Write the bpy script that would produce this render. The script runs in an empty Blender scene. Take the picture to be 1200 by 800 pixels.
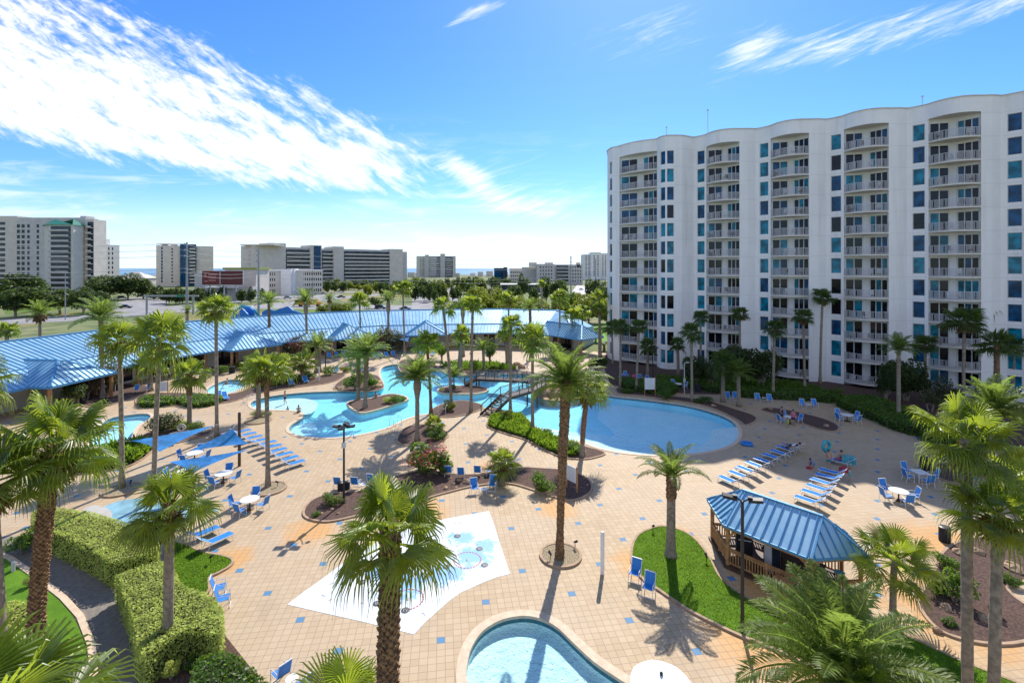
import bpy, math, random
import numpy as np
from mathutils import Vector, Matrix
from mathutils.geometry import tessellate_polygon
R = math.radians; PI = math.pi
SC = bpy.context.scene
COL = SC.collection
# ---- surveying: a point of the photograph back-projected to a height z gives a place in metres
F, H, HY, CX = 570.0, 17.0, 314.0, 600.0
def gp(px, py, z=0.0):
    Y = F*(H-z)/(py-HY)
    return ((px-CX)/F*Y, Y, z)
def at(px, Y, z=0.0): return ((px-CX)/F*Y, Y, z)
def zat(py, Y): return H-(py-HY)*Y/F
rnd = random.Random(7)
# ---------------------------------------------------------------- node expression helper
class X:
    def __init__(s, nt, sock): s.nt = nt; s.s = sock
    def _m(s, op, o=None, c=None):
        n = s.nt.nodes.new('ShaderNodeMath'); n.operation = op
        for i, v in enumerate((s, o, c)):
            if v is None: continue
            if isinstance(v, X): s.nt.links.new(v.s, n.inputs[i])
            else: n.inputs[i].default_value = v
        return X(s.nt, n.outputs[0])
    def __add__(s, o): return s._m('ADD', o)
    def __radd__(s, o): return s._m('ADD', o)
    def __sub__(s, o): return s._m('SUBTRACT', o)
    def __rsub__(s, o): return (s*-1.0)._m('ADD', o)
    def __mul__(s, o): return s._m('MULTIPLY', o)
    def __rmul__(s, o): return s._m('MULTIPLY', o)
    def __truediv__(s, o): return s._m('DIVIDE', o)
    def lt(s, o): return s._m('LESS_THAN', o)
    def gt(s, o): return s._m('GREATER_THAN', o)
    def abs(s): return s._m('ABSOLUTE')
    def floor(s): return s._m('FLOOR')
    def fract(s): return s._m('FRACT')
    def mod(s, o): return s._m('FLOORED_MODULO', o)
    def max(s, o): return s._m('MAXIMUM', o)
    def min(s, o): return s._m('MINIMUM', o)
    def pow(s, o): return s._m('POWER', o)
    def sqrt(s): return s._m('SQRT')
    def ss(s, a, b, lo=0.0, hi=1.0):
        n = s.nt.nodes.new('ShaderNodeMapRange'); n.interpolation_type = 'SMOOTHSTEP'
        s.nt.links.new(s.s, n.inputs[0])
        for i, v in zip((1, 2, 3, 4), (a, b, lo, hi)): n.inputs[i].default_value = v
        return X(s.nt, n.outputs[0])
class NT:
    def __init__(s, nt): s.nt = nt
    def node(s, t, **kw):
        n = s.nt.nodes.new(t)
        for k, v in kw.items():
            if k.startswith('i_'):
                key = k[2:]; key = int(key) if key.isdigit() else key.replace('_', ' ')
                if isinstance(v, X): s.nt.links.new(v.s, n.inputs[key])
                elif hasattr(v, 'is_linked'): s.nt.links.new(v, n.inputs[key])
                else: n.inputs[key].default_value = v
            else: setattr(n, k, v)
        return n
    def sep(s, sock):
        n = s.node('ShaderNodeSeparateXYZ'); s.nt.links.new(sock, n.inputs[0])
        return [X(s.nt, o) for o in n.outputs]
    def comb(s, *v):
        n = s.node('ShaderNodeCombineXYZ')
        for i, q in enumerate(v):
            if isinstance(q, X): s.nt.links.new(q.s, n.inputs[i])
            else: n.inputs[i].default_value = q
        return n.outputs[0]
    def noise(s, vec, scale, detail=4, rough=.55, dist=0):
        n = s.node('ShaderNodeTexNoise', i_Scale=scale, i_Detail=detail, i_Roughness=rough, i_Distortion=dist)
        s.nt.links.new(vec, n.inputs['Vector'])
        return X(s.nt, n.outputs[0])
    def white(s, vec):
        n = s.node('ShaderNodeTexWhiteNoise'); s.nt.links.new(vec, n.inputs[0]); return X(s.nt, n.outputs[0])
    def mix(s, f, a, b, blend='MIX'):
        n = s.node('ShaderNodeMix', data_type='RGBA', blend_type=blend)
        for k, v in ((0, f), (6, a), (7, b)):
            if isinstance(v, X): s.nt.links.new(v.s, n.inputs[k])
            elif hasattr(v, 'is_linked'): s.nt.links.new(v, n.inputs[k])
            else: n.inputs[k].default_value = (v if k == 0 else tuple(v)+(1,)*(4-len(v)))
        return n.outputs[2]
def newmat(name):
    m = bpy.data.materials.new(name); m.use_nodes = True
    nt = m.node_tree; nt.nodes.clear()
    out = nt.nodes.new('ShaderNodeOutputMaterial')
    return m, NT(nt), out
def mat(name, col, rough=.6, metal=0, var=.12, vs=3.0, bump=0, bs=20, col2=None, spec=.5, coord='Object', em=None):
    m, t, out = newmat(name)
    tc = t.node('ShaderNodeTexCoord').outputs[coord]
    nz = t.noise(tc, vs, 5)
    c2 = col2 or tuple(max(0, c*(1-2.2*var)) for c in col)
    c = t.mix(nz.ss(.3, .7), c2, tuple(min(1, q*(1+.5*var)) for q in col))
    p = t.node('ShaderNodeBsdfPrincipled', i_Roughness=rough, i_Metallic=metal)
    p.inputs['Specular IOR Level'].default_value = spec
    t.nt.links.new(c, p.inputs['Base Color'])
    if em: p.inputs['Emission Color'].default_value = tuple(em[:3])+(1,); p.inputs['Emission Strength'].default_value = em[3]
    if bump:
        b = t.node('ShaderNodeBump', i_Strength=min(1, bump), i_Distance=.02, i_Height=t.noise(tc, bs, 6))
        t.nt.links.new(b.outputs[0], p.inputs['Normal'])
    t.nt.links.new(p.outputs[0], out.inputs[0])
    return m
def leafmat(name, col, trans, vs=1.2, rough=.45, tf=.5, spec=.3):
    m, t, out = newmat(name)
    tc = t.node('ShaderNodeTexCoord').outputs['Object']
    oi = t.node('ShaderNodeObjectInfo')
    r = X(t.nt, oi.outputs['Random'])
    k = (t.noise(tc, vs, 3)*.6 + t.noise(tc, vs*9, 2)*.4).ss(.35, .68)
    d = tuple(c*.5 for c in col)
    c = t.mix(k, d, tuple(c*1.25 for c in col))
    c = t.mix(r*.25, c, (col[0]*1.5, col[1]*1.15, col[2]*.6))
    tr = t.mix(k, tuple(c*.7 for c in trans), tuple(c*1.15 for c in trans))
    p = t.node('ShaderNodeBsdfPrincipled', i_Roughness=rough); p.inputs['Specular IOR Level'].default_value = spec
    t.nt.links.new(c, p.inputs['Base Color'])
    tl = t.node('ShaderNodeBsdfTranslucent'); t.nt.links.new(tr, tl.inputs[0])
    mx = t.node('ShaderNodeMixShader', i_0=tf)
    t.nt.links.new(p.outputs[0], mx.inputs[1]); t.nt.links.new(tl.outputs[0], mx.inputs[2])
    t.nt.links.new(mx.outputs[0], out.inputs[0])
    return m
# ---------------------------------------------------------------- mesh builder
class MB:
    def __init__(s): s.v = []; s.f = []; s.mi = []; s.m = 0
    def add(s, vs, fs):
        o = len(s.v); s.v += [tuple(v) for v in vs]
        for f in fs: s.f.append(tuple(i+o for i in f)); s.mi.append(s.m)
        return s
    def quad(s, a, b, c, d): return s.add((a, b, c, d), ((0, 1, 2, 3),))
    def box(s, c, size, rz=0, rx=0, ry=0):
        M = Matrix.Rotation(rz, 3, 'Z') @ Matrix.Rotation(ry, 3, 'Y') @ Matrix.Rotation(rx, 3, 'X')
        hx, hy, hz = (q/2 for q in size); c = Vector(c)
        vs = [c+M @ Vector((x*hx, y*hy, z*hz)) for x in (-1, 1) for y in (-1, 1) for z in (-1, 1)]
        return s.add(vs, ((0, 1, 3, 2), (4, 6, 7, 5), (0, 4, 5, 1), (2, 3, 7, 6), (0, 2, 6, 4), (1, 5, 7, 3)))
    def bar(s, a, b, w, h=None, up=(0, 0, 1)):
        h = h or w; a = Vector(a); b = Vector(b); d = (b-a).normalized()
        u = Vector(up)
        if abs(d.dot(u)) > .98: u = Vector((0, 1, 0))
        x = d.cross(u).normalized()*(w/2); y = x.cross(d).normalized()*(h/2)
        vs = [a-x-y, a+x-y, a+x+y, a-x+y, b-x-y, b+x-y, b+x+y, b-x+y]
        return s.add(vs, ((0, 3, 2, 1), (4, 5, 6, 7), (0, 1, 5, 4), (1, 2, 6, 5), (2, 3, 7, 6), (3, 0, 4, 7)))
    def tube(s, pts, rad, n=6, cap=True, jit=0, rg=None):
        pts = [Vector(p) for p in pts]
        if not hasattr(rad, '__len__'): rad = [rad]*len(pts)
        o = len(s.v); prev = None
        for i, p in enumerate(pts):
            d = (pts[min(i+1, len(pts)-1)]-pts[max(i-1, 0)]).normalized()
            if prev is None: prev = Vector((1, 0, 0)) if abs(d.x) < .9 else Vector((0, 1, 0))
            x = (prev-d*prev.dot(d)).normalized(); y = d.cross(x); prev = x
            for k in range(n):
                a = 2*PI*k/n; r = rad[i]*(1+(rg.uniform(-jit, jit) if jit else 0))
                s.v.append(tuple(p+x*math.cos(a)*r+y*math.sin(a)*r))
        for i in range(len(pts)-1):
            for k in range(n):
                a = o+i*n+k; b = o+i*n+(k+1) % n
                s.f.append((a, b, b+n, a+n)); s.mi.append(s.m)
        if cap:
            s.f.append(tuple(o+k for k in range(n))[::-1]); s.mi.append(s.m)
            e = o+(len(pts)-1)*n; s.f.append(tuple(e+k for k in range(n))); s.mi.append(s.m)
        return s
    def lathe(s, c, prof, n=16):
        return s.tube_z(c, prof, n)
    def tube_z(s, c, prof, n=16):
        o = len(s.v)
        for r, z in prof:
            for k in range(n):
                a = 2*PI*k/n; s.v.append((c[0]+r*math.cos(a), c[1]+r*math.sin(a), c[2]+z))
        for i in range(len(prof)-1):
            for k in range(n):
                a = o+i*n+k; b = o+i*n+(k+1) % n
                s.f.append((a, b, b+n, a+n)); s.mi.append(s.m)
        s.f.append(tuple(o+k for k in range(n))[::-1]); s.mi.append(s.m)
        e = o+(len(prof)-1)*n; s.f.append(tuple(e+k for k in range(n))); s.mi.append(s.m)
        return s
    def prism(s, poly, z0, z1, top=True, bottom=False):
        n = len(poly); o = len(s.v)
        s.v += [(p[0], p[1], z0) for p in poly]+[(p[0], p[1], z1) for p in poly]
        for i in range(n):
            j = (i+1) % n; s.f.append((o+i, o+j, o+n+j, o+n+i)); s.mi.append(s.m)
        if top: s.flat(poly, z1)
        if bottom: s.flat(poly, z0)
        return s
    def flat(s, poly, z, holes=()):
        loops = [[Vector((p[0], p[1], 0)) for p in lp] for lp in (poly,)+tuple(holes)]
        o = len(s.v)
        for lp in loops: s.v += [(p.x, p.y, z) for p in lp]
        for t in tessellate_polygon(loops):
            a, b, c = (s.v[o+i] for i in t)
            if (b[0]-a[0])*(c[1]-a[1])-(b[1]-a[1])*(c[0]-a[0]) < 0: t = t[::-1]
            s.f.append(tuple(o+i for i in t)); s.mi.append(s.m)
        return s
    def mesh(s, name, mats, off=(0, 0, 0), smooth=False):
        me = bpy.data.meshes.new(name)
        v = s.v if not any(off) else [(a-off[0], b-off[1], c-off[2]) for a, b, c in s.v]
        me.from_pydata(v, [], s.f)
        if not isinstance(mats, (list, tuple)): mats = [mats]
        for m in mats: me.materials.append(m)
        if len(mats) > 1: me.polygons.foreach_set('material_index', s.mi)
        if smooth: me.polygons.foreach_set('use_smooth', [True]*len(me.polygons))
        me.update()
        return me
def link(name, me, parent=None, loc=(0, 0, 0), rz=0):
    o = bpy.data.objects.new(name, me); COL.objects.link(o)
    o.location = loc; o.rotation_euler = (0, 0, rz)
    if parent is not None: o.parent = parent
    return o
def tag(o, label=None, cat=None, group=None, kind=None):
    for k, v in (('label', label), ('category', cat), ('group', group), ('kind', kind)):
        if v: o[k] = v
    return o
def thing(name, label, cat, loc=(0, 0, 0), rz=0, group=None):
    o = bpy.data.objects.new(name, None); COL.objects.link(o); o.empty_display_size = .2
    o.location = loc; o.rotation_euler = (0, 0, rz)
    return tag(o, label, cat, group)
def part(name, mb, m, parent, world=False, smooth=False):
    off = (0, 0, 0)
    if world:
        q = parent
        while q is not None: off = tuple(off[i]+q.location[i] for i in range(3)); q = q.parent
    return link(name, mb.mesh(name, m, off, smooth), parent)
def struct(name, mb, m, smooth=False, kind='structure'):
    return tag(link(name, mb.mesh(name, m, smooth=smooth)), kind=kind)
def single(name, mb, m, label, cat, loc=(0, 0, 0), rz=0, group=None, smooth=False):
    return tag(link(name, mb.mesh(name, m, smooth=smooth), None, loc, rz), label, cat, group)
def dup(root, loc, rz, label=None, group=None, scale=None):
    def cp(o, par):
        c = o.copy(); COL.objects.link(c)
        if par is not None: c.parent = par
        for ch in KIDS.get(o.name) or [q for q in o.children]:
            cp(ch, c)
        return c
    if root.name not in KIDS:
        def reg(o):
            KIDS[o.name] = list(o.children)
            for q in o.children: reg(q)
        reg(root)
    r = cp(root, None); r.location = loc; r.rotation_euler = (0, 0, rz)
    if scale: r.scale = (scale,)*3
    if label: r['label'] = label
    if group: r['group'] = group
    return r
KIDS = {}
class Proto:
    """the first placement moves the original itself, later ones copy it"""
    def __init__(s, root): s.r = root; s.used = False
    def put(s, loc, rz=0, label=None, group=None):
        if not s.used:
            s.used = True; o = s.r; o.location = loc; o.rotation_euler = (0, 0, rz)
            if label: o['label'] = label
            if group: o['group'] = group
            return o
        return dup(s.r, loc, rz, label, group)
def smoothpoly(pts, n=5):
    """closed Catmull-Rom through pts"""
    out = []; N = len(pts)
    for i in range(N):
        p0, p1, p2, p3 = (np.array(pts[(i+k-1) % N][:2], float) for k in range(4))
        for k in range(n):
            t = k/n
            out.append(tuple(.5*((2*p1)+(-p0+p2)*t+(2*p0-5*p1+4*p2-p3)*t*t+(-p0+3*p1-3*p2+p3)*t**3)))
    return out
def gpoly(pts, n=5, z=0): 
    q = [gp(x, y, z)[:2] for x, y in pts]
    return smoothpoly(q, n) if n > 1 else q
def area(poly): return .5*sum(poly[i][0]*poly[(i+1) % len(poly)][1]-poly[(i+1) % len(poly)][0]*poly[i][1] for i in range(len(poly)))
def offset(poly, d):
    """grow a closed polygon by d"""
    N = len(poly); s = 1 if area(poly) > 0 else -1; out = []
    for i in range(N):
        a = Vector(poly[i-1]); b = Vector(poly[(i+1) % N]); t = (b-a)
        if t.length < 1e-6: out.append(poly[i]); continue
        t.normalize(); out.append((poly[i][0]+t.y*d*s, poly[i][1]-t.x*d*s))
    return out
def ring(mb, inner, outer, z0, z1):
    """a closed band: top face, inner and outer sides"""
    N = len(inner); o = len(mb.v)
    for L, z in ((inner, z1), (outer, z1), (inner, z0), (outer, z0)): mb.v += [(p[0], p[1], z) for p in L]
    for i in range(N):
        j = (i+1) % N
        for q in ((i, j, N+j, N+i), (i, 2*N+i, 2*N+j, j), (N+i, N+j, 3*N+j, 3*N+i)):
            mb.f.append(tuple(o+k for k in q)); mb.mi.append(mb.m)
def inside(p, poly):
    x, y = p; c = False; N = len(poly); j = N-1
    for i in range(N):
        xi, yi = poly[i]; xj, yj = poly[j]
        if (yi > y) != (yj > y) and x < (xj-xi)*(y-yi)/(yj-yi)+xi: c = not c
        j = i
    return c
# ---------------------------------------------------------------- foliage
def leaf_cloud(n, size, lumps=9, seed=1, flat=1.0, spread=.55, lr=(.3, .5), bottom=-.75, up=.35, aspect=1.6):
    """leaf-sized quads on and under the surface of several lumps that fill a unit ball; returns verts, faces"""
    g = np.random.default_rng(seed)
    c = g.normal(size=(lumps, 3)); c /= np.linalg.norm(c, axis=1)[:, None]
    c *= spread*g.uniform(.35, 1.0, (lumps, 1))**.5; c[:, 2] = np.clip(c[:, 2], bottom*.6, 1)
    r = g.uniform(*lr, lumps)
    k = g.choice(lumps, n, p=r**2/sum(r**2))
    d = g.normal(size=(n, 3)); d /= np.linalg.norm(d, axis=1)[:, None]
    rad = r[k]*(1-.45*g.random(n)**2.0)
    p = c[k]+d*rad[:, None]
    p[:, 2] *= flat
    nrm = d+g.normal(size=(n, 3))*.75; nrm[:, 2] += up; nrm /= np.linalg.norm(nrm, axis=1)[:, None]
    a = np.cross(nrm, g.normal(size=(n, 3))); a /= np.linalg.norm(a, axis=1)[:, None]; b = np.cross(nrm, a)
    s = size*g.uniform(.6, 1.3, (n, 1))
    a *= s*aspect/2; b *= s/2
    v = np.stack([p-a, p-b*.9+a*.1, p+a, p+b*.9+a*.1], 1).reshape(-1, 3)
    f = np.arange(n*4).reshape(-1, 4)
    return v, f
def np_mesh(name, v, f, mats, smooth=False):
    me = bpy.data.meshes.new(name); me.from_pydata(v.tolist(), [], f.tolist())
    for m in (mats if isinstance(mats, (list, tuple)) else [mats]): me.materials.append(m)
    me.update(); return me
# ================================================================ camera, light, sky
SUN_AZ, SUN_EL = 15.5, 44.0            # azimuth clockwise from +Y (the view direction), degrees
cam = bpy.data.cameras.new('camera'); co = bpy.data.objects.new('camera', cam); COL.objects.link(co)
co.location = (0, 0, H); co.rotation_euler = (R(90), 0, 0)
cam.sensor_width = 36; cam.lens = 36*F/1200; cam.shift_y = -(400-HY)/1200; cam.clip_start = .2; cam.clip_end = 30000
SC.camera = co
sl = bpy.data.lights.new('sun', 'SUN'); sl.energy = 4.7; sl.angle = R(.55); sl.color = (1, .94, .84)
so = bpy.data.objects.new('sun', sl); COL.objects.link(so)
sd = Vector((math.sin(R(SUN_AZ))*math.cos(R(SUN_EL)), math.cos(R(SUN_AZ))*math.cos(R(SUN_EL)), math.sin(R(SUN_EL))))
so.rotation_euler = sd.to_track_quat('Z', 'Y').to_euler()
w = bpy.data.worlds.new('World'); SC.world = w; w.use_nodes = True
w.node_tree.nodes.clear(); t = NT(w.node_tree)
sky = t.node('ShaderNodeTexSky', sky_type='NISHITA', sun_disc=False, sun_elevation=R(SUN_EL), sun_rotation=R(SUN_AZ),
             air_density=1.0, dust_density=.25, ozone_density=3.0, altitude=0)
hs = t.node('ShaderNodeHueSaturation', i_Saturation=1.22, i_Value=1.0)
t.nt.links.new(sky.outputs[0], hs.inputs['Color'])
skyc = t.mix(1.0, hs.outputs[0], (.56, .745, 1.04), 'MULTIPLY')
dx, dy, dz = t.sep(t.node('ShaderNodeTexCoord').outputs['Generated'])
fw = dy.gt(.05); iy = 1.0/1.0
yy = dy.max(.05)
g = dx/yy; h = dz/yy                     # bearing and height of a direction
zz = dz.max(.02)
cx = dx/zz; cy = dy/zz                   # where that direction meets the cloud layer
# streaks of the cloud layer run along (0.28, 0.96)
ax, ay = -.10, .995
al = cx*ax+cy*ay; ac = cx*ay-cy*ax
v1 = t.comb(al*.35, ac*1.15, 0.0)
n1 = t.noise(v1, 1.7, 9, .6, .35)
# finer ripples across the bank (mackerel texture), in bearing/height so that it holds towards the horizon
rx = g*.87-h*.5; ry = g*.5+h*.87
n2 = t.noise(t.comb(rx*5.5, ry*24.0, 2.0), 1.5, 9, .64, .35)
n3 = t.noise(t.comb(rx*17.0, ry*44.0, 5.0), 1.5, 8, .66, .5)
# the bank: a wedge narrowing to the right. upper edge and lower edge as lines in (g, h)
wob = (t.noise(t.comb(rx*4.0, ry*9.0, 8.0), 1.3, 6, .6, .2)-.5)*.13
up = (.565-(g+.83)*.415)+wob*1.1-h
lo = h-(.255-(g+1.05)*.235+(g+1.05)*(g+1.05)*.09)-wob*.45
right = (-.085-g)+wob
body = up.ss(-.03, .26)*.62+up.ss(-.02, .06)*.38
bank = body*lo.ss(-.012, .06)*right.ss(-.02, .20)
dens = bank*1.0+((n2-.5)*2.5+(n3-.5)*1.5)*(1.0-body*.08)+(n1-.5)*.6
cb = dens.ss(.17, 1.22)*bank.ss(.0, .3)
# thin veil under the bank and wisps over the tower
v2 = t.noise(t.comb(g*2.2, h*14.0, 3.0), 1.8, 7, .6, .5)
veil = (v2-.5).ss(-.02, .3)*h.ss(.0, .07)*(.34-h).ss(.0, .2)*(.45-g).ss(0, .5)*.6
wx = g*.93+h*.36; wy = h*.93-g*.36
wn = t.noise(t.comb(wx*1.8, wy*9.0, 1.0), 2.3, 8, .62, 1.0)
def blob(gx, hy, sx, sy, ang):
    c_, s_ = math.cos(R(ang)), math.sin(R(ang))
    u = ((g-gx)*c_+(h-hy)*s_)/sx; v = ((h-hy)*c_-(g-gx)*s_)/sy
    return (1.0-(u*u+v*v).sqrt()).ss(0, 1)
wisp = (blob(.62, .45, .42, .07, 16)*.6+blob(.50, .465, .13, .045, 28)*.9+blob(.95, .52, .45, .07, 14)*.5
        +blob(-.07, .53, .12, .03, 25)*.8+blob(.3, .49, .3, .1, 10)*.35+blob(.02, .17, .35, .11, -12)*.35+blob(-.10, .20, .13, .04, -35)*.9+blob(.0, .13, .2, .05, -8)*.6)
wn2 = t.noise(t.comb(wx*3.2, wy*30.0, 6.0), 2.0, 9, .68, 1.4)
wisp = (wisp*.75+(wn-.5)*1.5+(wn2-.5)*1.5).ss(.15, 1.15)*wisp.ss(0, .45)
hz = (.19-h).ss(0, .19)*.62
cl = (cb+veil*(1.0-cb)); cl = (cl+wisp*.8).min(1.0)*fw
# unseen thin cloud added behind the view to light the tower front, fill reflections
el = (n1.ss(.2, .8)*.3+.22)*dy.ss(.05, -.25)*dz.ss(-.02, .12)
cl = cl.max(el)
c1 = t.mix(hz, skyc, (5.7, 6.4, 7.0))
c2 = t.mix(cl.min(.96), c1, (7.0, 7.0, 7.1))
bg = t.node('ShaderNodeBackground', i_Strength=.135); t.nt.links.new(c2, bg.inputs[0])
wo = t.node('ShaderNodeOutputWorld'); t.nt.links.new(bg.outputs[0], wo.inputs[0])
vs_ = SC.view_settings; vs_.view_transform = 'Standard'; vs_.look = 'None'; vs_.exposure = .50; vs_.gamma = 1; vs_.use_curve_mapping = False
SC.cycles.max_bounces = 6; SC.cycles.transparent_max_bounces = 10; SC.cycles.caustics_reflective = False; SC.cycles.caustics_refractive = False
SC.cycles.sample_clamp_indirect = 6; SC.cycles.use_denoising = True
# ================================================================ materials
M = {}
M['white'] = mat('white_stucco', (.80, .78, .75), .75, var=.03, vs=.35)
M['offwhite'] = mat('cream_stucco', (.62, .58, .50), .8, var=.04, vs=.5)
M['grey_wall'] = mat('grey_stucco', (.52, .50, .47), .8, var=.05, vs=.3)
M['tan_wall'] = mat('tan_stucco', (.64, .58, .50), .8, var=.05, vs=.3)
M['soffit'] = mat('soffit', (.68, .63, .56), .8, var=.03)
M['whitemetal'] = mat('white_metal', (.75, .75, .74), .35, var=.03)
M['rail'] = mat('grey_rail', (.54, .53, .54), .4, var=.03)
M['dark'] = mat('dark_metal', (.02, .02, .022), .45, var=.1)
M['bluesling'] = mat('blue_sling', (.022, .21, .60), .6, var=.08, vs=6)
M['bluesling2'] = mat('blue_sling_sunbleached', (.03, .22, .62), .8, spec=.15, var=.08, vs=6)
M['wood'] = mat('stained_wood', (.46, .23, .09), .55, var=.18, vs=4, bump=.2)
M['darkwood'] = mat('dark_wood', (.09, .045, .025), .6, var=.15, vs=4)
M['bark'] = mat('grey_bark', (.30, .24, .175), .9, var=.2, vs=5, bump=.6, bs=14)
M['bark_brown'] = mat('brown_bark', (.20, .105, .055), .9, var=.25, vs=5, bump=.6, bs=14)
M['boot'] = mat('leaf_boots', (.32, .19, .095), .9, var=.28, vs=7)
M['mulch'] = mat('mulch', (.115, .062, .045), .95, var=.3, vs=9, bump=1, bs=40)
M['pebble'] = mat('pebbles', (.36, .28, .17), .9, var=.3, vs=12, bump=1, bs=35)
M['kerb'] = mat('kerb', (.40, .27, .17), .8, var=.12, vs=3)
M['coping'] = mat('pool_coping', (.62, .47, .33), .75, var=.08, vs=3)
M['rock'] = mat('rock', (.42, .28, .17), .9, var=.2, vs=2.5, bump=.8, bs=6)
M['bronze_soil'] = mat('dry_grass', (.25, .21, .09), .95, var=.25, vs=.15, bump=.4)
M['fabric'] = leafmat('sail_fabric', (.05, .26, .78), (.06, .45, 1.0), vs=.5, rough=.8, tf=.5)
M['skin'] = mat('skin', (.42, .24, .16), .6, var=.05)
M['hair'] = mat('hair', (.03, .02, .015), .6)
M['red'] = mat('red_cloth', (.45, .03, .05), .8)
M['teal'] = mat('teal_plastic', (.02, .35, .42), .35)
M['black'] = mat('black_cloth', (.015, .015, .02), .8)
M['lime'] = mat('lime_cloth', (.35, .6, .05), .7)
M['pink'] = mat('pink_cloth', (.6, .12, .25), .8)
M['blue_slide'] = mat('blue_painted', (.01, .17, .55), .4, var=.06)
M['tabletop'] = mat('table_top', (.75, .74, .70), .3, var=.03)
M['asphalt'] = mat('asphalt', (.27, .265, .26), .9, var=.12, vs=.2, bump=.3)
M['concrete'] = mat('concrete', (.45, .43, .39), .85, var=.1, vs=.8)
M['line'] = mat('road_paint', (.75, .75, .72), .7)
M['green_roof'] = mat('green_roof', (.02, .19, .11), .5)
M['brick_red'] = mat('maroon_panel', (.11, .018, .015), .6)
M['seal'] = mat('pole_steel', (.30, .31, .32), .5, var=.06)
M['flower'] = leafmat('flower', (.42, .07, .08), (.6, .12, .10), tf=.3)
M['flower_pink'] = leafmat('crepe_flower', (.26, .08, .08), (.4, .10, .10), tf=.3)
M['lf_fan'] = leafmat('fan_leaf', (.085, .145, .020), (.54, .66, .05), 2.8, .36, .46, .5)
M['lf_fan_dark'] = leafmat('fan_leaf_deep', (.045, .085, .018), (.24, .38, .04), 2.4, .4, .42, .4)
M['lf_date'] = leafmat('date_leaf', (.075, .125, .028), (.40, .55, .09), 2.2, .5, .42, .3)
M['lf_dead'] = leafmat('dead_frond', (.20, .13, .06), (.3, .18, .06), 1, .8, .3)
M['lf_hedge'] = leafmat('hedge_leaf', (.44, .52, .12), (.74, .84, .20), 1.5, .55, .36, .25)
M['lf_bush'] = leafmat('bush_leaf', (.055, .12, .018), (.30, .50, .04), 1.2, .45, .4)
M['lf_tree'] = leafmat('oak_leaf', (.040, .066, .018), (.16, .25, .04), .35, .5, .38)
M['lf_yel'] = leafmat('yellow_green_leaf', (.085, .12, .012), (.42, .50, .05), .35, .5, .42)
M['lf_crepe'] = leafmat('crepe_leaf', (.07, .085, .035), (.22, .22, .07), .8, .5, .35)
M['lf_gc'] = leafmat('groundcover_leaf', (.07, .14, .014), (.36, .56, .04), .9, .45, .42)
def glassmat(name, col, rough=.05, vs=1.0, spec=.3):
    m, t, out = newmat(name)
    tc = t.node('ShaderNodeTexCoord').outputs['Object']
    k = t.noise(tc, vs, 2)
    c = t.mix(k.ss(.35, .7), tuple(q*.35 for q in col), col)
    p = t.node('ShaderNodeBsdfPrincipled', i_Roughness=rough); t.nt.links.new(c, p.inputs['Base Color'])
    p.inputs['Specular IOR Level'].default_value = spec
    t.nt.links.new(p.outputs[0], out.inputs[0]); return m
M['g_dark'] = glassmat('dark_glass', (.012, .014, .02), .06)
M['g_teal'] = glassmat('teal_glass', (.006, .24, .36), .06)
M['g_navy'] = glassmat('navy_glass', (.005, .085, .21), .06)
M['g_far'] = glassmat('far_glass', (.05, .07, .10), .1, .2)
# balustrade infill of fine pickets, seen as a grey veil
def railglass(name, col, a):
    m, t, out = newmat(name)
    p = t.node('ShaderNodeBsdfPrincipled', i_Roughness=.4); p.inputs['Base Color'].default_value = (*col, 1)
    tr = t.node('ShaderNodeBsdfTransparent'); mx = t.node('ShaderNodeMixShader', i_0=a)
    t.nt.links.new(tr.outputs[0], mx.inputs[1]); t.nt.links.new(p.outputs[0], mx.inputs[2]); t.nt.links.new(mx.outputs[0], out.inputs[0]); return m
M['railglass'] = railglass('railing_panel', (.33, .32, .36), .5)
M['bluepanel'] = railglass('blue_railing_panel', (.06, .26, .36), .22)
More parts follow.
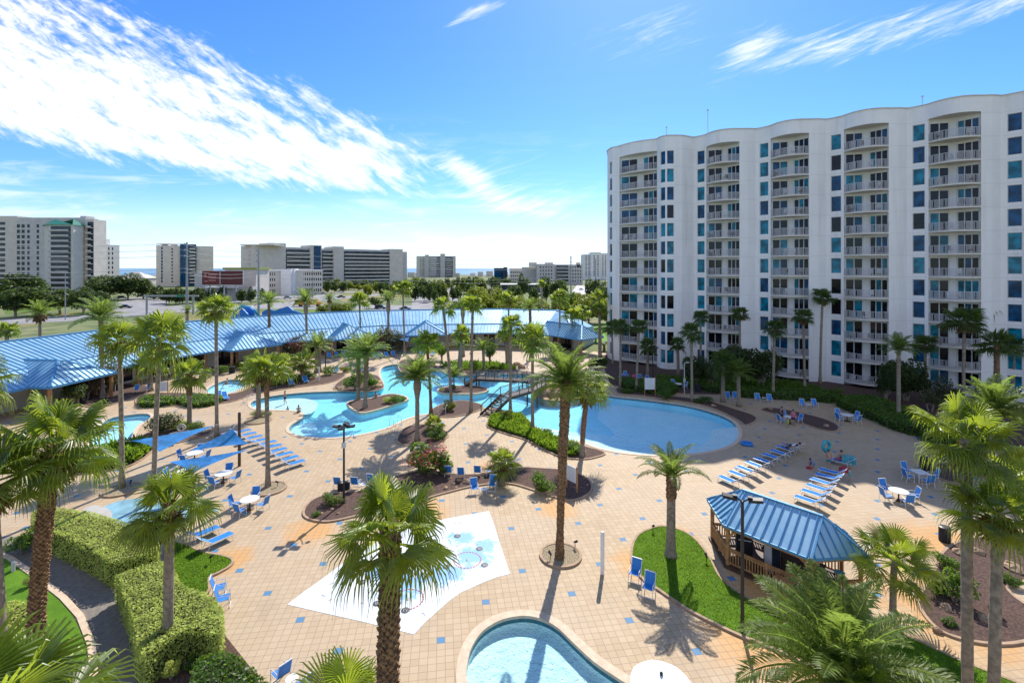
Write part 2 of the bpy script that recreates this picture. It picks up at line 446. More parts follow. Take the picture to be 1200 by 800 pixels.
# deck pavers, 0.375 m squares laid 8 degrees off the view axis, a blue one in every lattice cell
def deckmat():
    m, t, out = newmat('deck_pavers')
    tc = t.node('ShaderNodeTexCoord').outputs['Object']
    x, y, z = t.sep(tc); T = .375; a = R(8)
    x0, y0 = 4.41, 32.41
    u = ((x-x0)*math.cos(a)+(y-y0)*math.sin(a))/T+.5; v = ((y-y0)*math.cos(a)-(x-x0)*math.sin(a))/T+.5
    iu, iv = u.floor(), v.floor(); fu, fv = u.fract(), v.fract()
    e = fu.min(1.0-fu).min(fv.min(1.0-fv))
    joint = 1.0-e.ss(.018, .05)
    cm = lambda q, k: (q.mod(12.0)-k).abs().lt(.5)
    blue = cm(iu, 0.)*cm(iv, 0.)+cm(iu, 6.)*cm(iv, 6.)
    rn = t.white(t.comb(iu, iv, 0.0))
    big = t.noise(tc, .12, 5); med = t.noise(tc, 1.1, 5); fine = t.noise(tc, 18, 4)
    c = t.mix(rn, (.40, .28, .155), (.475, .35, .21))
    c = t.mix(t.noise(tc, .35, 6, .7).ss(.48, .74)*.6, c, (.33, .25, .165))
    c = t.mix((t.noise(tc, .9, 7, .75, 1.0)).ss(.56, .70)*.35, c, (.27, .20, .14))
    c = t.mix(big.ss(.38, .66)*.55, c, (.47, .365, .25))
    c = t.mix(med.ss(.5, .75)*.35, c, (.44, .32, .21))
    c = t.mix((fine-.5).abs().ss(.05, .25)*.25, c, (.40, .30, .21))
    # iron stains where the sprinklers reach
    st = None
    for sx, sy, sr in ((10.3, 30.8, 2.0), (7.6, 28, 2.6), (11.5, 22.0, 4.2), (16.5, 20.6, 4.6), (3.2, 34.4, 2.2), (-6.5, 34, 3.2), (-13.0, 31.5, 2.6), (-17.5, 25.5, 2.3), (-15.5, 22.2, 2.3), (-16.6, 28.2, 2.2), (22, 24, 5.0), (27, 30, 4), (-2, 41.5, 2), (-8.5, 36.2, 2.5), (13.5, 25.5, 3)):
        d = ((x-sx)*(x-sx)+(y-sy)*(y-sy)).sqrt(); q = (1.0-d/sr).max(0.0); st = q if st is None else st.max(q)
    st = (st+(med-.5)*.9)*st.ss(0, .25)
    c = t.mix(st.ss(.1, .75)*.75, c, (.56, .27, .055))
    c = t.mix(blue.min(1.0), c, (.06, .19, .34))
    c = t.mix(joint*.6, c, (.20, .14, .09))
    p = t.node('ShaderNodeBsdfPrincipled', i_Roughness=.72); t.nt.links.new(c, p.inputs['Base Color'])
    hgt = (1.0-joint)*1.0+fine*.3+rn*.25
    b = t.node('ShaderNodeBump', i_Strength=.5, i_Distance=.01, i_Height=hgt)
    t.nt.links.new(b.outputs[0], p.inputs['Normal']); t.nt.links.new(p.outputs[0], out.inputs[0]); return m
M['deck'] = deckmat()
def watermat(name, tint, bump=.5, scale=2.2, rough=.03, dist=.12):
    m, t, out = newmat(name)
    tc = t.node('ShaderNodeTexCoord').outputs['Object']
    hgt = t.noise(tc, scale, 3, .5, .6)+t.noise(tc, scale*3.3, 3, .5, .4)*.4
    b = t.node('ShaderNodeBump', i_Strength=bump, i_Distance=dist, i_Height=hgt)
    gl = t.node('ShaderNodeBsdfGlossy', i_Roughness=rough); gl.inputs[0].default_value = (1, 1, 1, 1)
    t.nt.links.new(b.outputs[0], gl.inputs['Normal'])
    tr = t.node('ShaderNodeBsdfTransparent'); tr.inputs[0].default_value = (*tint, 1)
    fr = t.node('ShaderNodeFresnel', i_IOR=1.33); t.nt.links.new(b.outputs[0], fr.inputs['Normal'])
    ff = X(t.nt, fr.outputs[0])*(1.0-X(t.nt, t.node('ShaderNodeNewGeometry').outputs['Backfacing']))
    mx = t.node('ShaderNodeMixShader')
    t.nt.links.new(ff.s, mx.inputs[0]); t.nt.links.new(tr.outputs[0], mx.inputs[1]); t.nt.links.new(gl.outputs[0], mx.inputs[2])
    t.nt.links.new(mx.outputs[0], out.inputs[0]); return m
M['water'] = watermat('pool_water', (.80, .96, .99), .8, 2.0, .03, .18)
M['water2'] = watermat('wading_water', (.76, .93, .93), 1.0, 2.6, .05, .35)
def plaster(name, a, b, beach=None):
    m, t, out = newmat(name)
    tc = t.node('ShaderNodeTexCoord').outputs['Object']
    n = t.noise(tc, .5, 5)
    c = t.mix(n.ss(.35, .65), a, b)
    p = t.node('ShaderNodeBsdfPrincipled', i_Roughness=.8); t.nt.links.new(c, p.inputs['Base Color'])
    t.nt.links.new(p.outputs[0], out.inputs[0]); return m
M['plaster'] = plaster('aqua_plaster', (.26, .74, .90), (.34, .81, .94))
M['plaster_w'] = plaster('white_plaster', (.80, .86, .84), (.72, .82, .82))
M['plaster_m'] = plaster('pale_plaster', (.58, .85, .93), (.50, .81, .92))
M['tileband'] = mat('waterline_tile', (.03, .16, .20), .3, var=.2, vs=8)
def grassmat(name, a, b, s=1.0):
    m, t, out = newmat(name)
    tc = t.node('ShaderNodeTexCoord').outputs['Object']
    c = t.mix(t.noise(tc, .8*s, 4).ss(.35, .7), a, b)
    c = t.mix(t.noise(tc, 30*s, 3).ss(.4, .65)*.5, c, tuple(q*.45 for q in a))
    p = t.node('ShaderNodeBsdfPrincipled', i_Roughness=.8); t.nt.links.new(c, p.inputs['Base Color']); p.inputs['Specular IOR Level'].default_value = .2
    bb = t.node('ShaderNodeBump', i_Strength=.9, i_Distance=.06, i_Height=t.noise(tc, 45*s, 4)); t.nt.links.new(bb.outputs[0], p.inputs['Normal'])
    t.nt.links.new(p.outputs[0], out.inputs[0]); return m
M['lawn'] = grassmat('lawn', (.10, .235, .010), (.15, .31, .016))
M['verge'] = grassmat('verge', (.17, .18, .04), (.32, .26, .11), .12)
M['turf'] = grassmat('turf', (.10, .17, .02), (.15, .22, .03), .1)
def sheet_ground():
    m, t, out = newmat('town_ground')
    tc = t.node('ShaderNodeTexCoord').outputs['Object']
    a = t.noise(tc, .018, 6); b = t.noise(tc, .12, 5)
    c = t.mix(a.ss(.42, .6), (.12, .16, .04), (.23, .21, .10))
    c = t.mix(b.ss(.45, .62)*.7, c, (.055, .085, .022))
    p = t.node('ShaderNodeBsdfPrincipled', i_Roughness=.95); t.nt.links.new(c, p.inputs['Base Color']); t.nt.links.new(p.outputs[0], out.inputs[0]); return m
M['ground'] = sheet_ground()
def seamat():
    m, t, out = newmat('sea_water')
    tc = t.node('ShaderNodeTexCoord').outputs['Object']
    p = t.node('ShaderNodeBsdfPrincipled', i_Roughness=.35)
    c = t.mix(t.noise(tc, .002, 4).ss(.4, .6), (.05, .16, .27), (.09, .24, .34)); t.nt.links.new(c, p.inputs['Base Color'])
    bb = t.node('ShaderNodeBump', i_Strength=.5, i_Distance=1, i_Height=t.noise(tc, .08, 4)); t.nt.links.new(bb.outputs[0], p.inputs['Normal'])
    t.nt.links.new(p.outputs[0], out.inputs[0]); return m
M['sea'] = seamat()
def roofmat():
    m, t, out = newmat('blue_metal_roof')
    tc = t.node('ShaderNodeTexCoord').outputs['Object']
    c = t.mix(t.noise(tc, .3, 7, .7, .5).ss(.3, .72), (.22, .43, .60), (.38, .58, .68))
    p = t.node('ShaderNodeBsdfPrincipled', i_Roughness=.38, i_Metallic=.25); t.nt.links.new(c, p.inputs['Base Color'])
    t.nt.links.new(p.outputs[0], out.inputs[0]); return m
M['roof'] = roofmat()
M['roof_seam'] = mat('blue_roof_seam', (.10, .32, .55), .45, metal=.2, var=.05)
M['gable'] = mat('blue_gable', (.02, .13, .42), .5, var=.06)
def padmat():
    m, t, out = newmat('splash_pad_coating')
    tc = t.node('ShaderNodeTexCoord').outputs['Object']
    x, y, z = t.sep(tc)
    sp = None
    for bx_, by_, br in ((-2.3, 28.6, 1.7), (-3.7, 27.1, 1.6), (-5.8, 26.2, 2.0), (-3.2, 30.6, 1.3), (-1.7, 29.7, 1.2), (-7.5, 27.3, 1.2)):
        d = ((x-bx_)*(x-bx_)+(y-by_)*(y-by_)).sqrt(); q = (1.0-d/br).max(0.0); sp = q if sp is None else sp.max(q)
    n = t.noise(tc, 1.7, 6, .7, .8)
    k = (sp*1.1+(n-.5)*2.2).ss(.22, .7)*sp.ss(0, .2)
    c = t.mix(t.noise(tc, .6, 4).ss(.3, .7), (.56, .61, .66), (.63, .66, .68))
    c = t.mix(k*.9, c, (.14, .38, .70))
    p = t.node('ShaderNodeBsdfPrincipled', i_Roughness=.6); t.nt.links.new(c, p.inputs['Base Color']); t.nt.links.new(p.outputs[0], out.inputs[0]); return m
M['pad'] = padmat()
M['pad2'] = mat('blue_grey_coating', (.22, .42, .50), .5, var=.12, vs=1.2)
M['path'] = mat('dark_pavers', (.21, .185, .155), .9, var=.12, vs=4, bump=.3)
# ================================================================ the setting
EAVE = [(-57.2, 36), (-56.6, 50), (-55.6, 62), (-53, 73), (-48.8, 82), (-42.5, 90), (-35, 96), (-26, 100.4), (-15, 102.6), (-3, 103.6), (6, 101), (12.5, 97.5)]
BFRONT = [gp(*q)[:2] for q in ((716, 452), (745, 455), (780, 460), (814, 463), (840, 463), (872, 461), (915, 466), (972, 471), (1006, 482), (1026, 495), (1054, 504), (1078, 503), (1110, 510), (1150, 520), (1200, 532))]
deck_out = [(-62, 4), (-62, 30)]+[(x-4 if i < 5 else x-2.0, y+(0 if i < 4 else 4)) for i, (x, y) in enumerate(EAVE)]+[(17, 99), (30, 93), (75, 64), (80, 4)]
main_pool = [(294,475),(297,469.5),(320,463.6),(352,460),(380,458.6),(416,457.6),(441,456),(450,451),(447,443),(446,436),(449,430),(461,427),(480,425.6),(500,427),(514,431),(522,437),(542,440),(580,438.5),(620,438),(650,441),(672,448),(690,456),(712,463),(747,467),(776,470.5),(800,474),(820,478.4),(841.7,485),(857,492.5),(864.4,501),(865.5,510),(860,518.5),(846,525),(820,530.5),(790,533),(755,532.5),(722,529),(700,524),(684,518),(668,515.5),(655,513),(640,507.5),(627,499),(616,489),(607,484.5),(592,481),(576,478.5),(560,477.6),(546,480),(524,484.5),(500,485),(478,490),(456,500),(436,506),(410,511),(385,513),(362,512),(345,508.5),(338.5,503),(342,497),(352,491),(356,486),(351,482),(336,480.6),(316,480),(300,479)]
isl_a = [(408,472),(418,469),(434,467),(456,462),(470,463.5),(477,468),(460,474),(440,480),(424,483),(413,478)]
isl_b = [(514,456.5),(530,452.5),(558,452.7),(571,456.5),(560,460.5),(537,461),(519,460)]
isl_r = [(628,457),(640,449),(662,449),(684,455),(690,462),(676,467),(652,470),(634,467)]
small_pool = [(547,800),(547.5,775),(554,755),(567,738),(588,726),(613,721.5),(634,725),(653,735),(672,753),(697,776),(728,797),(758,815),(790,842),(770,890),(690,930),(610,905),(560,840)]
kid_pool = [(112,505),(126,491),(150,486),(172,484.5),(176,490),(160,500),(150,520),(125,530),(108,522)]
tub = [(243,455.5),(256,448),(272,444.5),(286,446),(290,450),(278,457),(262,462),(246,461)]
P = {k: gpoly(v, 4) for k, v in dict(main=main_pool, a=isl_a, b=isl_b, r=isl_r, small=small_pool, kid=kid_pool, tub=tub).items()}
pools = [P['main'], P['small'], P['kid'], P['tub']]
mb = MB(); mb.flat(deck_out, 0, pools); struct('pool_deck', mb, M['deck'])
far = [(-6000, -300), (-6000, 1050), (-1200, 1080), (0, 1250), (1500, 1400), (6000, 1500), (6000, -300)]
mb = MB(); mb.flat(far, -.03, [deck_out]); struct('ground', mb, M['ground'])
mb = MB(); mb.flat([(-26000, 200), (-26000, 26000), (26000, 26000), (26000, 200)], -3.0); struct('sea_water', mb, M['sea'])
def pool(name, poly, depth, floor_m, water_m, wz, islands=(), beach=None):
    mb = MB(); ring_in = poly
    N = len(poly); o = len(mb.v)
    mb.m = 1
    mb.v += [(p[0], p[1], -.001) for p in poly]+[(p[0], p[1], -.30) for p in poly]+[(p[0], p[1], -depth) for p in poly]
    for i in range(N):
        j = (i+1) % N
        mb.m = 1; mb.f.append((o+i, o+j, o+N+j, o+N+i)); mb.mi.append(1)
        mb.f.append((o+N+i, o+N+j, o+2*N+j, o+2*N+i)); mb.mi.append(0)
    mb.m = 0
    mb.flat(poly, -depth)
    struct(name+'_basin', mb, [floor_m, M['tileband']])
    mb = MB(); mb.flat(poly, wz, islands); struct(name+'_water', mb, water_m)
def coping(poly, w, name, z=.04, m='coping'):
    mb = MB(); ring(mb, offset(poly, -.02), offset(poly, w), -.1, z); struct(name, mb, M[m])
pool('main_pool', P['main'], .85, M['plaster'], M['water'], -.11, [P['a'], P['b'], P['r']])
pool('wading_pool', P['small'], .55, M['plaster_w'], M['water2'], -.17)
pool('childrens_pool', P['kid'], .6, M['plaster_m'], M['water'], -.12)
pool('spa_pool', P['tub'], .6, M['plaster_m'], M['water'], -.12)
for k in ('main', 'kid', 'tub'): coping(P[k], .33, 'pool_coping')
coping(P['small'], .42, 'pool_coping')
# sloping white entry along the near edge of the big basin
edge = [p for p in P['main']]
beach = gpoly([(866,510),(861,518.5),(846,525.5),(820,531),(790,533.5),(755,533),(722,529.5),(700,524.5),(684,518.5),(668,516),(652,511),(690,508),(740,518),(790,523),(835,517),(858,508)], 4)
bp = [p for p in beach if True]
inner = Vector(gp(745, 500)[:2])
mb = MB()
src = [i for i, p in enumerate(P['main'])]
near = [p for p in P['main'] if gp(700, 500)[1]*0+p[1] < gp(0, 497)[1] and p[0] > 2.0]
for i in range(len(near)-1):
    a, b = Vector(near[i]), Vector(near[i+1])
    if (b-a).length > 3: continue
    prev = None
    for q, zz_ in ((0, -.10), (.11, -.20), (.26, -.42), (.45, -.66), (.7, -.84)):
        cur = (tuple(a.lerp(inner, q))+(zz_,), tuple(b.lerp(inner, q))+(zz_,))
        if prev: mb.m = 0 if q < .3 else 1; mb.quad(prev[0], prev[1], cur[1], cur[0])
        prev = cur
struct('pool_entry_slope', mb, [M['plaster_w'], M['plaster_m'], M['plaster']], smooth=True)
mb = MB(); mb.flat(gpoly([(700,505),(720,500),(700,480),(712,468),(745,470),(790,476),(830,484),(855,495),(860,506),(845,518),(810,524),(765,526),(725,522)], 4), -.835); struct('brightened_floor_overlay', mb, M['plaster_m'])  # overlay paler than the basin floor, its colour brightens the shaded pool
# shallow shelf of the left lobe
lobe = [(300,478.5),(298,472),(320,466),(352,463),(372,468),(366,480),(352,481.5),(330,480)]
mb = MB(); mb.flat(gpoly(lobe, 4), -.38); struct('pool_shelf', mb, M['plaster_w'])
lobe = [(341,503),(346,495),(362,490),(372,497),(368,506),(352,509.5)]
mb = MB(); mb.flat(gpoly(lobe, 4), -.42); struct('pool_shelf', mb, M['plaster_m'])
# ---- beds
def bed(name, poly, fill, h=.10, kerb=True, kw=.14, kz=None):
    mb = MB(); mb.prism(poly, -.02, h*.75); struct(name, mb, fill)
    if kerb:
        mb = MB(); ring(mb, offset(poly, -.01), offset(poly, kw), -.01, kz or h); struct('kerb', mb, M['kerb'])
BED = {}
def gbed(key, name, pts, fill, **k):
    BED[key] = gpoly(pts, 4); bed(name, BED[key], fill, **k)
gbed('lamp', 'planting_bed', [(357,603),(361,592),(375,583),(402,578),(432,578),(440,588),(432,600),(411,606),(385,611),(366,609)], M['mulch'])
gbed('ole', 'planting_bed', [(452,575),(458,563),(475,556),(500,552),(530,556),(548,557),(580,555),(610,549),(640,550),(662,552),(682,558),(692,567),(690,578),(672,586),(652,583),(622,573),(600,567),(575,567),(548,571),(520,578),(490,586),(465,588)], M['mulch'])
gbed('gc', 'planting_bed', [(572,500),(575,491),(586,487),(606,486),(616,491),(625,501),(640,509),(655,515),(670,518),(686,524),(708,531),(697,536),(683,538),(660,536),(640,528),(618,516),(592,508)], M['mulch'])
gbed('lawn', 'lawn', [(741,655),(747,630),(765,620),(780,618),(801,624),(816,635),(831,655),(845,680),(880,705),(940,730),(1000,738),(1055,745),(1125,776),(1200,806),(1260,838),(1150,860),(1040,830),(960,785),(900,757),(864,743),(810,716),(774,692),(753,677)], M['lawn'])
gbed('right', 'planting_bed', [(1078,708),(1085,690),(1098,668),(1110,645),(1140,632),(1200,628),(1262,640),(1262,672),(1205,680),(1180,686),(1184,697),(1205,712),(1250,735),(1200,751),(1163,754),(1125,748),(1097,735)], M['mulch'])
gbed('lens', 'planting_bed', [(893,480.8),(903,478.2),(925,481.5),(950,487),(970,493),(982,500),(978,505.5),(962,503.5),(940,496),(915,487)], M['mulch'])
gbed('tip', 'planting_bed', [(726,455),(770,463),(800,466),(832,471),(858,479),(882,487),(885,493),(874,498),(868,494),(858,488.5),(842,481),(820,474),(790,469),(750,463.5),(726,461)], M['mulch'])
gbed('spot', 'planting_bed', [(1093,551),(1104,544),(1125,545),(1140,556),(1128,566),(1104,562)], M['mulch'])
gbed('leftlawn', 'lawn', [(196,640),(212,638),(236,648),(258,652),(271,657),(268,664),(256,671),(244,678),(242,695),(215,702),(200,690)], M['lawn'])
gbed('lily', 'planting_bed', [(60,552),(79,556),(122,552),(149,547),(168,537),(185,524),(212,518),(246,508),(240,501),(216,500),(180,505),(150,522),(120,530),(85,536),(60,540)], M['mulch'])
gbed('hedgerow', 'planting_bed', [(162,474),(164,465),(190,461),(240,462),(264,463),(284,459),(300,452),(330,446),(362,444),(400,438),(402,442),(384,449),(340,455),(300,462),(270,471),(230,475),(190,476)], M['mulch'])
gbed('crepe', 'planting_bed', [(94,474),(100,462),(128,452),(168,452),(172,459),(150,468),(120,477)], M['mulch'])
gbed('peninsula', 'planting_bed', [(392,456),(400,446),(416,440),(440,440),(447,448),(449,454),(440,458),(416,459)], M['mulch'])
gbed('mid', 'planting_bed', [(505,485),(514,476),(540,470),(562,474),(564,479),(548,485),(525,489)], M['mulch'])
gbed('datebed', 'planting_bed', [(466,517),(476,502),(500,498),(522,506),(523,513),(505,520),(480,522)], M['mulch'])
gbed('curbbed', 'planting_bed', [(470,436),(500,438),(508,430),(560,428),(600,432),(600,436),(540,437),(520,434),(512,429),(502,424),(470,422.5)], M['mulch'])
mb = MB(); mb.flat(BFRONT+[(75, 40), (80, 62), (28, 97), (18, 92)][0:0]+[(68, 64), (30, 96), (17, 95)], .05); struct('planting_bed', mb, M['mulch'])
mb = MB()
for i in range(len(BFRONT)-1): mb.bar((*BFRONT[i], .06), (*BFRONT[i+1], .06), .14, .12)
struct('kerb', mb, M['kerb'])
for k in ('a', 'b'):
    mb = MB(); mb.prism(offset(P[k], .12), -.84, -.2, top=False); struct('pool_island', mb, M['plaster'])
    mb = MB(); mb.prism(P[k], -.2, .03); struct('pool_island', mb, M['mulch'])
    mb = MB(); ring(mb, P[k], offset(P[k], .22), -.24, .06); struct('kerb', mb, M['coping'])
mb = MB(); mb.prism(P['r'], -.84, .1); struct('pool_island', mb, M['rock'])
for px, py, r in ((657, 651, 1.12), (143, 574, 1.15), (316, 573, 1.1), (303, 493, 1.25), (254, 513, .6), (238, 504, .9)):
    c = gp(px, py); poly = [(c[0]+r*math.cos(a)*1.0, c[1]+r*math.sin(a)) for a in (2*PI*i/28 for i in range(28))]
    bed('pebble_bed', poly, M['pebble'], h=.12)
# ---- splash pads
pad = [(336.5,708),(356,693),(376,679),(405,657),(440,636),(480,618),(523,607.5),(573,598.6),(579,615),(587,640),(597.7,672),(582,676),(567.5,681.6),(540,694),(526,704),(512.5,716),(498,729),(485,743),(462,737),(420,727),(375,717)]
padw = gpoly(pad, 1)
mb = MB(); mb.prism(padw, -.01, .012); struct('splash_pad', mb, M['pad'])
mb = MB(); mb.prism(gpoly([(112,602),(130,590),(150,585),(185,583),(215,587),(256,597),(232,604),(205,611),(180,613),(150,618)], 3), -.01, .010); struct('splash_pad', mb, M['pad2'])
mb = MB(); mb.prism(gpoly([(98,596),(112,592),(128,597),(131,606),(120,614),(98,612)], 3), -.01, .022); struct('splash_pad_step', mb, M['concrete'])
# ---- lower-left path, its kerbs and lawn
path = [(0,628),(25,630),(60,639),(91,657),(121,679),(148,715),(163,760),(168,830),(100,830),(110,789),(107,756),(94,723),(74,701),(50,682),(11,654),(-30,640)]
pp = gpoly(path, 3); mb = MB(); mb.flat(pp, .006); struct('path', mb, M['path'])
sm = [(-20,648),(11,657),(45,684),(70,704),(88,727),(100,760),(98,800),(40,820),(-30,800)]
mb = MB(); mb.prism(gpoly(sm, 3), -.01, .05); struct('lawn', mb, M['lawn'])
mb = MB(); q = gpoly([(-30,641),(11,654),(50,682),(74,701),(94,723),(107,756),(110,789),(110,830)], 1)
for i in range(len(q)-1): mb.bar((*q[i], .04), (*q[i+1], .04), .28, .10)
struct('kerb', mb, M['coping'])
mb = MB(); mb.flat([gp(*p)[:2] for p in ((170,752),(215,745),(262,742),(300,790),(300,840),(168,840))], .02); struct('planting_bed', mb, M['mulch'])
# ---- roads
def road(pts, wd, z=0.0, m='asphalt', lines=True, name='road'):
    pts = [Vector(p) for p in pts]; L = []; Rr = []
    sm_ = []
    for i in range(len(pts)-1):
        p0, p1, p2, p3 = pts[max(0, i-1)], pts[i], pts[i+1], pts[min(len(pts)-1, i+2)]
        for k in range(8):
            t_ = k/8; sm_.append(.5*((2*p1)+(-p0+p2)*t_+(2*p0-5*p1+4*p2-p3)*t_*t_+(-p0+3*p1-3*p2+p3)*t_**3))
    sm_.append(pts[-1])
    def strip(o0, o1, zz):
        mb = MB(); pv = None
        for i, p in enumerate(sm_):
            d = (sm_[min(i+1, len(sm_)-1)]-sm_[max(0, i-1)]).normalized(); n = Vector((-d.y, d.x))
            c = ((p+n*o0), (p+n*o1))
            if pv: mb.quad((*pv[0], zz), (*pv[1], zz), (*c[1], zz), (*c[0], zz))
            pv = c
        return mb
    struct(name, strip(-wd/2, wd/2, z), M[m])
    if lines:
        mb = strip(-wd/2+.5, -wd/2+.75, z+.01)
        for a_ in (wd/2-.75, ): 
            m2 = strip(a_, a_+.25, z+.01); mb.add(m2.v, m2.f)
        # dashes
        acc = 0
        for i in range(len(sm_)-1):
            a_, b_ = sm_[i], sm_[i+1]; L_ = (b_-a_).length; n_ = max(1, int(L_/9))
            for k in range(n_):
                p = a_.lerp(b_, k/n_); q_ = a_.lerp(b_, min(1, (k+.4)/n_)); d = (b_-a_).normalized(); nn = Vector((-d.y, d.x))*.12
                mb.quad((*(p-nn), z+.01), (*(q_-nn), z+.01), (*(q_+nn), z+.01), (*(p+nn), z+.01))
        struct('road_marking', mb, M['line'])
road([(-420,40),(-280,95),(-190,133),(-155,158),(-134,196),(-103,214),(-43,208),(40,206),(120,200),(300,190)], 24, .06)
road([(-500,150),(-330,220),(-224,268),(-150,312),(-90,368),(-30,440),(60,520)], 14, .065)
road([(-150,190),(-140,240),(-160,300),(-220,360)], 16, .07, lines=False)
road([(-110,210),(-100,270),(-70,350),(-20,480),(20,700)], 14, .075)
road([(30,330),(120,300),(300,280)], 9, .0, lines=False)
def lot(pts, m='asphalt', name='car_park', z=.045):
    mb = MB(); mb.flat([gp(*p)[:2] for p in pts], z); struct(name, mb, M[m])
lot([(232,356),(300,352),(384,351),(400,345),(330,344),(250,347)])
lot([(482,362),(540,356),(560,347),(545,339),(500,338),(484,344)])
lot([(668,345),(700,345),(712,338),(676,334)], 'concrete')
lot([(110,360),(150,352),(180,350),(200,353),(190,362),(150,366)], 'asphalt')
lot([(-10,374),(130,362),(150,366),(40,381),(-10,388)], 'verge', 'grass_verge', .02)
lot([(6,358),(100,349),(128,352),(60,363),(6,368)], 'turf', 'grass_verge', .02)
lot([(80,393),(215,366),(330,364),(330,372),(200,377),(60,402),(-30,412),(-30,402)], 'verge', 'grass_verge', .03)
lot([(284,364),(370,358),(480,366),(480,372),(300,372)], 'turf', 'grass_verge', .028)
lot([(395,347),(480,336),(500,341),(478,349),(430,355),(400,353)], 'verge', 'grass_verge', .024)
lot([(655,385),(740,374),(760,392),(700,402),(660,398)], 'lawn', 'lawn', .01)
# ================================================================ condominium tower
tower = thing('apartment_tower', 'tall white curved-front apartment tower with stacked balconies and teal windows', 'building', (40, 80, 0))
FL = [.7+3.04*k for k in range(12)]; ZC = 37.18; ZT = 39.2
wall = MB(); P0 = Vector((30.9, 82.8)); DV = Vector((8.05, -5.0)); L_ = DV.length; DV.normalize(); NV = Vector((DV.y, -DV.x))
if NV.y > 0: NV = -NV
brnd = random.Random(3)
outline = []
def vwall(a, b, z0, z1): wall.quad((a[0], a[1], z0), (b[0], b[1], z0), (b[0], b[1], z1), (a[0], a[1], z1))
def outn(a, b):
    d = Vector((b[0]-a[0], b[1]-a[1])).normalized(); n = Vector((d.y, -d.x)); return d, n
def wspan(a, b): vwall(a, b, 0, ZT); outline.append(a)
def glassof(w=(5, 5, 3)): return M[brnd.choices(('g_dark', 'g_teal', 'g_navy'), w)[0]]
def winspan(a, b, hh=2.25, inset=.16, fr=True):
    d, n = outn(a, b); z = 0
    outline.append(a)
    A, B = Vector(a[:2]), Vector(b[:2])
    for k, f in enumerate(FL):
        z0 = f+.32; z1 = z0+hh
        vwall(a, b, z, z0); z = z1
        Ai, Bi = A-n*inset, B-n*inset
        for (p, q, r, s_) in (((*A, z0), (*B, z0), (*Bi, z0), (*Ai, z0)), ((*Ai, z1), (*Bi, z1), (*B, z1), (*A, z1)), ((*A, z0), (*Ai, z0), (*Ai, z1), (*A, z1)), ((*Bi, z0), (*B, z0), (*B, z1), (*Bi, z1))):
            wall.quad(p, q, r, s_)
        g_ = MB(); e = .0
        g_.quad((*Ai, z0), (*Bi, z0), (*Bi, z1), (*Ai, z1))
        p = part('window', g_, glassof((1, 6, 3)), tower, True)
        if (B-A).length > .9:
            fm = MB(); c = -n*(inset-.03)
            for (u, v_) in (((*(A+d*.03+c), z0+.03), (*(B-d*.03+c), z0+.03)), ((*(A+d*.03+c), z1-.03), (*(B-d*.03+c), z1-.03)), ((*(A+d*.03+c), z0+.06), (*(A+d*.03+c), z1-.06)), ((*(B-d*.03+c), z0+.06), (*(B-d*.03+c), z1-.06))):
                fm.bar(u, v_, .06, .05)
            part('frame', fm, M['soffit'], p, True)
    vwall(a, b, z, ZT)
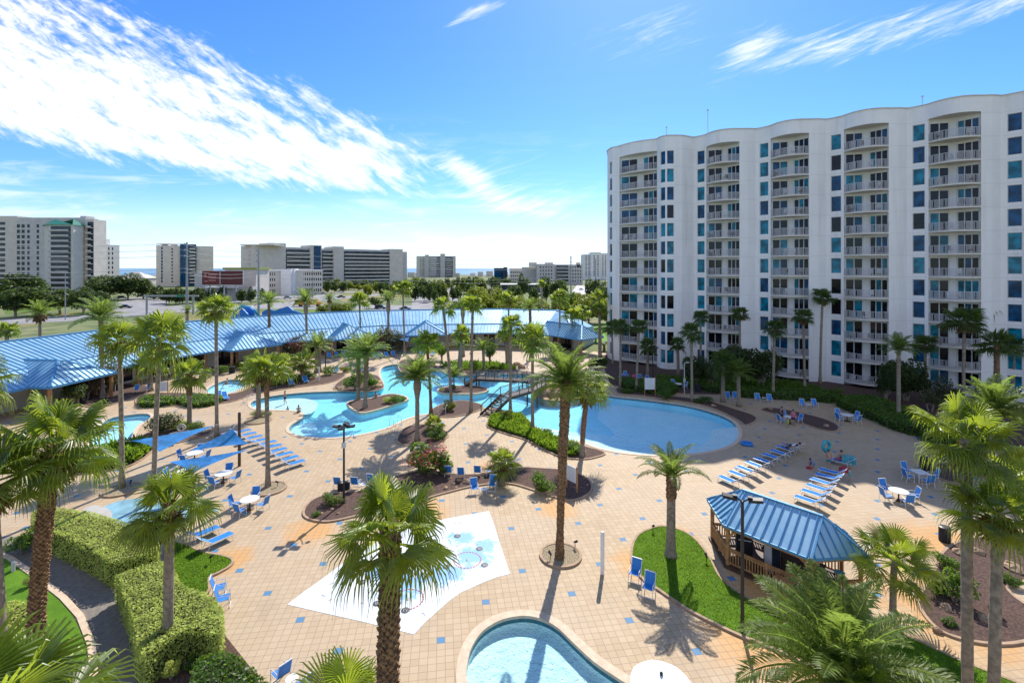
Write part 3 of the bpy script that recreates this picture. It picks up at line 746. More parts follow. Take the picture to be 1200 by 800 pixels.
def balspan(a, b, bulge, backs=(-.5, -1.5, -.7), n=10, panes=(2, 3)):
    A, B = Vector(a[:2]), Vector(b[:2]); d, nn = outn(a, b); L = (B-A).length
    curve = [A+(B-A)*(i/n)+nn*bulge*4*(i/n)*(1-i/n) for i in range(n+1)]
    for i in range(n): outline.append(tuple(curve[i]))
    for i in range(n): vwall(curve[i], curve[i+1], ZC, ZT)
    bk = [A+nn*backs[0], A+d*L*.42+nn*backs[1], A+d*L*.56+nn*backs[1], B+nn*backs[2]]
    vwall(A, bk[0], 0, ZC); vwall(bk[3], B, 0, ZC)
    for i in range(3): wall.quad((*bk[i], 0), (*bk[i+1], 0), (*bk[i+1], ZC), (*bk[i], ZC))
    poly = [tuple(c) for c in curve]+[tuple(c) for c in bk[::-1]]
    wall.m = 1; wall.flat(poly, ZC-.004); wall.m = 0
    for k, f in enumerate(FL):
        s_ = MB(); s_.prism(poly, f-.22, f, bottom=True)
        sl_ = part('balcony', s_, M['soffit'], tower, True)
        r_ = MB(); inn = [c-nn*.12 for c in curve]
        inn[0] = A-nn*.12+d*.04; inn[-1] = B-nn*.12-d*.04
        for i in range(n):
            r_.bar((*inn[i], f+1.07), (*inn[i+1], f+1.07), .06, .05); r_.bar((*inn[i], f+.1), (*inn[i+1], f+.1), .04, .04)
            if i % 2 == 0: r_.bar((*inn[i], f), (*inn[i], f+1.07), .055)
            m_ = int((inn[i+1]-inn[i]).length/.135)
            for q in range(1, m_+1):
                p = inn[i].lerp(inn[i+1], q/(m_+1)); r_.bar((*p, f+.1), (*p, f+1.05), .04)
        r_.bar((*inn[n], f), (*inn[n], f+1.07), .055)
        part('railing', r_, M['rail'], sl_, True)
        for (q0, q1, np_) in ((bk[0], bk[1], panes[0]), (bk[2], bk[3], panes[1])):
            dd = (q1-q0).normalized(); n2 = Vector((dd.y, -dd.x)); LL = (q1-q0).length
            if n2.dot(nn) < 0: n2 = -n2
            g_ = MB(); fm = MB(); x0, x1 = .12, LL-.12
            zt = f+2.45
            for j in range(np_):
                u0 = x0+(x1-x0)*j/np_+.05; u1 = x0+(x1-x0)*(j+1)/np_-.05
                p_, q_ = q0+dd*u0+n2*.04, q0+dd*u1+n2*.04
                g_.m = brnd.choices((0, 1, 2), (8, 2, 2))[0]
                g_.quad((*p_, f+.05), (*q_, f+.05), (*q_, zt), (*p_, zt))
            dr = part('sliding_door', g_, [M['g_dark'], M['g_teal'], M['g_navy']], sl_, True)
            for j in range(np_+1):
                u0 = x0+(x1-x0)*j/np_; p_ = q0+dd*u0+n2*.05; fm.bar((*p_, f+.03), (*p_, zt+.05), .1, .08)
            fm.bar((*(q0+dd*x0+n2*.05), zt+.05), (*(q0+dd*x1+n2*.05), zt+.05), .08, .1)
            part('door_frame', fm, M['white'], sl_, True)
        balc.append((f, [(A.lerp(B, t_)+nn*(bulge*.45-.0)) for t_ in (.2, .42, .62, .8)], nn))
balc = []
# the rounded end
E = [(21.9, 108), (18.15, 92.6), (18.25, 91.0), (18.5, 89.9), (19.6, 88.75), (25.0, 83.9), (25.2, 82.6), (25.75, 81.75), (26.0, 81.6), (27.15, 81.5), (28.5, 81.6), (30.9, 82.8)]
vwall(E[0], E[1], 0, ZT); outline.append(E[0])
outline.append(E[1]); vwall(E[1], E[2], 0, ZT)
winspan(E[2], E[3]); wspan(E[3], E[4]); balspan(E[4], E[5], .75, (-.5, -1.3, -.9)); wspan(E[5], E[6]); winspan(E[6], E[7]); wspan(E[7], E[8]); winspan(E[8], E[9]); wspan(E[9], E[10]); wspan(E[10], E[11])
for k in range(6):
    O = P0+DV*(L_*k)
    def pt(u, v): q = O+DV*u+NV*v; return (q.x, q.y)
    wspan(pt(0, 0), pt(.6, .08)); winspan(pt(.6, .08), pt(1.85, .5)); wspan(pt(1.85, .5), pt(2.2, .72))
    balspan(pt(2.2, .72), pt(7.3, 1.45), 1.25)
    wspan(pt(7.3, 1.45), pt(8.5, .85)); wspan(pt(8.5, .85), pt(L_, 0))
Z_ = P0+DV*(L_*6); back = Z_-NV*20
outline.append(tuple(Z_)); outline.append(tuple(back)); 
vwall(tuple(Z_), tuple(back), 0, ZT); vwall(tuple(back), E[0], 0, ZT)
wall.flat(outline, ZT-.5)
def towermat():
    m, t, out = newmat('tower_stucco')
    tc = t.node('ShaderNodeTexCoord').outputs['Object']; x, y, z = t.sep(tc)
    j = 1.0-((((z-.55)/3.04).fract()-.0).min(1.0-((z-.55)/3.04).fract())).ss(.006, .016)
    n = t.noise(tc, .35, 5); n2 = t.noise(t.comb(x*.9, y*.9, z*.07), 1.2, 5)
    c = t.mix(n.ss(.3, .7), (.79, .765, .735), (.84, .815, .785))
    c = t.mix((n2.ss(.48, .8))*.4, c, (.58, .54, .50))
    c = t.mix(j*.30, c, (.40, .36, .34))
    p = t.node('ShaderNodeBsdfPrincipled', i_Roughness=.8); t.nt.links.new(c, p.inputs['Base Color']); t.nt.links.new(p.outputs[0], out.inputs[0]); return m
part('wall', wall, [towermat(), M['soffit']], tower, True)
# thin cap along the parapet
cap = MB(); ol = outline
for i in range(len(ol)-1):
    cap.bar((ol[i][0], ol[i][1], ZT+.05), (ol[i+1][0], ol[i+1][1], ZT+.05), .34, .1)
part('parapet_cap', cap, M['soffit'], tower, True)
for px, Y, top, lab in ((829.5, 86, 130, 'tallest thin rooftop mast on the white apartment tower'), (781, 90, 150, 'short thin rooftop mast on the rounded end of the tower'), (1081, 74, 114, 'thin rooftop mast midway along the tower parapet')):
    a = at(px, Y); h_ = zat(top, Y); m_ = MB(); m_.tube([(0, 0, ZT-.5), (0, 0, h_)], .05, 5); m_.box((0, 0, h_+.1), (.22, .22, .25)); m_.tube([(0, 0, ZT-.5), (0, 0, ZT+.3)], .12, 6)
    single('rooftop_mast', m_, M['seal'], lab, 'mast', (a[0], a[1], 0))
# chairs on the balconies
def simple_chair(mname):
    m_ = MB(); m_.box((0, 0, .42), (.5, .5, .05)); m_.box((0, -.27, .72), (.5, .05, .6), rx=-.2)
    for x in (-.22, .22):
        for y in (-.22, .22): m_.bar((x, y, 0), (x, y, .42), .04)
        m_.bar((x*1.1, -.25, .64), (x*1.1, .25, .64), .05)
    return m_.mesh('balcony_chair', M[mname])
cms = [simple_chair(q) for q in ('darkwood', 'rail', 'whitemetal')]
for i, (f, ps, nn) in enumerate(balc):
    if f < 4 and i % 2: continue
    for p in brnd.sample(ps, brnd.choice((1, 2, 2))):
        q = brnd.choices((0, 1, 2), (6, 2, 1))[0]
        o = link('balcony_chair', cms[q], None, (p.x, p.y, f), math.atan2(nn.y, nn.x)-PI/2+brnd.uniform(-.6, .6))
        tag(o, ('brown', 'grey', 'white')[q]+' chair standing behind the railing of a tower balcony', 'chair', 'chairs on the tower balconies')
# ================================================================ clubhouse: long curved low building under a blue seamed roof
club = thing('clubhouse', 'long low curved clubhouse with blue standing-seam metal roof', 'building', (-30, 100, 0))
ev = [Vector(p) for p in EAVE]
def normals(pts):
    out = []
    for i in range(len(pts)):
        d = (pts[min(i+1, len(pts)-1)]-pts[max(i-1, 0)]).normalized(); out.append(Vector((-d.y, d.x)))
    return out
nv = normals(ev)
ZE, ZB, ZR = 3.2, 4.75, 7.3
brk = [ev[i]+nv[i]*3.4 for i in range(len(ev))]; rdg = [ev[i]+nv[i]*11.5 for i in range(len(ev))]; bev = [ev[i]+nv[i]*20 for i in range(len(ev))]
rdg[-1] = ev[-1]+nv[-1]*9+Vector((-5, 1)); bev[-1] = ev[-1]+nv[-1]*16+Vector((-1, 0))
low, upr, seam = MB(), MB(), MB()
def seams(a0, a1, b0, b1, sp=.66, w=.07, h=.09):
    """ribs from the lower edge a0-a1 to the upper edge b0-b1"""
    a0, a1, b0, b1 = (Vector(q) for q in (a0, a1, b0, b1)); n = max(1, int((a1-a0).length/sp))
    for i in range(n):
        p, q = a0.lerp(a1, (i+.5)/n), b0.lerp(b1, (i+.5)/n)
        if (q-p).length > .3: seam.bar(p+Vector((0, 0, h/2)), q+Vector((0, 0, h/2)), w, h)
def fseams(vs, sp=.6, w=.07, h=.09):
    """ribs running straight up a roof face whose lower edge is vs[0]-vs[1]"""
    vs = [Vector(v) for v in vs]; a, b = vs[0], vs[1]; L = (b-a).length; ue = (b-a)/L
    nn = (b-a).cross(vs[2]-a).normalized(); up = nn.cross(ue)
    if up.z < 0: up = -up
    if nn.z < 0: nn = -nn
    P2 = [((v-a).dot(ue), (v-a).dot(up)) for v in vs]; n = max(1, int(L/sp)); N = len(vs)
    for i in range(n):
        u = L*(i+.5)/n; t = 0
        for k in range(1, N):
            (x0, y0), (x1, y1) = P2[k], P2[(k+1) % N]
            if (x0-u)*(x1-u) < 0: t = max(t, y0+(y1-y0)*(u-x0)/(x1-x0))
        if t > .15: seam.bar(a+ue*u+nn*h*.5, a+ue*u+up*t+nn*h*.5, w, h)
for i in range(len(ev)-1):
    E0, E1, B0, B1, R0, R1, K0, K1 = ((*v[k], z) for v, z in ((ev, ZE), (brk, ZB), (rdg, ZR), (bev, 3.4)) for k in (i, i+1))
    low.quad(E0, E1, B1, B0); upr.quad((*brk[i], ZB+.05), (*brk[i+1], ZB+.05), R1, R0); upr.quad(K1, K0, R0, R1)
    seams(E0, E1, B0, B1); seams((*brk[i], ZB+.05), (*brk[i+1], ZB+.05), R0, R1)
    seam.bar((*ev[i], ZE-.08), (*ev[i+1], ZE-.08), .12, .26); seam.bar((*brk[i], ZB+.02), (*brk[i+1], ZB+.02), .2, .14)
    seam.bar((*rdg[i], ZR+.06), (*rdg[i+1], ZR+.06), .4, .12)
# hipped end
upr.add([(*brk[-1], ZB+.05), (*bev[-1], 3.4), (*rdg[-1], ZR)], ((0, 1, 2),)); seam.bar((*ev[-1], ZE), (*rdg[-1], ZR+.05), .25, .12)
low.add([(*ev[-1], ZE), (*bev[-1], 3.4), (*brk[-1], ZB)], ((0, 1, 2),))
part('lower_roof', low, M['roof'], club, True); part('main_roof', upr, M['roof'], club, True)
part('roof_seams', seam, M['roof_seam'], club, True)
wl = MB(); posts = []
for i in range(len(ev)-1):
    a, b = ev[i]+nv[i]*3.6, ev[i+1]+nv[i+1]*3.6; vw = MB()
    wl.quad((*a, 0), (*b, 0), (*b, ZB), (*a, ZB))
    n = max(1, int((b-a).length/4.2))
    for k in range(n):
        p, q = a.lerp(b, (k+.2)/n), a.lerp(b, (k+.75)/n); nn = nv[i]*-.05
        if (i+k) % 3 != 2:
            g_ = MB(); g_.quad((*(p+nn), .3 if (i+k) % 2 else .05), (*(q+nn), .3 if (i+k) % 2 else .05), (*(q+nn), 2.4), (*(p+nn), 2.4)); part('window', g_, M['g_dark'], club, True)
        pp_ = ev[i].lerp(ev[i+1], (k+.5)/n)+nv[i]*.5
        g_ = MB(); g_.bar((*pp_, 0), (*pp_, ZE), .28); part('post', g_, M['wood'], club, True)
    a2, b2 = bev[i]-nv[i]*1, bev[i+1]-nv[i+1]*1
    wl.quad((*b2, 0), (*a2, 0), (*a2, 3.6), (*b2, 3.6))
wl.quad((*(ev[-1]+nv[-1]*3.6), 0), (*(bev[-1]-nv[-1]), 0), (*(bev[-1]-nv[-1]), 4), (*(ev[-1]+nv[-1]*3.6), 4))
part('wall', wl, M['offwhite'], club, True)
mb = MB()
for i in range(len(ev)-1): mb.quad((*ev[i], ZE-.2), (*(ev[i]+nv[i]*3.6), ZE-.2), (*(ev[i+1]+nv[i+1]*3.6), ZE-.2), (*ev[i+1], ZE-.2))
part('porch_ceiling', mb, M['soffit'], club, True)
# projecting hipped porches with a blue gable above each
def porch(pos, dirn, wd, dp, gh):
    d = Vector(dirn).normalized(); s_ = Vector((d.y, -d.x)); p = Vector(pos)
    r_ = MB(); hh = 2.3
    c = [p-s_*wd-d*9.0, p+s_*wd-d*9.0, p+s_*wd+d*dp, p-s_*wd+d*dp]; z = ZE+.06
    apex = p+d*(dp-wd*.9); bk_ = p-d*9.0
    top = z+hh
    A_, B_ = (*apex, top), (*bk_, top+.0)
    r_.add([(*c[3], z), (*c[2], z), A_], ((0, 1, 2),))
    r_.add([(*c[2], z), (*c[1], z+.0), B_, A_], ((0, 1, 2, 3),)); r_.add([(*c[0], z), (*c[3], z), A_, B_], ((0, 1, 2, 3),))
    q = part('porch_roof', r_, M['roof'], club, True)
    global seam; keep = seam; seam = MB()
    fseams(((*c[3], z), (*c[2], z), A_)); fseams(((*c[2], z), (*c[1], z), B_, A_)); fseams(((*c[0], z), (*c[3], z), A_, B_))
    for k in (2, 3): seam.bar((*c[k], z+.05), A_, .2, .12)
    seam.bar(A_, B_, .25, .12)
    for k in ((3, 2), (2, 1), (0, 3)): seam.bar((*c[k[0]], z-.1), (*c[k[1]], z-.1), .12, .26)
    part('roof_seams', seam, M['roof_seam'], q, True); seam = keep
    for k in (2, 3):
        g_ = MB(); u = c[k]-d*.4-s_*(.4 if k == 2 else -.4); g_.bar((*u, 0), (*u, ZE), .3); part('post', g_, M['wood'], club, True)
porch((-55.2, 60.5), (1, -.12), 4.2, 2.4, 3.2)
porch((-46.6, 86), (.82, -.58), 4.4, 3.0, 3.6)
porch((-32.5, 97.7), (.55, -.84), 4.4, 3.0, 3.2)
porch((-18, 102.2), (.18, -.98), 4.4, 2.6, 3.2)
porch((13.2, 98.5), (.62, -.78), 3.2, 4.2, 2.6)
# ================================================================ distant buildings
FARG = 'distant buildings beyond the highway'
def face_windows(b, a, c, z0, z1, nx, nz, wf=.5, hf=.55, m='g_far', limit=100, bal=False, skip=0):
    """window openings as separate parts along the wall a-c"""
    a, c = Vector(a), Vector(c); d = (c-a); L = d.length; d.normalize(); n = Vector((d.y, -d.x))
    cw = L/nx; ch = (z1-z0)/nz; me = MB()
    w_, h_ = cw*wf, ch*hf
    me.quad((0, 0, 0), (w_*d.x, w_*d.y, 0), (w_*d.x, w_*d.y, h_), (0, 0, h_)); me = me.mesh('window', M[m])
    for i in range(nx):
        for j in range(nz):
            if b['_n'] >= limit: return
            p = a+d*(cw*(i+.5-wf/2))+n*.08; o = link('window', me, b, (p.x-b.location.x, p.y-b.location.y, z0+ch*(j+.25))); b['_n'] += 1
def balconies(b, a, c, z0, z1, nz, dp=1.5, m='soffit', inset=True):
    a, c = Vector(a), Vector(c); d = (c-a).normalized(); n = Vector((d.y, -d.x)); ch = (z1-z0)/nz
    bk_ = MB(); bk_.quad((*(a+n*.05), z0), (*(c+n*.05), z0), (*(c+n*.05), z1), (*(a+n*.05), z1)); part('glazed_wall', bk_, M['g_far'], b, True)
    for j in range(nz):
        s_ = MB(); z = z0+ch*j
        q = [a, c, c+n*dp, a+n*dp]; s_.prism([tuple(v) for v in q], z-.15, z+.15, bottom=True)
        s_.quad((*q[3], z), (*q[2], z), (*q[2], z+1.05), (*q[3], z+1.05))
        part('balcony', s_, M[m], b, True)
def slab(b, poly, h_, m, name='wall', z0=0):
    if area(poly) < 0: poly = poly[::-1]
    w_ = MB(); w_.prism(poly, z0, h_); part(name, w_, M[m], b, True)
def fb(label, x, y):
    b = thing('distant_building', label, 'building', (x, y, 0), 0, FARG); b['_n'] = 0; return b
def xs(px, Y): return (px-600)/570*Y
def rect(p0, p1, Y, dp, Y1=None):
    """front edge runs from px p0 at depth Y to px p1 at depth Y1"""
    Y1 = Y1 or Y; a = Vector((xs(p0, Y), Y)); c = Vector((xs(p1, Y1), Y1)); d = (c-a).normalized(); n = Vector((-d.y, d.x))
    return [tuple(a), tuple(c), tuple(c+n*dp), tuple(a+n*dp)]
def rectp(p0, p1, Y, dp):
    """front edge square to the line of sight at its middle"""
    t = ((p0+p1)/2-600)/570; m = Vector((t*Y, Y)); d = Vector((1, -t)).normalized(); n = Vector((-d.y, d.x))
    def hit(px): u = (px-600)/570; k = (u*m.y-m.x)/(d.x-u*d.y); return m+d*k
    a, c = hit(p0), hit(p1); return [tuple(a), tuple(c), tuple(c+n*dp), tuple(a+n*dp)]
def on(q, px):
    a, c = Vector(q[0]), Vector(q[1]); d = c-a; u = (px-600)/570; k = (u*a.y-a.x)/(d.x-u*d.y); return tuple(a+d*k)
# A: tall cream tower with green hip roof
b = fb('tall cream condominium with a green hipped roof on its corner bay', -250, 290)
q = rect(-60, 20, 300, 30); slab(b, q, zat(253, 300), 'tan_wall'); face_windows(b, q[0], (xs(12, 300), 300), 4, 46, 4, 13, .35)
q = rect(20, 100, 296, 9); slab(b, q, zat(255, 296), 'grey_wall')
face_windows(b, (xs(19, 296), 295.9), (xs(30, 296), 295.9), 5, 44, 2, 12, .6, .6, 'g_dark'); face_windows(b, (xs(31, 296), 295.9), (xs(36, 296), 295.9), 5, 44, 1, 12, .5, .6, 'g_dark'); face_windows(b, (xs(42, 296), 295.9), (xs(47, 296), 295.9), 5, 44, 1, 12, .5, .6, 'g_dark')
q = [(xs(52, 288), 288), (xs(58, 283), 283), (xs(86, 283), 283), (xs(98, 290), 290), (xs(98, 296), 296), (xs(52, 296), 296)]; slab(b, q, zat(263, 284), 'offwhite', 'wing')
balconies(b, (xs(59.5, 283), 283), (xs(83, 283), 283), 5, zat(265, 283), 12, 1.6, 'grey_wall')
face_windows(b, (xs(52.6, 287), 287.6), (xs(57.4, 283.5), 283.6), 5, zat(265, 283), 1, 12, .6, .6, 'g_teal')
face_windows(b, q[2], q[3], 5, zat(265, 283), 2, 12, .3, .4, 'g_dark')
rf = MB(); zb = zat(263.5, 283); zt = zat(256, 287); e = offset(q, 1.2); cc = (xs(76, 291), 291)
for i in range(len(e)): rf.add([(*e[i], zb), (*e[(i+1) % len(e)], zb), (cc[0]-6 if e[i][0] < cc[0] else cc[0]+5, cc[1], zt)], ((0, 1, 2),))
part('roof', rf, M['green_roof'], b, True)
q = rect(100, 110, 292, 9); slab(b, q, zat(257, 292), 'tan_wall', 'wing'); balconies(b, (xs(103, 292), 291.8), (xs(109.5, 292), 291.8), 5, zat(260, 292), 11, 1.6)
q = rect(94, 101, 300, 6); slab(b, q, zat(253, 300), 'grey_wall', 'penthouse', 40)
# B white block behind
b = fb('plain white block standing just behind the cream condominium', -320, 395)
q = rectp(110, 129, 395, 20); slab(b, q, zat(280, 395), 'white'); q = rectp(118, 140, 388, 24); slab(b, q, zat(287, 388), 'white', 'wing'); face_windows(b, on(q, 121), on(q, 134), 4, zat(289, 388), 3, 8, .35, .6, 'g_dark')
# C
b = fb('cream slab tower with a dark blue glazed centre strip', -290, 450)
Q = rectp(183, 250, 450, 22)
def sub(Q, p0, p1, out, dp):
    a, c = Vector(on(Q, p0)), Vector(on(Q, p1)); d = (c-a).normalized(); n = Vector((-d.y, d.x)); return [tuple(a-n*out), tuple(c-n*out), tuple(c+n*dp), tuple(a+n*dp)]
for p0, p1 in ((183, 211), (230, 250)): slab(b, sub(Q, p0, p1, 0, 20), zat(288, 450), 'tan_wall', 'wall' if p0 < 200 else 'wing')
q = sub(Q, 211, 230, 1.5, 20); slab(b, q, zat(286, 448), 'g_navy', 'glazed_core'); balconies(b, on(q, 222), on(q, 229), 3, zat(288, 448), 11, 1.2, 'offwhite'); 
face_windows(b, on(Q, 200.5), on(Q, 203), 3, zat(290, 450), 1, 11, .7, .5, 'g_dark'); face_windows(b, on(Q, 188.5), on(Q, 191), 3, zat(290, 450), 1, 11, .7, .8, 'g_navy')
m_ = MB(); m_.box((xs(191, 450), 458, zat(285.5, 450)), (14, 14, .6)); m_.box((xs(186, 450), 458, zat(287, 450)), (.8, 8, 2.6)); m_.box((xs(197, 450), 458, zat(287, 450)), (.8, 8, 2.6)); part('rooftop_canopy', m_, M['white'], b, True)
# D long balcony slab
b = fb('very long beige nine-storey slab with continuous balcony rows', -160, 400)
z_ = lambda py, Y: zat(py, Y)
def YD(px): return 372+(px-297)/180*95
for p0, p1, top, m_ in ((297, 317, 288, 'tan_wall'), (317, 335, 285, 'tan_wall'), (364, 377, 287.5, 'tan_wall'), (391, 403, 289, 'tan_wall'), (457, 472, 292, 'tan_wall')):
    q = rect(p0, p1, YD(p0)-2.5, 20, YD(p1)-2.5); slab(b, q, zat(top, YD((p0+p1)/2)), m_, 'wall')
q = rect(472, 477, YD(472), 18, YD(477)); slab(b, q, zat(295, YD(474)), 'grey_wall', 'wing')
for p0, p1, t0 in ((335, 364, 290), (377, 391, 291.5), (403, 457, 292.5)):
    q = rect(p0, p1, YD(p0), 18, YD(p1)); slab(b, q, zat(t0, YD((p0+p1)/2)), 'grey_wall', 'wing')
    balconies(b, q[0], q[1], 2.5, zat(t0+1, YD((p0+p1)/2))-1, 9, 1.8, 'tan_wall')
q = rect(368, 376, YD(368)-3, 3, YD(376)-3); slab(b, q, zat(288.5, YD(372)), 'g_navy', 'glazed_core')
face_windows(b, (xs(309, YD(309)), YD(309)-2.8), (xs(312.5, YD(312)), YD(312)-2.8), 3, zat(290, 375), 1, 9, .8, .8, 'g_navy')
m_ = MB(); m_.box((xs(303, 372), 378, zat(287, 372)), (26, 16, .7)); part('roof_slab', m_, M['offwhite'], b, True)
for j in range(9):
    s_ = MB(); z = 3+j*3.3; s_.box((xs(297, 372)-1.5, 376, z), (4, 9, .35)); s_.box((xs(297, 372)-3.3, 376, z+.6), (.2, 9, 1.0)); part('balcony', s_, M['offwhite'], b, True)
# E hotel in front
b = fb('cream four-storey hotel with white stair bays in front of the long slab', -140, 300)
q = rect(304, 378, 300, 18, 318); slab(b, q, zat(317.5, 305), 'offwhite'); 
for p0, p1, t0 in ((329, 341, 315.5), (341, 345, 315)):
    Y_ = 300+(p0-304)*.243-1.5; qq = rect(p0, p1, Y_, 6, Y_); slab(b, qq, zat(t0, Y_), 'white', 'stair_bay')
for p0, p1, n in ((305.5, 328, 9), (346, 377, 12)):
    Y0 = 300+(p0-304)*.243-.1; Y1 = 300+(p1-304)*.243-.1; face_windows(b, (xs(p0, Y0), Y0), (xs(p1, Y1), Y1), 1.0, 15.0, n, 4, .45, .5, 'g_dark')
rf = MB(); rf.prism(offset(q[::1] if area(q) > 0 else q[::-1], .8), zat(317.5, 305), zat(316.3, 305), bottom=True); part('cornice', rf, M['white'], b, True)
# F brick-and-billboard block
b = fb('low grey building with a yellow-topped parapet behind the billboard', -180, 262)
q = rect(264, 300, 262, 14, 262); slab(b, q, zat(316, 262), 'tan_wall'); q = rect(228, 256, 268, 14); slab(b, q, zat(320, 268), 'grey_wall', 'wing'); q = rect(240, 296, 258, 8); slab(b, q, zat(336, 258), 'grey_wall', 'wing')
rf = MB(); rf.prism([p for p in offset(rect(262, 301, 262, 14), .5)], zat(316, 262), zat(313.5, 262), bottom=True); part('parapet', rf, mat('yellow_green_trim', (.32, .36, .08), .7), b, True)
rf = MB(); rf.prism(rect(240, 277, 256, 5), zat(337.5, 256), zat(336, 256), bottom=True); part('canopy', rf, M['white'], b, True)
b = thing('billboard', 'wide maroon billboard with pale lettering on two panels', 'billboard', (xs(262, 245), 245, 0))
m_ = MB(); m_.box((-6.3, 0, zat(325.5, 245)), (8.9, .5, 6.9)); part('sign_panel', m_, mat('maroon_panel', (.15, .015, .012), .5), b)
m_ = MB(); m_.box((4.2, 0, zat(325.5, 245)), (11.2, .5, 6.9)); part('sign_panel', m_, M['brick_red'], b)
lt = MB(); zc = zat(325, 245)
for k, (x, z, w_, h_) in enumerate(((-9.0, 1.1, 1.1, 2.0), (-6.2, 1.4, 2.8, 1.0), (-4.0, 1.4, 1.2, 1.0), (-5.6, .0, 3.9, .9), (-8.6, -1.9, 1.8, .7), (-5.6, -1.5, 3.6, .8))): lt.box((x, -.27, zc+z), (w_, .06, h_))
part('lettering', lt, mat('faded_letters', (.40, .16, .14), .6), b)
fr = MB()
for x0, x1 in ((-10.9, -1.7), (-1.5, 9.9)):
    for z in (-3.6, 3.6): fr.bar((x0, -.1, zc+z), (x1, -.1, zc+z), .3)
    for x in (x0, x1): fr.bar((x, -.1, zc-3.6), (x, -.1, zc+3.6), .3)
part('frame', fr, M['rail'], b)
for x in (-7, 0, 6): m_ = MB(); m_.bar((x, .5, 0), (x, .5, zc-3), .5); part('post', m_, M['seal'], b)
# G
b = fb('grey beachfront tower block standing alone on the horizon', -85, 900)
q = rectp(488, 498, 900, 30); slab(b, q, zat(300, 900), 'offwhite'); q = rectp(498, 534, 905, 30); slab(b, q, zat(300, 905), 'grey_wall', 'wing')
for p0, p1, t0 in ((498, 502.5, 298.5), (516, 521.5, 297.3), (530.5, 534, 300)): qq = rectp(p0, p1, 897, 10); slab(b, qq, zat(t0, 897), 'grey_wall', 'stair_tower')
for p0, p1 in ((503, 516), (522, 530)): balconies(b, (xs(p0, 904), 904), (xs(p1, 904), 904), 3, zat(301.5, 900), 10, 3, 'white')
face_windows(b, (xs(489, 899), 899.5), (xs(497, 899), 899.5), 3, zat(301.5, 900), 3, 10, .4, .4)
# H
b = fb('wide blue-grey five-storey block with flat roof near the steel poles', 45, 500)
for p0, p1, t0, Y, m_ in ((612, 631, 313, 510, 'grey_wall'), (629, 650, 309.5, 495, 'grey_wall'), (650, 683, 310, 500, 'grey_wall')):
    q = rect(p0, p1, Y, 25); slab(b, q, zat(t0, Y), m_, 'wall' if p0 == 612 else 'wing')
for p0, p1 in ((620, 629), (639, 648), (676, 680)): q = rect(p0, p1, 500, 8); slab(b, q, zat(307.5, 500), 'tan_wall', 'roof_housing', 18)
face_windows(b, (xs(632, 494), 494.8), (xs(648, 494), 494.8), 2, zat(311, 495), 5, 5, .4, .5); balconies(b, (xs(652, 499.8), 499.8), (xs(666, 499.8), 499.8), 2, zat(311, 500), 5, 1.5, 'grey_wall'); face_windows(b, (xs(667, 499), 499.8), (xs(682, 499), 499.8), 2, zat(311, 500), 5, 5, .4, .5)
b = fb('pale slim high-rise partly hidden behind the white apartment tower', 90, 700)
for p0, p1, t0, Y in ((684, 693, 298, 705), (693, 704, 295.5, 695), (704, 712, 296.5, 705)): q = rect(p0, p1, Y, 30); slab(b, q, zat(t0, Y), 'white', 'wing')
for p0, p1, Y in ((685, 692, 705), (694, 703, 695), (705, 711, 705)): face_windows(b, (xs(p0, Y), Y-.3), (xs(p1, Y), Y-.3), 5, zat(299, Y), 2, 12, .3, .6)
b = fb('low dark blue building on the shoreline', -20, 620); q = rect(579, 594, 620, 20); slab(b, q, zat(314, 620), 'g_navy'); q = rect(590, 594.5, 615, 10); slab(b, q, zat(313, 615), 'g_far', 'wing')
b = fb('low white building beside the shoreline blue one', 5, 560); q = rect(597, 615, 560, 20); slab(b, q, zat(314.5, 560), 'offwhite'); face_windows(b, (xs(598, 559), 559.8), (xs(614, 559), 559.8), 2, 14, 7, 3, .5, .5)
b = fb('low tan shop with a flat roof and dark blue windows by the car park', 18, 300); q = rect(635, 661, 300, 18); slab(b, q, zat(332.5, 300), 'tan_wall'); face_windows(b, (xs(638, 299), 299.8), (xs(658, 299), 299.8), .4, 3.6, 5, 1, .7, .8, 'g_navy')
rf = MB(); rf.prism(rect(634, 662, 299, 20), zat(332.5, 300), zat(331.5, 300), bottom=True); part('cornice', rf, M['white'], b, True)
b = fb('long low grey-roofed shop partly behind trees', 10, 340); q = rect(588, 634, 340, 22); slab(b, q, 5.0, 'g_far'); q = rect(586, 636, 339, 24); slab(b, q, 5.6, 'grey_wall', 'roof', 5.0)
b = fb('row of low beach houses at the shore', -150, 950)
for k in range(16):
    p0 = 478+k*9.2+brnd.uniform(-1, 1)
    if k % 4 == 3: continue
    q = rect(p0, p0+brnd.uniform(5, 8), 940+brnd.uniform(-20, 20), 14); slab(b, q, brnd.uniform(7, 13), brnd.choice(('offwhite', 'white', 'tan_wall', 'soffit')), 'house')
b = fb('small tan-roofed beach house between dark trees and the sea', -300, 480); q = rect(146, 170, 480, 16); slab(b, q, 7, 'tan_wall')
rf = MB(); e = offset(q, 1.2); c0 = (xs(153, 488), 488, 13); c1 = (xs(163, 488), 488, 13)
rf.add([(*e[0], 7), (*e[1], 7), (*e[2], 7), (*e[3], 7), c0, c1], ((0, 1, 5, 4), (2, 3, 4, 5), (1, 2, 5), (3, 0, 4))); part('roof', rf, M['tan_wall'], b, True)
for o in list(bpy.data.objects):
    if '_n' in o.keys(): del o['_n']
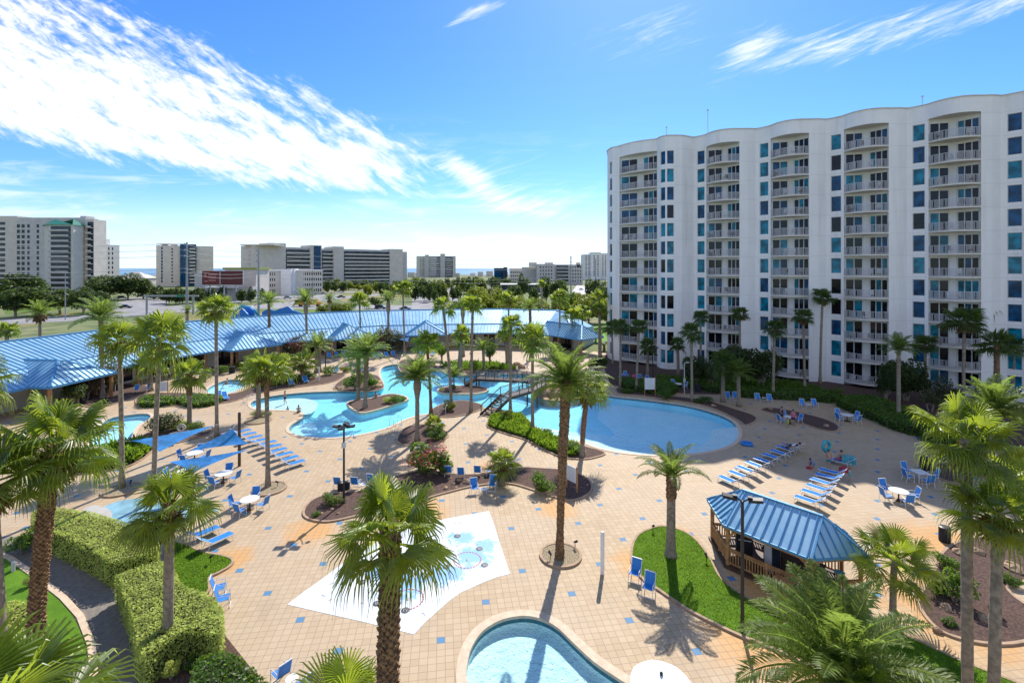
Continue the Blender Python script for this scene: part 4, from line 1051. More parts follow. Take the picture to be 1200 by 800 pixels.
# ================================================================ palms
def fan_leaf(V, Fc, base, az, el, L, rg, nseg=22, droop=.35, lod=0):
    """one palmate leaf: a stalk and a pleated fan of narrow segments whose tips hang"""
    d = np.array((math.cos(az)*math.cos(el), math.sin(az)*math.cos(el), math.sin(el)))
    side = np.array((-math.sin(az), math.cos(az), 0.)); upv = np.cross(d, side)*-1
    if upv[2] < 0: upv = -upv
    pl = L*rg.uniform(.42, .56); base = np.array(base, float)
    # the stalk sags a little
    hub = base+d*pl+np.array((0, 0, -.10*pl*math.cos(el)))
    w = .012*L+.006
    o = len(V); V += [base-side*w*1.6, base+side*w*1.6, hub+side*w, hub-side*w]; Fc.append((o, o+1, o+2, o+3))
    o = len(V); V += [base-upv*w, base+upv*w, hub+upv*w, hub-upv*w]; Fc.append((o, o+1, o+2, o+3))
    bl = (L-pl*.78)*1.04; cup = rg.uniform(.15, .45); tilt = rg.uniform(-.35, .15)
    ca, sa = math.cos(tilt), math.sin(tilt); d2 = d*ca+upv*sa; u2 = upv*ca-d*sa
    spread = R(rg.uniform(118, 140)); dth = 2*spread/(nseg-1)
    roll = rg.uniform(-.4, .4); s2 = side*math.cos(roll)+u2*math.sin(roll); u2 = u2*math.cos(roll)-side*math.sin(roll)
    fused = rg.uniform(.42, .52)
    for i in range(nseg):
        if nseg > 15 and rg.random() < .05: continue
        th = -spread+dth*i; c, s = math.cos(th), math.sin(th)
        l = bl*(.72+.28*math.cos(th*.55))*rg.uniform(.92, 1.05)
        rd = d2*c+s2*s; rd = rd+u2*(-cup*abs(s)*.5+cup*.25); rd /= np.linalg.norm(rd)
        tn = -d2*s+s2*c
        hw = math.tan(dth/2)*l*fused
        mid = hub+rd*l*fused; fold = u2*hw*.55
        dr = droop*l*rg.uniform(.6, 1.6)
        m2 = hub+rd*l*.80+np.array((0, 0, -dr*.35)); tip = hub+rd*l*(.98-.12*droop)+np.array((0, 0, -dr*1.05))
        o = len(V)
        V += [hub, mid-tn*hw+fold*(-1), mid+fold, mid+tn*hw-fold, m2-tn*hw*.52, m2+fold*.6, m2+tn*hw*.52, tip]
        Fc += [(o, o+2, o+1), (o, o+3, o+2), (o+1, o+2, o+5, o+4), (o+2, o+3, o+6, o+5), (o+4, o+5, o+7), (o+5, o+6, o+7)]
def feather_leaf(V, Fc, base, az, el, L, rg, npair=30, arch=1.0, lw=.03, ll=.26, nr=9):
    p = np.array(base, float); pts = [p.copy()]; e = el; st = L/nr; dirs = []
    twist = rg.uniform(-.25, .25)
    for i in range(nr):
        e_ = e-arch*(i/nr)**1.4*1.55
        d = np.array((math.cos(az+twist*i/nr)*math.cos(e_), math.sin(az+twist*i/nr)*math.cos(e_), math.sin(e_)))
        dirs.append(d); p = p+d*st; pts.append(p.copy())
    dirs.append(dirs[-1])
    pts = np.array(pts); dirs = np.array(dirs)
    for i in range(nr):
        w = .017*L*(1-i/nr)+.004*L; s = np.cross(dirs[i], (0, 0, 1.)); s /= np.linalg.norm(s)+1e-6
        w2 = .017*L*(1-(i+1)/nr)+.004*L
        o = len(V); V += [pts[i]-s*w, pts[i]+s*w, pts[i+1]+s*w2, pts[i+1]-s*w2]; Fc.append((o, o+1, o+2, o+3))
        u = np.cross(s, dirs[i]); o = len(V); V += [pts[i]-u*w, pts[i]+u*w, pts[i+1]+u*w2, pts[i+1]-u*w2]; Fc.append((o, o+1, o+2, o+3))
    for k in range(npair):
        t = .10+.89*(k/(npair-1)); x = t*nr; i = min(int(x), nr-1); f = x-i
        q = pts[i]*(1-f)+pts[i+1]*f; d = dirs[i]*(1-f)+dirs[min(i+1, nr)]*f; d /= np.linalg.norm(d)
        s = np.cross(d, (0, 0, 1.)); s /= np.linalg.norm(s)+1e-6; u = np.cross(s, d)
        l = ll*L*(math.sin(PI*min(1, t*.9+.12))**.55)*rg.uniform(.85, 1.1)*(1.0 if t < .8 else 1-(t-.8)*1.6)
        for sg in (-1, 1):
            v = .22+rg.uniform(-.12, .22)
            ld = s*sg*.78+d*.55+u*v; ld /= np.linalg.norm(ld)
            wv = np.cross(ld, u); wv /= np.linalg.norm(wv)+1e-6; hw = lw*L*.5
            a = q; m = q+ld*l*.5; tip = q+ld*l+np.array((0, 0, -l*rg.uniform(.10, .40)))
            o = len(V); V += [a, m-wv*hw, tip, m+wv*hw]; Fc.append((o, o+1, o+2, o+3))
def crown_mesh(kind, seed, lod):
    rg = random.Random(seed); V = []; Fc = []
    if kind == 'fan':
        n = (22, 22, 20)[lod]; ns = (34, 20, 13)[lod]
        for i in range(n):
            t = (i+.5)/n; el = R(84-t*102+rg.uniform(-17, 17)); az = i*2.39996+rg.uniform(-.45, .45)
            L = rg.uniform(.78, 1.14)*(1 if t > .12 else .75)
            fan_leaf(V, Fc, (math.cos(az)*.05, math.sin(az)*.05, .06-.30*t), az, el, L, rg, ns, .18+.42*t+rg.uniform(-.08, .2))
    elif kind == 'sabal':
        n = (18, 19, 18)[lod]; ns = (34, 20, 13)[lod]
        for i in range(n):
            t = (i+.5)/n; el = R(80-t*112+rg.uniform(-12, 12)); az = i*2.39996+rg.uniform(-.3, .3)
            fan_leaf(V, Fc, (math.cos(az)*.05, math.sin(az)*.05, .05-.22*t), az, el, rg.uniform(.85, 1.1), rg, ns, .18+.3*t)
    else:
        n = (46, 36, 27)[lod] if kind != 'young' else 22; npz = (50, 24, 15)[lod]; lw = (.020, .034, .05)[lod]
        for i in range(n):
            t = (i+.5)/n; el = R(86-t*(82 if kind == 'date' else 62 if kind == 'young' else 80)+rg.uniform(-8, 8)); az = i*2.39996+rg.uniform(-.25, .25)
            feather_leaf(V, Fc, (math.cos(az)*.06, math.sin(az)*.06, .05-.16*t), az, el, rg.uniform(1.05, 1.3)*(.8 if t < .1 else 1), rg, npz, (.50+.35*t) if kind != 'young' else .75+.3*t, lw, .24 if kind != 'young' else .19)
    return np_mesh(kind+'_crown', np.array(V), np.array(Fc, dtype=object), M['lf_date'] if kind in ('date', 'feather', 'young') else M['lf_fan'])
def np_mesh(name, v, f, m, smooth=False):
    me = bpy.data.meshes.new(name); me.from_pydata([tuple(q) for q in v], [], [tuple(q) for q in f])
    for q in (m if isinstance(m, (list, tuple)) else [m]): me.materials.append(q)
    me.update(); return me
CROWN = {}
def crown(kind, lod, k):
    key = (kind, lod, k)
    if key not in CROWN: CROWN[key] = crown_mesh(kind, hash((len(kind), lod, k)) % 9999+k, lod)
    return CROWN[key]
prg = random.Random(11)
def palm(base, top, rad, kind, label, tr=.17, lod=1, boots=0, skirt=True, tmat='bark', lean=None, bulb=False, group=None, dark=False, flip=None, grow=0):
    """base point on the ground, crown centre at `top` (x, y, z), leaf reach `rad`"""
    nm = 'fan_palm' if kind in ('fan', 'sabal') else 'date_palm'
    root = thing(nm, label, 'palm tree', (base[0], base[1], 0), 0, group)
    dx_, dy_, hgt = top[0]-base[0], top[1]-base[1], top[2]
    t = MB(); n = max(6, int(hgt/ (.5 if lod == 0 else .9))); pts = []; rr = []
    for i in range(n+1):
        s = i/n; b = math.sin(PI*s)*.12*prg.choice((1,))
        pts.append((dx_*(s**1.5), dy_*(s**1.5), hgt*s-.05))
        r = tr*(1.0+.55*max(0, 1-s*7))*(1-.12*s)
        r *= 1+grow*s
        if bulb and s > .72: r *= 1+1.0*math.sin(PI*min(1, (s-.72)/.30))
        if not boots: r *= 1+.04*(i % 2)
        rr.append(r)
    sides = 14 if lod == 0 else 9
    t.tube(pts, rr, sides, True, .03, prg)
    part('trunk', t, M[tmat], root, smooth=not boots)
    def axis(s): return Vector((dx_*(s**1.5), dy_*(s**1.5), hgt*s))
    def rad_at(s):
        x = s*n; i = min(int(x), n-1); return rr[i]*(1-(x-i))+rr[i+1]*(x-i)
    if boots:
        b = MB(); s0 = boots if boots < 1 else 0.0; step = .10 if lod == 0 else .16; z = hgt*s0; k = 0
        while z < hgt:
            s = z/hgt; c = axis(s); r = rad_at(s)
            m_ = 9 if lod == 0 else 7
            for q in range(m_):
                a = 2*PI*(q+.5*(k % 2))/m_+prg.uniform(-.1, .1); w_ = r*.42*prg.uniform(.8, 1.2); hh = step*prg.uniform(1.3, 2.0); out = r*prg.uniform(.16, .42)
                ca, sa = math.cos(a), math.sin(a); tx, ty = -sa, ca
                p = [(c.x+ca*r*.95+tx*w_, c.y+sa*r*.95+ty*w_, z), (c.x+ca*r*.95-tx*w_, c.y+sa*r*.95-ty*w_, z),
                     (c.x+ca*(r+out)-tx*w_*.45, c.y+sa*(r+out)-ty*w_*.45, z+hh), (c.x+ca*(r+out)+tx*w_*.45, c.y+sa*(r+out)+ty*w_*.45, z+hh),
                     (c.x+ca*r*.9, c.y+sa*r*.9, z+hh*1.15)]
                b.add(p, ((0, 1, 2, 3), (3, 2, 4), (0, 3, 4), (1, 4, 2)))
            z += step; k += 1
        part('leaf_bases', b, M['boot'], root)
    if skirt:
        sk = []; fc = []; rg = prg
        ns_ = 10 if lod == 0 else 6
        for i in range(ns_):
            az = rg.uniform(0, 2*PI); fan_leaf(sk, fc, (dx_+math.cos(az)*tr*.6, dy_+math.sin(az)*tr*.6, hgt-.12*rad*rg.random()), az, R(rg.uniform(-78, -50)), rad*rg.uniform(.45, .7), rg, 12 if lod == 0 else 8, .1)
        link('dead_fronds', np_mesh('dead_fronds', sk, fc, M['lf_dead']), root)
    c = link('crown', crown(kind, lod, prg.randrange(3)), root, (dx_, dy_, hgt), prg.uniform(0, 6.28) if flip is None else flip)
    c.scale = (rad, rad, rad*prg.uniform(.9, 1.05)); c.rotation_euler[0] = prg.uniform(-.08, .08)
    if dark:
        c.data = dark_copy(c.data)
    return root
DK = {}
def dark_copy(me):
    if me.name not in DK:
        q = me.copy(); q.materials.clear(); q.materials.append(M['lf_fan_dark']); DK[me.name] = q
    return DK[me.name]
# px of base x,y (or depth), px of crown x,y, leaf reach in px, kind, label, options
def P_(bx, by, cx_, cy_, rpx, kind, label, Y=None, **k):
    if Y is None: Y = gp(bx, by)[1]
    b = at(bx, Y) if by is None else (xs(bx, Y), Y, 0)
    top = (xs(cx_, Y), Y, zat(cy_, Y)); rad = rpx/570*Y*(.92 if kind in ('fan', 'sabal') else .86)
    return palm(b, top, rad, kind, label, **k)
# --- the large near ones
P_(452, None, 458, 620, 80, 'fan', 'big fan palm with shaggy trunk growing in front of the white splash pad', Y=12.6, tr=.25, lod=0, boots=.001, tmat='bark_brown', skirt=False)
P_(40, None, 64, 520, 76, 'fan', 'stout fan palm with rough brown trunk rising from the small lawn beside the curved path', Y=20.5, tr=.26, lod=0, boots=.001, tmat='bark_brown', skirt=True)
P_(4, None, -12, 560, 66, 'sabal', 'grey-trunked fan palm cut off by the edge of the view beside the curved path', Y=18.5, tr=.2, lod=0)
P_(-14, None, -40, 440, 50, 'fan', 'fan palm mostly outside the view above the clubhouse porch', Y=27, tr=.2, lod=0)
P_(197, 770, 199, 590, 56, 'fan', 'fan palm standing in the gap at the end of the clipped hedge', tr=.21, lod=0, boots=.8, dark=False)
P_(30, None, -14, 868, 150, 'sabal', 'fan palm with huge drooping leaves at the bottom corner over the path', Y=7.6, tr=.2, lod=0, skirt=False, flip=.6)
P_(404, None, 396, 850, 88, 'sabal', 'fan palm of which only the topmost leaves show beside the bottom pair of chairs', Y=13, tr=.2, lod=0, skirt=False)
P_(985, None, 985, 785, 116, 'date', 'wide grey-green date palm spreading over the strip of lawn below the gazebo', Y=15.5, tr=.3, lod=0, boots=.3, tmat='bark_brown', skirt=False)
P_(1008, None, 1003, 800, 46, 'sabal', 'little fan palm tucked under the wide date palm fronds', Y=14.5, tr=.1, lod=0, skirt=False)
P_(1134, None, 1132, 512, 58, 'fan', 'tall pale-trunked fan palm by the dark mulch bed, the higher of two', Y=16.8, tr=.17, lod=0)
P_(1163, None, 1170, 598, 60, 'fan', 'fan palm with a browner trunk by the dark mulch bed, the lower of two', Y=16, tr=.17, lod=0)
P_(1214, None, 1222, 560, 50, 'fan', 'fan palm cut by the edge of the view behind the pair by the mulch bed', Y=18, tr=.17, lod=0)
P_(1165, 590, 1165, 482, 46, 'date', 'low bright feathery palm just behind the two tall fan palms by the mulch bed', tr=.25, lod=0, skirt=False)
P_(1046, 728, 1048, 655, 50, 'sabal', 'low young fan palm between the gazebo corner and the mulch bed', tr=.15, lod=0, skirt=False)
P_(786, 652, 787, 556, 44, 'young', 'small date palm growing on the teardrop lawn beside the gazebo', tr=.27, lod=0, boots=.7, skirt=False, bulb=False)
P_(656, 655, 664, 448, 52, 'date', 'tallest date palm with diamond-patterned trunk in the round pebble bed', tr=.15, lod=0, boots=.001, tmat='bark_brown', skirt=False, grow=1.0)
P_(682, 535, 689, 456, 30, 'fan', 'curved-trunk fan palm behind the tallest date palm at the tip of the green bed', tr=.2, lod=1, boots=.2)
P_(489, 517, 489, 442, 33, 'date', 'date palm with a swollen trunk top beside the plaza oleanders', tr=.22, lod=0, bulb=True, skirt=False)
# --- middle ground
FAN = [
 (254,512,253,362,25,'fan','tall slim fan palm behind the blue shade sails',{}),
 (143,572,140,397,31,'fan','slim fan palm standing in a pebble ring near the blue-grey splash pad',{}),
 (180,588,188,394,38,'fan','very tall fan palm that holds the corner of a blue shade sail',{}),
 (314,571,312,433,32,'fan','fan palm in the pebble ring beside the row of blue loungers',{'boots':.75}),
 (303,490,303,432,27,'sabal','thick-trunked fan palm behind the lounger row near the tip of the pool',{'tr':.26}),
 (222,502,222,438,24,'sabal','short fan palm beside the spiral ornament and round bush',{'boots':.6}),
 (120,466,118,372,30,'date','feathery palm rising through the pink-flowered trees by the clubhouse',{'boots':.5}),
 (177,458,176,425,22,'sabal','short fan palm beside the two blue chairs near the clubhouse',{}),
 (373,436,372,405,22,'date','squat dark date palm behind the planted bed near the clubhouse',{'tr':.5}),
 (354,446,355,424,18,'sabal','young fan palm in the mulch bed behind the shallow pool tip',{}),
 (332,450,330,428,18,'sabal','small drooping fan palm behind the shallow pool tip',{}),
 (316,417,315,354,18,'date','date palm in front of the clubhouse roof beside the dark red tree',{'boots':.3}),
 (360,416,358,352,20,'date','date palm with bulging trunk top before the middle of the clubhouse roof',{'bulb':True}),
 (423,412,421,351,14,'fan','fan palm in front of the clubhouse between two date palms',{}),
 (455,414,455,351,16,'date','date palm before the clubhouse beside the purple-leaved tree',{'bulb':True}),
 (474,417,472,338,14,'fan','extra tall thin fan palm next to the clubhouse date palm',{}),
 (420,468,420,418,28,'feather','grey-green feathery palm on the pool island, shorter of two joined crowns',{'boots':.3}),
 (428,478,430,413,30,'feather','grey-green feathery palm on the pool island, taller of two joined crowns',{'boots':.3}),
 (529,479,519,358,16,'fan','leaning tall thin palm beside the round island and wooden bridge',{}),
 (552,483,554,356,16,'fan','straight tall thin palm in the small bed beside the pool steps',{}),
 (505,485,500,400,20,'fan','palm with reddish trunk beside the pool ladder bed',{'tmat':'bark_brown'}),
 (598,487,599,380,17,'fan','tall thin palm beside the foot of the wooden stairs',{}),
 (624,506,624,395,24,'fan','tall palm in the green ground cover beside the wooden stairs',{}),
 (532,455,532,440,16,'feather','low banana-like palm on the round island next to the bridge',{'tr':.1}),
 (538,432,539,405,14,'date','dark feathery palm behind the far end of the channel',{}),
 (540,436,541,390,14,'sabal','fan palm behind the far channel with a thin dead skirt',{}),
 (567,434,566,408,18,'feather','pale feathery palm near the far stepping rocks',{}),
 (594,430,592,392,13,'sabal','greyish fan palm beyond the wooden bridge',{}),
 (543,418,542,357,12,'date','date palm with bulging trunk before the clubhouse eave centre',{'bulb':True}),
 (596,426,596,350,13,'fan','tall palm rising past the clubhouse roof beyond the bridge',{}),
 (622,422,621,360,15,'date','stout palm with booted trunk before the clubhouse hip end',{'boots':.6}),
 (656,410,656,349,13,'fan','palm behind the hip end of the clubhouse roof',{}),
 (671,412,670,368,13,'fan','darker fan palm beside the last clubhouse porch',{}),
 (683,408,682,366,13,'fan','slim fan palm just past the last clubhouse porch',{}),
 (702,423,702,362,12,'fan','lower palm of the tall pair at the rounded corner of the tower',{}),
 (704,420,702,347,12,'fan','higher palm of the tall pair at the rounded corner of the tower',{}),
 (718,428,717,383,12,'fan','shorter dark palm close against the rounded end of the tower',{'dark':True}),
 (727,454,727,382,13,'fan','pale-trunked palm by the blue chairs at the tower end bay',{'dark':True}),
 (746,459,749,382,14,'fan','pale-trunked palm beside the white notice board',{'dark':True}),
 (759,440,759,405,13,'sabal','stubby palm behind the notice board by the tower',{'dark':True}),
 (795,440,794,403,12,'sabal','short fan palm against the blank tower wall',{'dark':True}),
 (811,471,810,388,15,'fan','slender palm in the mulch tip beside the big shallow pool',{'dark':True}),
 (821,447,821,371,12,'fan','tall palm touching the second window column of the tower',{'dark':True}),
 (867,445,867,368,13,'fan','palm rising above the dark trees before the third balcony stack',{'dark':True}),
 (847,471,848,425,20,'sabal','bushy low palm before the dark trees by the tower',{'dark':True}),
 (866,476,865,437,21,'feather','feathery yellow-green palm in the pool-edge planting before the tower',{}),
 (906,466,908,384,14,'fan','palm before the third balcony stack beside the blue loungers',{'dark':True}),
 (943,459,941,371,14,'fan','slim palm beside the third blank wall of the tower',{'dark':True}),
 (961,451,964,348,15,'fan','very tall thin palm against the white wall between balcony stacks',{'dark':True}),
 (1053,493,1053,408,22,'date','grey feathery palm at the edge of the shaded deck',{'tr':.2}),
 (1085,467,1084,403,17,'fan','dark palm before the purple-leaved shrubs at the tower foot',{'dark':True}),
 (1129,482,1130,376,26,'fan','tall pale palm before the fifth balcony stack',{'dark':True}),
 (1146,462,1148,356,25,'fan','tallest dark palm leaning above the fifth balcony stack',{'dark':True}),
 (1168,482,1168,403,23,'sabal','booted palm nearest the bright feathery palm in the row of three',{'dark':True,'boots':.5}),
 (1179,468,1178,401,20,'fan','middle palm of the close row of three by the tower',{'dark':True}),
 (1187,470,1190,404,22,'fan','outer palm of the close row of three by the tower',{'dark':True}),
 (508,505,509,497,14,'sabal','low cycad-like palm in the bed behind the date palm',{'tr':.12}),
 (588,568,589,541,22,'sabal','short bushy fan palm in the mulch bed behind the paired blue chairs',{}),
]
for bx, by, cx_, cy_, rp, kd, lab, op in FAN:
    op = dict(op); sc_ = (by-HY)/17
    tr = op.pop('tr', .17 if kd == 'fan' else .24)
    P_(bx, by, cx_, cy_, rp, kd, lab, tr=tr, lod=1 if by > 440 else 2, skirt=kd in ('fan', 'sabal') and prg.random() < .6, **op)
for bx, Y, cy_, rp, kd, lab in ((47, 86, 366, 20, 'date', 'date palm behind the clubhouse roof above the highway verge'), (386, 122, 350, 10, 'date', 'small date palm behind the clubhouse roof beside the yellow bus'), (635, 132, 332, 7, 'fan', 'lone slim palm sticking up behind the clubhouse hip'), (8, 70, 387, 14, 'fan', 'fan palm at the edge of the view above the clubhouse ridge'), (220, 120, 363, 8, 'date', 'low palm at the foot of the first steel pole')):
    P_(bx, None, bx, cy_, rp, kd, lab, Y=Y, lod=2, tr=.26)
# ================================================================ broadleaf trees and shrubs
TC = {}
def treecrown(kind, k):
    if (kind, k) not in TC:
        n, s, lm = {'oak': (2600, .085, 12), 'oakfar': (900, .13, 9), 'crepe': (1500, .08, 10), 'bush': (1500, .085, 7), 'round': (2600, .06, 6), 'flower': (520, .06, 9)}[kind]
        v, f = leaf_cloud(n, s, lm, 40+k, .8 if kind != 'crepe' else 1.0, .6 if kind != 'round' else .25, (.30, .48) if kind != 'round' else (.6, .75))
        TC[(kind, k)] = (v, f)
    return TC[(kind, k)]
TM = {}
def tmesh(kind, k, m):
    if (kind, k, m) not in TM: TM[(kind, k, m)] = np_mesh(kind+'_leaves', *treecrown(kind, k), M[m])
    return TM[(kind, k, m)]
def tree(name, x, y, h_, rx, m, label, kind='oak', th=None, group=None, trunk=.18, ry=None, cat='tree', fl=None, stems=1):
    rt = thing(name, label, cat, (x, y, 0), 0, group)
    th = h_*.35 if th is None else th
    rz = (h_-th)/2*1.15; cz = h_-rz*.92
    t = MB()
    for s in range(stems):
        a0 = prg.uniform(0, 6.28); b = Vector((math.cos(a0)*.15*(stems > 1), math.sin(a0)*.15*(stems > 1), 0))
        t.tube([b, (b.x*2, b.y*2, th*.6), (b.x*3, b.y*3, cz)], [trunk*1.2, trunk, trunk*.5], 7)
        for i in range(5 if rx > 1 else 3):
            a = prg.uniform(0, 6.28); e = Vector((math.cos(a)*rx*.6, math.sin(a)*rx*.6, cz+rz*prg.uniform(-.2, .5)))
            m0 = Vector((b.x*2, b.y*2, th*prg.uniform(.6, 1.0))); t.tube([m0, m0.lerp(e, .5)+Vector((0, 0, rz*.1)), e], [trunk*.6, trunk*.4, trunk*.12], 5)
    part('trunk', t, M['bark'], rt)
    k = prg.randrange(4 if kind in ('oak', 'oakfar') else 2)
    c = link('crown', tmesh(kind, k, m), rt, (0, 0, cz), prg.uniform(0, 6.28)); c.scale = (rx*1.05, (ry or rx)*1.05, rz*1.15)
    if fl:
        q = link('blossom', tmesh('flower', 0, fl), rt, (0, 0, cz+rz*.15), prg.uniform(0, 6.28)); q.scale = (rx*1.1, (ry or rx)*1.1, rz*1.22)
    return rt
def bush(name, px, py, rpx, hpx, m, label, kind='bush', fl=None, z0=0, group=None, stems=2):
    g_ = gp(px, py); sc_ = g_[1]/570; rx = rpx*sc_; h_ = hpx*sc_*1.0
    rt = thing(name, label, 'shrub', (g_[0], g_[1]+rx*.5, 0), 0, group)
    t = MB()
    for i in range(4): a = prg.uniform(0, 6.28); t.tube([(0, 0, 0), (math.cos(a)*rx*.5, math.sin(a)*rx*.5, h_*.6)], [.05, .02], 5)
    part('stem', t, M['bark'], rt)
    c = link('foliage', tmesh(kind, prg.randrange(2), m), rt, (0, 0, h_*.48), prg.uniform(0, 6.28)); c.scale = (rx*1.1, rx*.95, h_*.62)
    if fl: q = link('blossom', tmesh('flower', 1, fl), rt, (0, 0, h_*.52), 1.0); q.scale = (rx*1.16, rx*1.0, h_*.66)
    return rt
def T_(name, px, Y, top, rpx, m, label, **k): return tree(name, xs(px, Y), Y, zat(top, Y), rpx*Y/570, m, label, **k)
# far oaks over the road
OG = 'dark oaks lining the highway'
for px, Y, top, rp, lab in ((18,168,333,26,'spreading oak at the near side of the highway, cut by the view edge'),(42,172,331,34,'widest olive-brown oak beside the highway lamp pole'),(70,180,334,22,'oak tucked behind the highway lamp pole'),(98,176,334,20,'rounded dark oak beyond the lamp pole'),(116,188,338,12,'small oak at the end of the roadside row'),
    (15,230,315,26,'dark oak before the cream condominium base'),(38,236,318,20,'lower dark oak before the cream condominium base'),(128,258,319,28,'dark oak to the side of the condominium, tallest of its clump'),(150,262,318,22,'dark oak in the clump before the sea view'),(168,268,322,14,'end oak of the clump before the sea view'),(110,250,325,16,'dark oak against the condominium corner')):
    T_('oak_tree', px, Y, top, rp, 'lf_tree', lab, group=OG, th=2.2, trunk=.4)
frg = random.Random(5)
k_ = 0
SG = 'small street trees and cabbage palms along the far roads'
def far_tree(px, Y, top, rp, m, what):
    return T_('street_tree', px, Y, top, rp*1.55, m, what, kind='oakfar', group=SG, trunk=.16, th=.5)
for i in range(26): far_tree(180+i*5+frg.uniform(-2, 2), 235+frg.uniform(-15, 40), 336+frg.uniform(-4, 5), frg.uniform(3.5, 7), 'lf_tree', 'small round tree in the belt before the cream slab tower and hotel')
for i in range(46): far_tree(376+i*3.3+frg.uniform(-2, 2), 300+frg.uniform(-40, 120), 327+frg.uniform(-3, 6), frg.uniform(3, 5.5), frg.choice(('lf_tree', 'lf_tree', 'lf_yel')), 'small dark tree in the belt before the long beige slab')
for i in range(34): far_tree(478+i*4.2+frg.uniform(-2, 2), 350+frg.uniform(-60, 150), 324+frg.uniform(-3, 7), frg.uniform(3, 6), frg.choice(('lf_tree', 'lf_tree', 'lf_yel')), 'small dark tree in the belt before the beach houses')
for i in range(9): far_tree(488+i*8.5+frg.uniform(-2, 2), 245+frg.uniform(-8, 8), 330+frg.uniform(-2, 3), frg.uniform(3.5, 5.5), 'lf_tree', 'small boulevard tree in the median of the far road')
for px, Y, top, rp, m, lab in ((440,205,346,9,'lf_tree','small dark tree on the median beside the parked cars'),(398,165,352,20,'lf_yel','wide yellow-green shrub-like tree behind the clubhouse ridge'),(380,170,356,12,'lf_yel','yellow-green shrub tree beside the yellow bus'),(510,200,336,7,'lf_tree','lone dark tree by the asphalt lot'),
    (560,165,331,20,'lf_yel','tall yellow-green tree at the back of the clubhouse'),(582,158,335,18,'lf_yel','yellow-green tree next to the tall one behind the clubhouse'),(605,160,342,16,'lf_yel','bushy yellow tree before the low grey shop'),(628,150,345,14,'lf_yel','yellow-green tree beside the lone slim palm'),(545,170,340,11,'lf_yel','small yellow-green tree by the lot edge'),
    (655,210,323,14,'lf_tree','dark tree before the blue-grey block'),(640,225,318,10,'lf_tree','dark tree beside the blue-grey block entrance'),(612,250,316,9,'lf_tree','small dark tree near the shore building'),(695,215,322,13,'lf_tree','dark tree beside the steel poles'),(708,190,327,14,'lf_tree','dark tree before the pale high-rise'),(625,185,333,10,'lf_tree','dark green tree by the low tan shop'),
    (690,150,343,20,'lf_yel','broad yellow-green tree below the steel poles'),(712,140,343,20,'lf_yel','broad yellow-green tree beside the tower edge'),(660,150,350,18,'lf_yel','yellow-green tree behind the clubhouse hip end'),(640,128,368,18,'lf_tree','dark tree directly behind the clubhouse hip end'),(675,138,362,15,'lf_yel','low yellow tree by the small lawn'),
    (698,112,385,9,'lf_bush','green shrub tree beside the last clubhouse porch'),(708,100,400,9,'lf_yel','bright green shrub tree by the tower corner'),(572,150,345,18,'lf_yel','yellow-green tree close behind the clubhouse roof beyond the bridge'),(594,142,348,15,'lf_yel','bushy yellow-green tree low behind the clubhouse roof'),(618,140,352,14,'lf_bush','green bushy tree low behind the clubhouse roof'),(648,142,345,16,'lf_yel','yellow-green bushy tree near the clubhouse hip'),(668,170,338,15,'lf_bush','green tree behind the small bright lawn'),(682,165,340,14,'lf_yel','yellow-green tree at the foot of the steel poles'),(703,150,352,14,'lf_bush','green bush tree against the tower edge'),(535,160,350,10,'lf_bush','green bush tree at the lot edge behind the clubhouse'),(552,190,338,12,'lf_bush','darker green tree behind the tall yellow-green one'),(580,210,332,14,'lf_tree','dark tree behind the yellow-green trees'),(602,215,330,13,'lf_tree','dark tree before the low flat-roofed shop')):
    T_('broadleaf_tree', px, Y, top, rp, m, lab, kind='oak' if rp > 11 else 'oakfar', th=1.2, trunk=.25)
# crepe myrtles and dark trees by the buildings
for px, by, top, rp, m, fl, lab in ((100,470,432,18,'lf_crepe','flower_pink','pink-flowered crepe myrtle with bare stems by the clubhouse porch'),(128,462,420,17,'lf_crepe','flower_pink','taller pink-flowered crepe myrtle beside the feathery palm'),(88,476,446,14,'lf_tree',None,'dark bushy tree under the pink crepe myrtles'),
    (222,432,397,20,'lf_crepe','flower_pink','dark reddish tree behind the slim fan palm at the clubhouse'),(208,436,405,12,'lf_bush',None,'green shrub tree between two tall palms by the clubhouse'),(345,420,392,15,'lf_crepe','flower_pink','dark red crepe myrtle between the clubhouse date palms'),
    (450,415,380,15,'lf_crepe','flower_pink','purplish crepe myrtle before the clubhouse roof'),(466,414,384,9,'lf_crepe',None,'brown-green crepe myrtle beside the extra tall palm'),(345,428,413,9,'lf_bush',None,'small green shrub tree under the dark red crepe myrtle'),
    (864,452,399,26,'lf_tree',None,'dark dense tree before the third balcony stack'),(892,455,403,23,'lf_tree',None,'dark dense tree beside the one with loungers in front'),(815,452,413,16,'lf_tree',None,'dark rounded tree at the tower corner by the lamp'),(834,455,418,14,'lf_tree',None,'dark round tree between two low palms at the tower'),
    (1062,470,415,25,'lf_tree',None,'dark open-branched tree before the fourth blank wall'),(1040,470,425,15,'lf_tree',None,'dark small tree beside the fourth balcony stack'),(1108,480,440,20,'lf_crepe',None,'purple-leaved small tree at the tower foot'),(1090,482,455,15,'lf_crepe',None,'low purple-leaved shrub tree at the tower foot'),
    (575,423,398,10,'lf_bush',None,'shrub tree under the clubhouse eave beyond the bridge'),(518,422,402,8,'lf_bush',None,'narrow shrub tree before the clubhouse wall'),(700,440,415,13,'lf_tree',None,'dark shrub tree at the rounded end of the tower'),(645,420,404,9,'lf_yel',None,'bright shrub tree in front of the last clubhouse porch')):
    Y = gp(px, by)[1]; tree('small_tree', xs(px, Y), Y, zat(top, Y), rp*Y/570, m, lab, kind='crepe' if m == 'lf_crepe' else 'oak', fl=fl, th=.8, trunk=.09, stems=3)
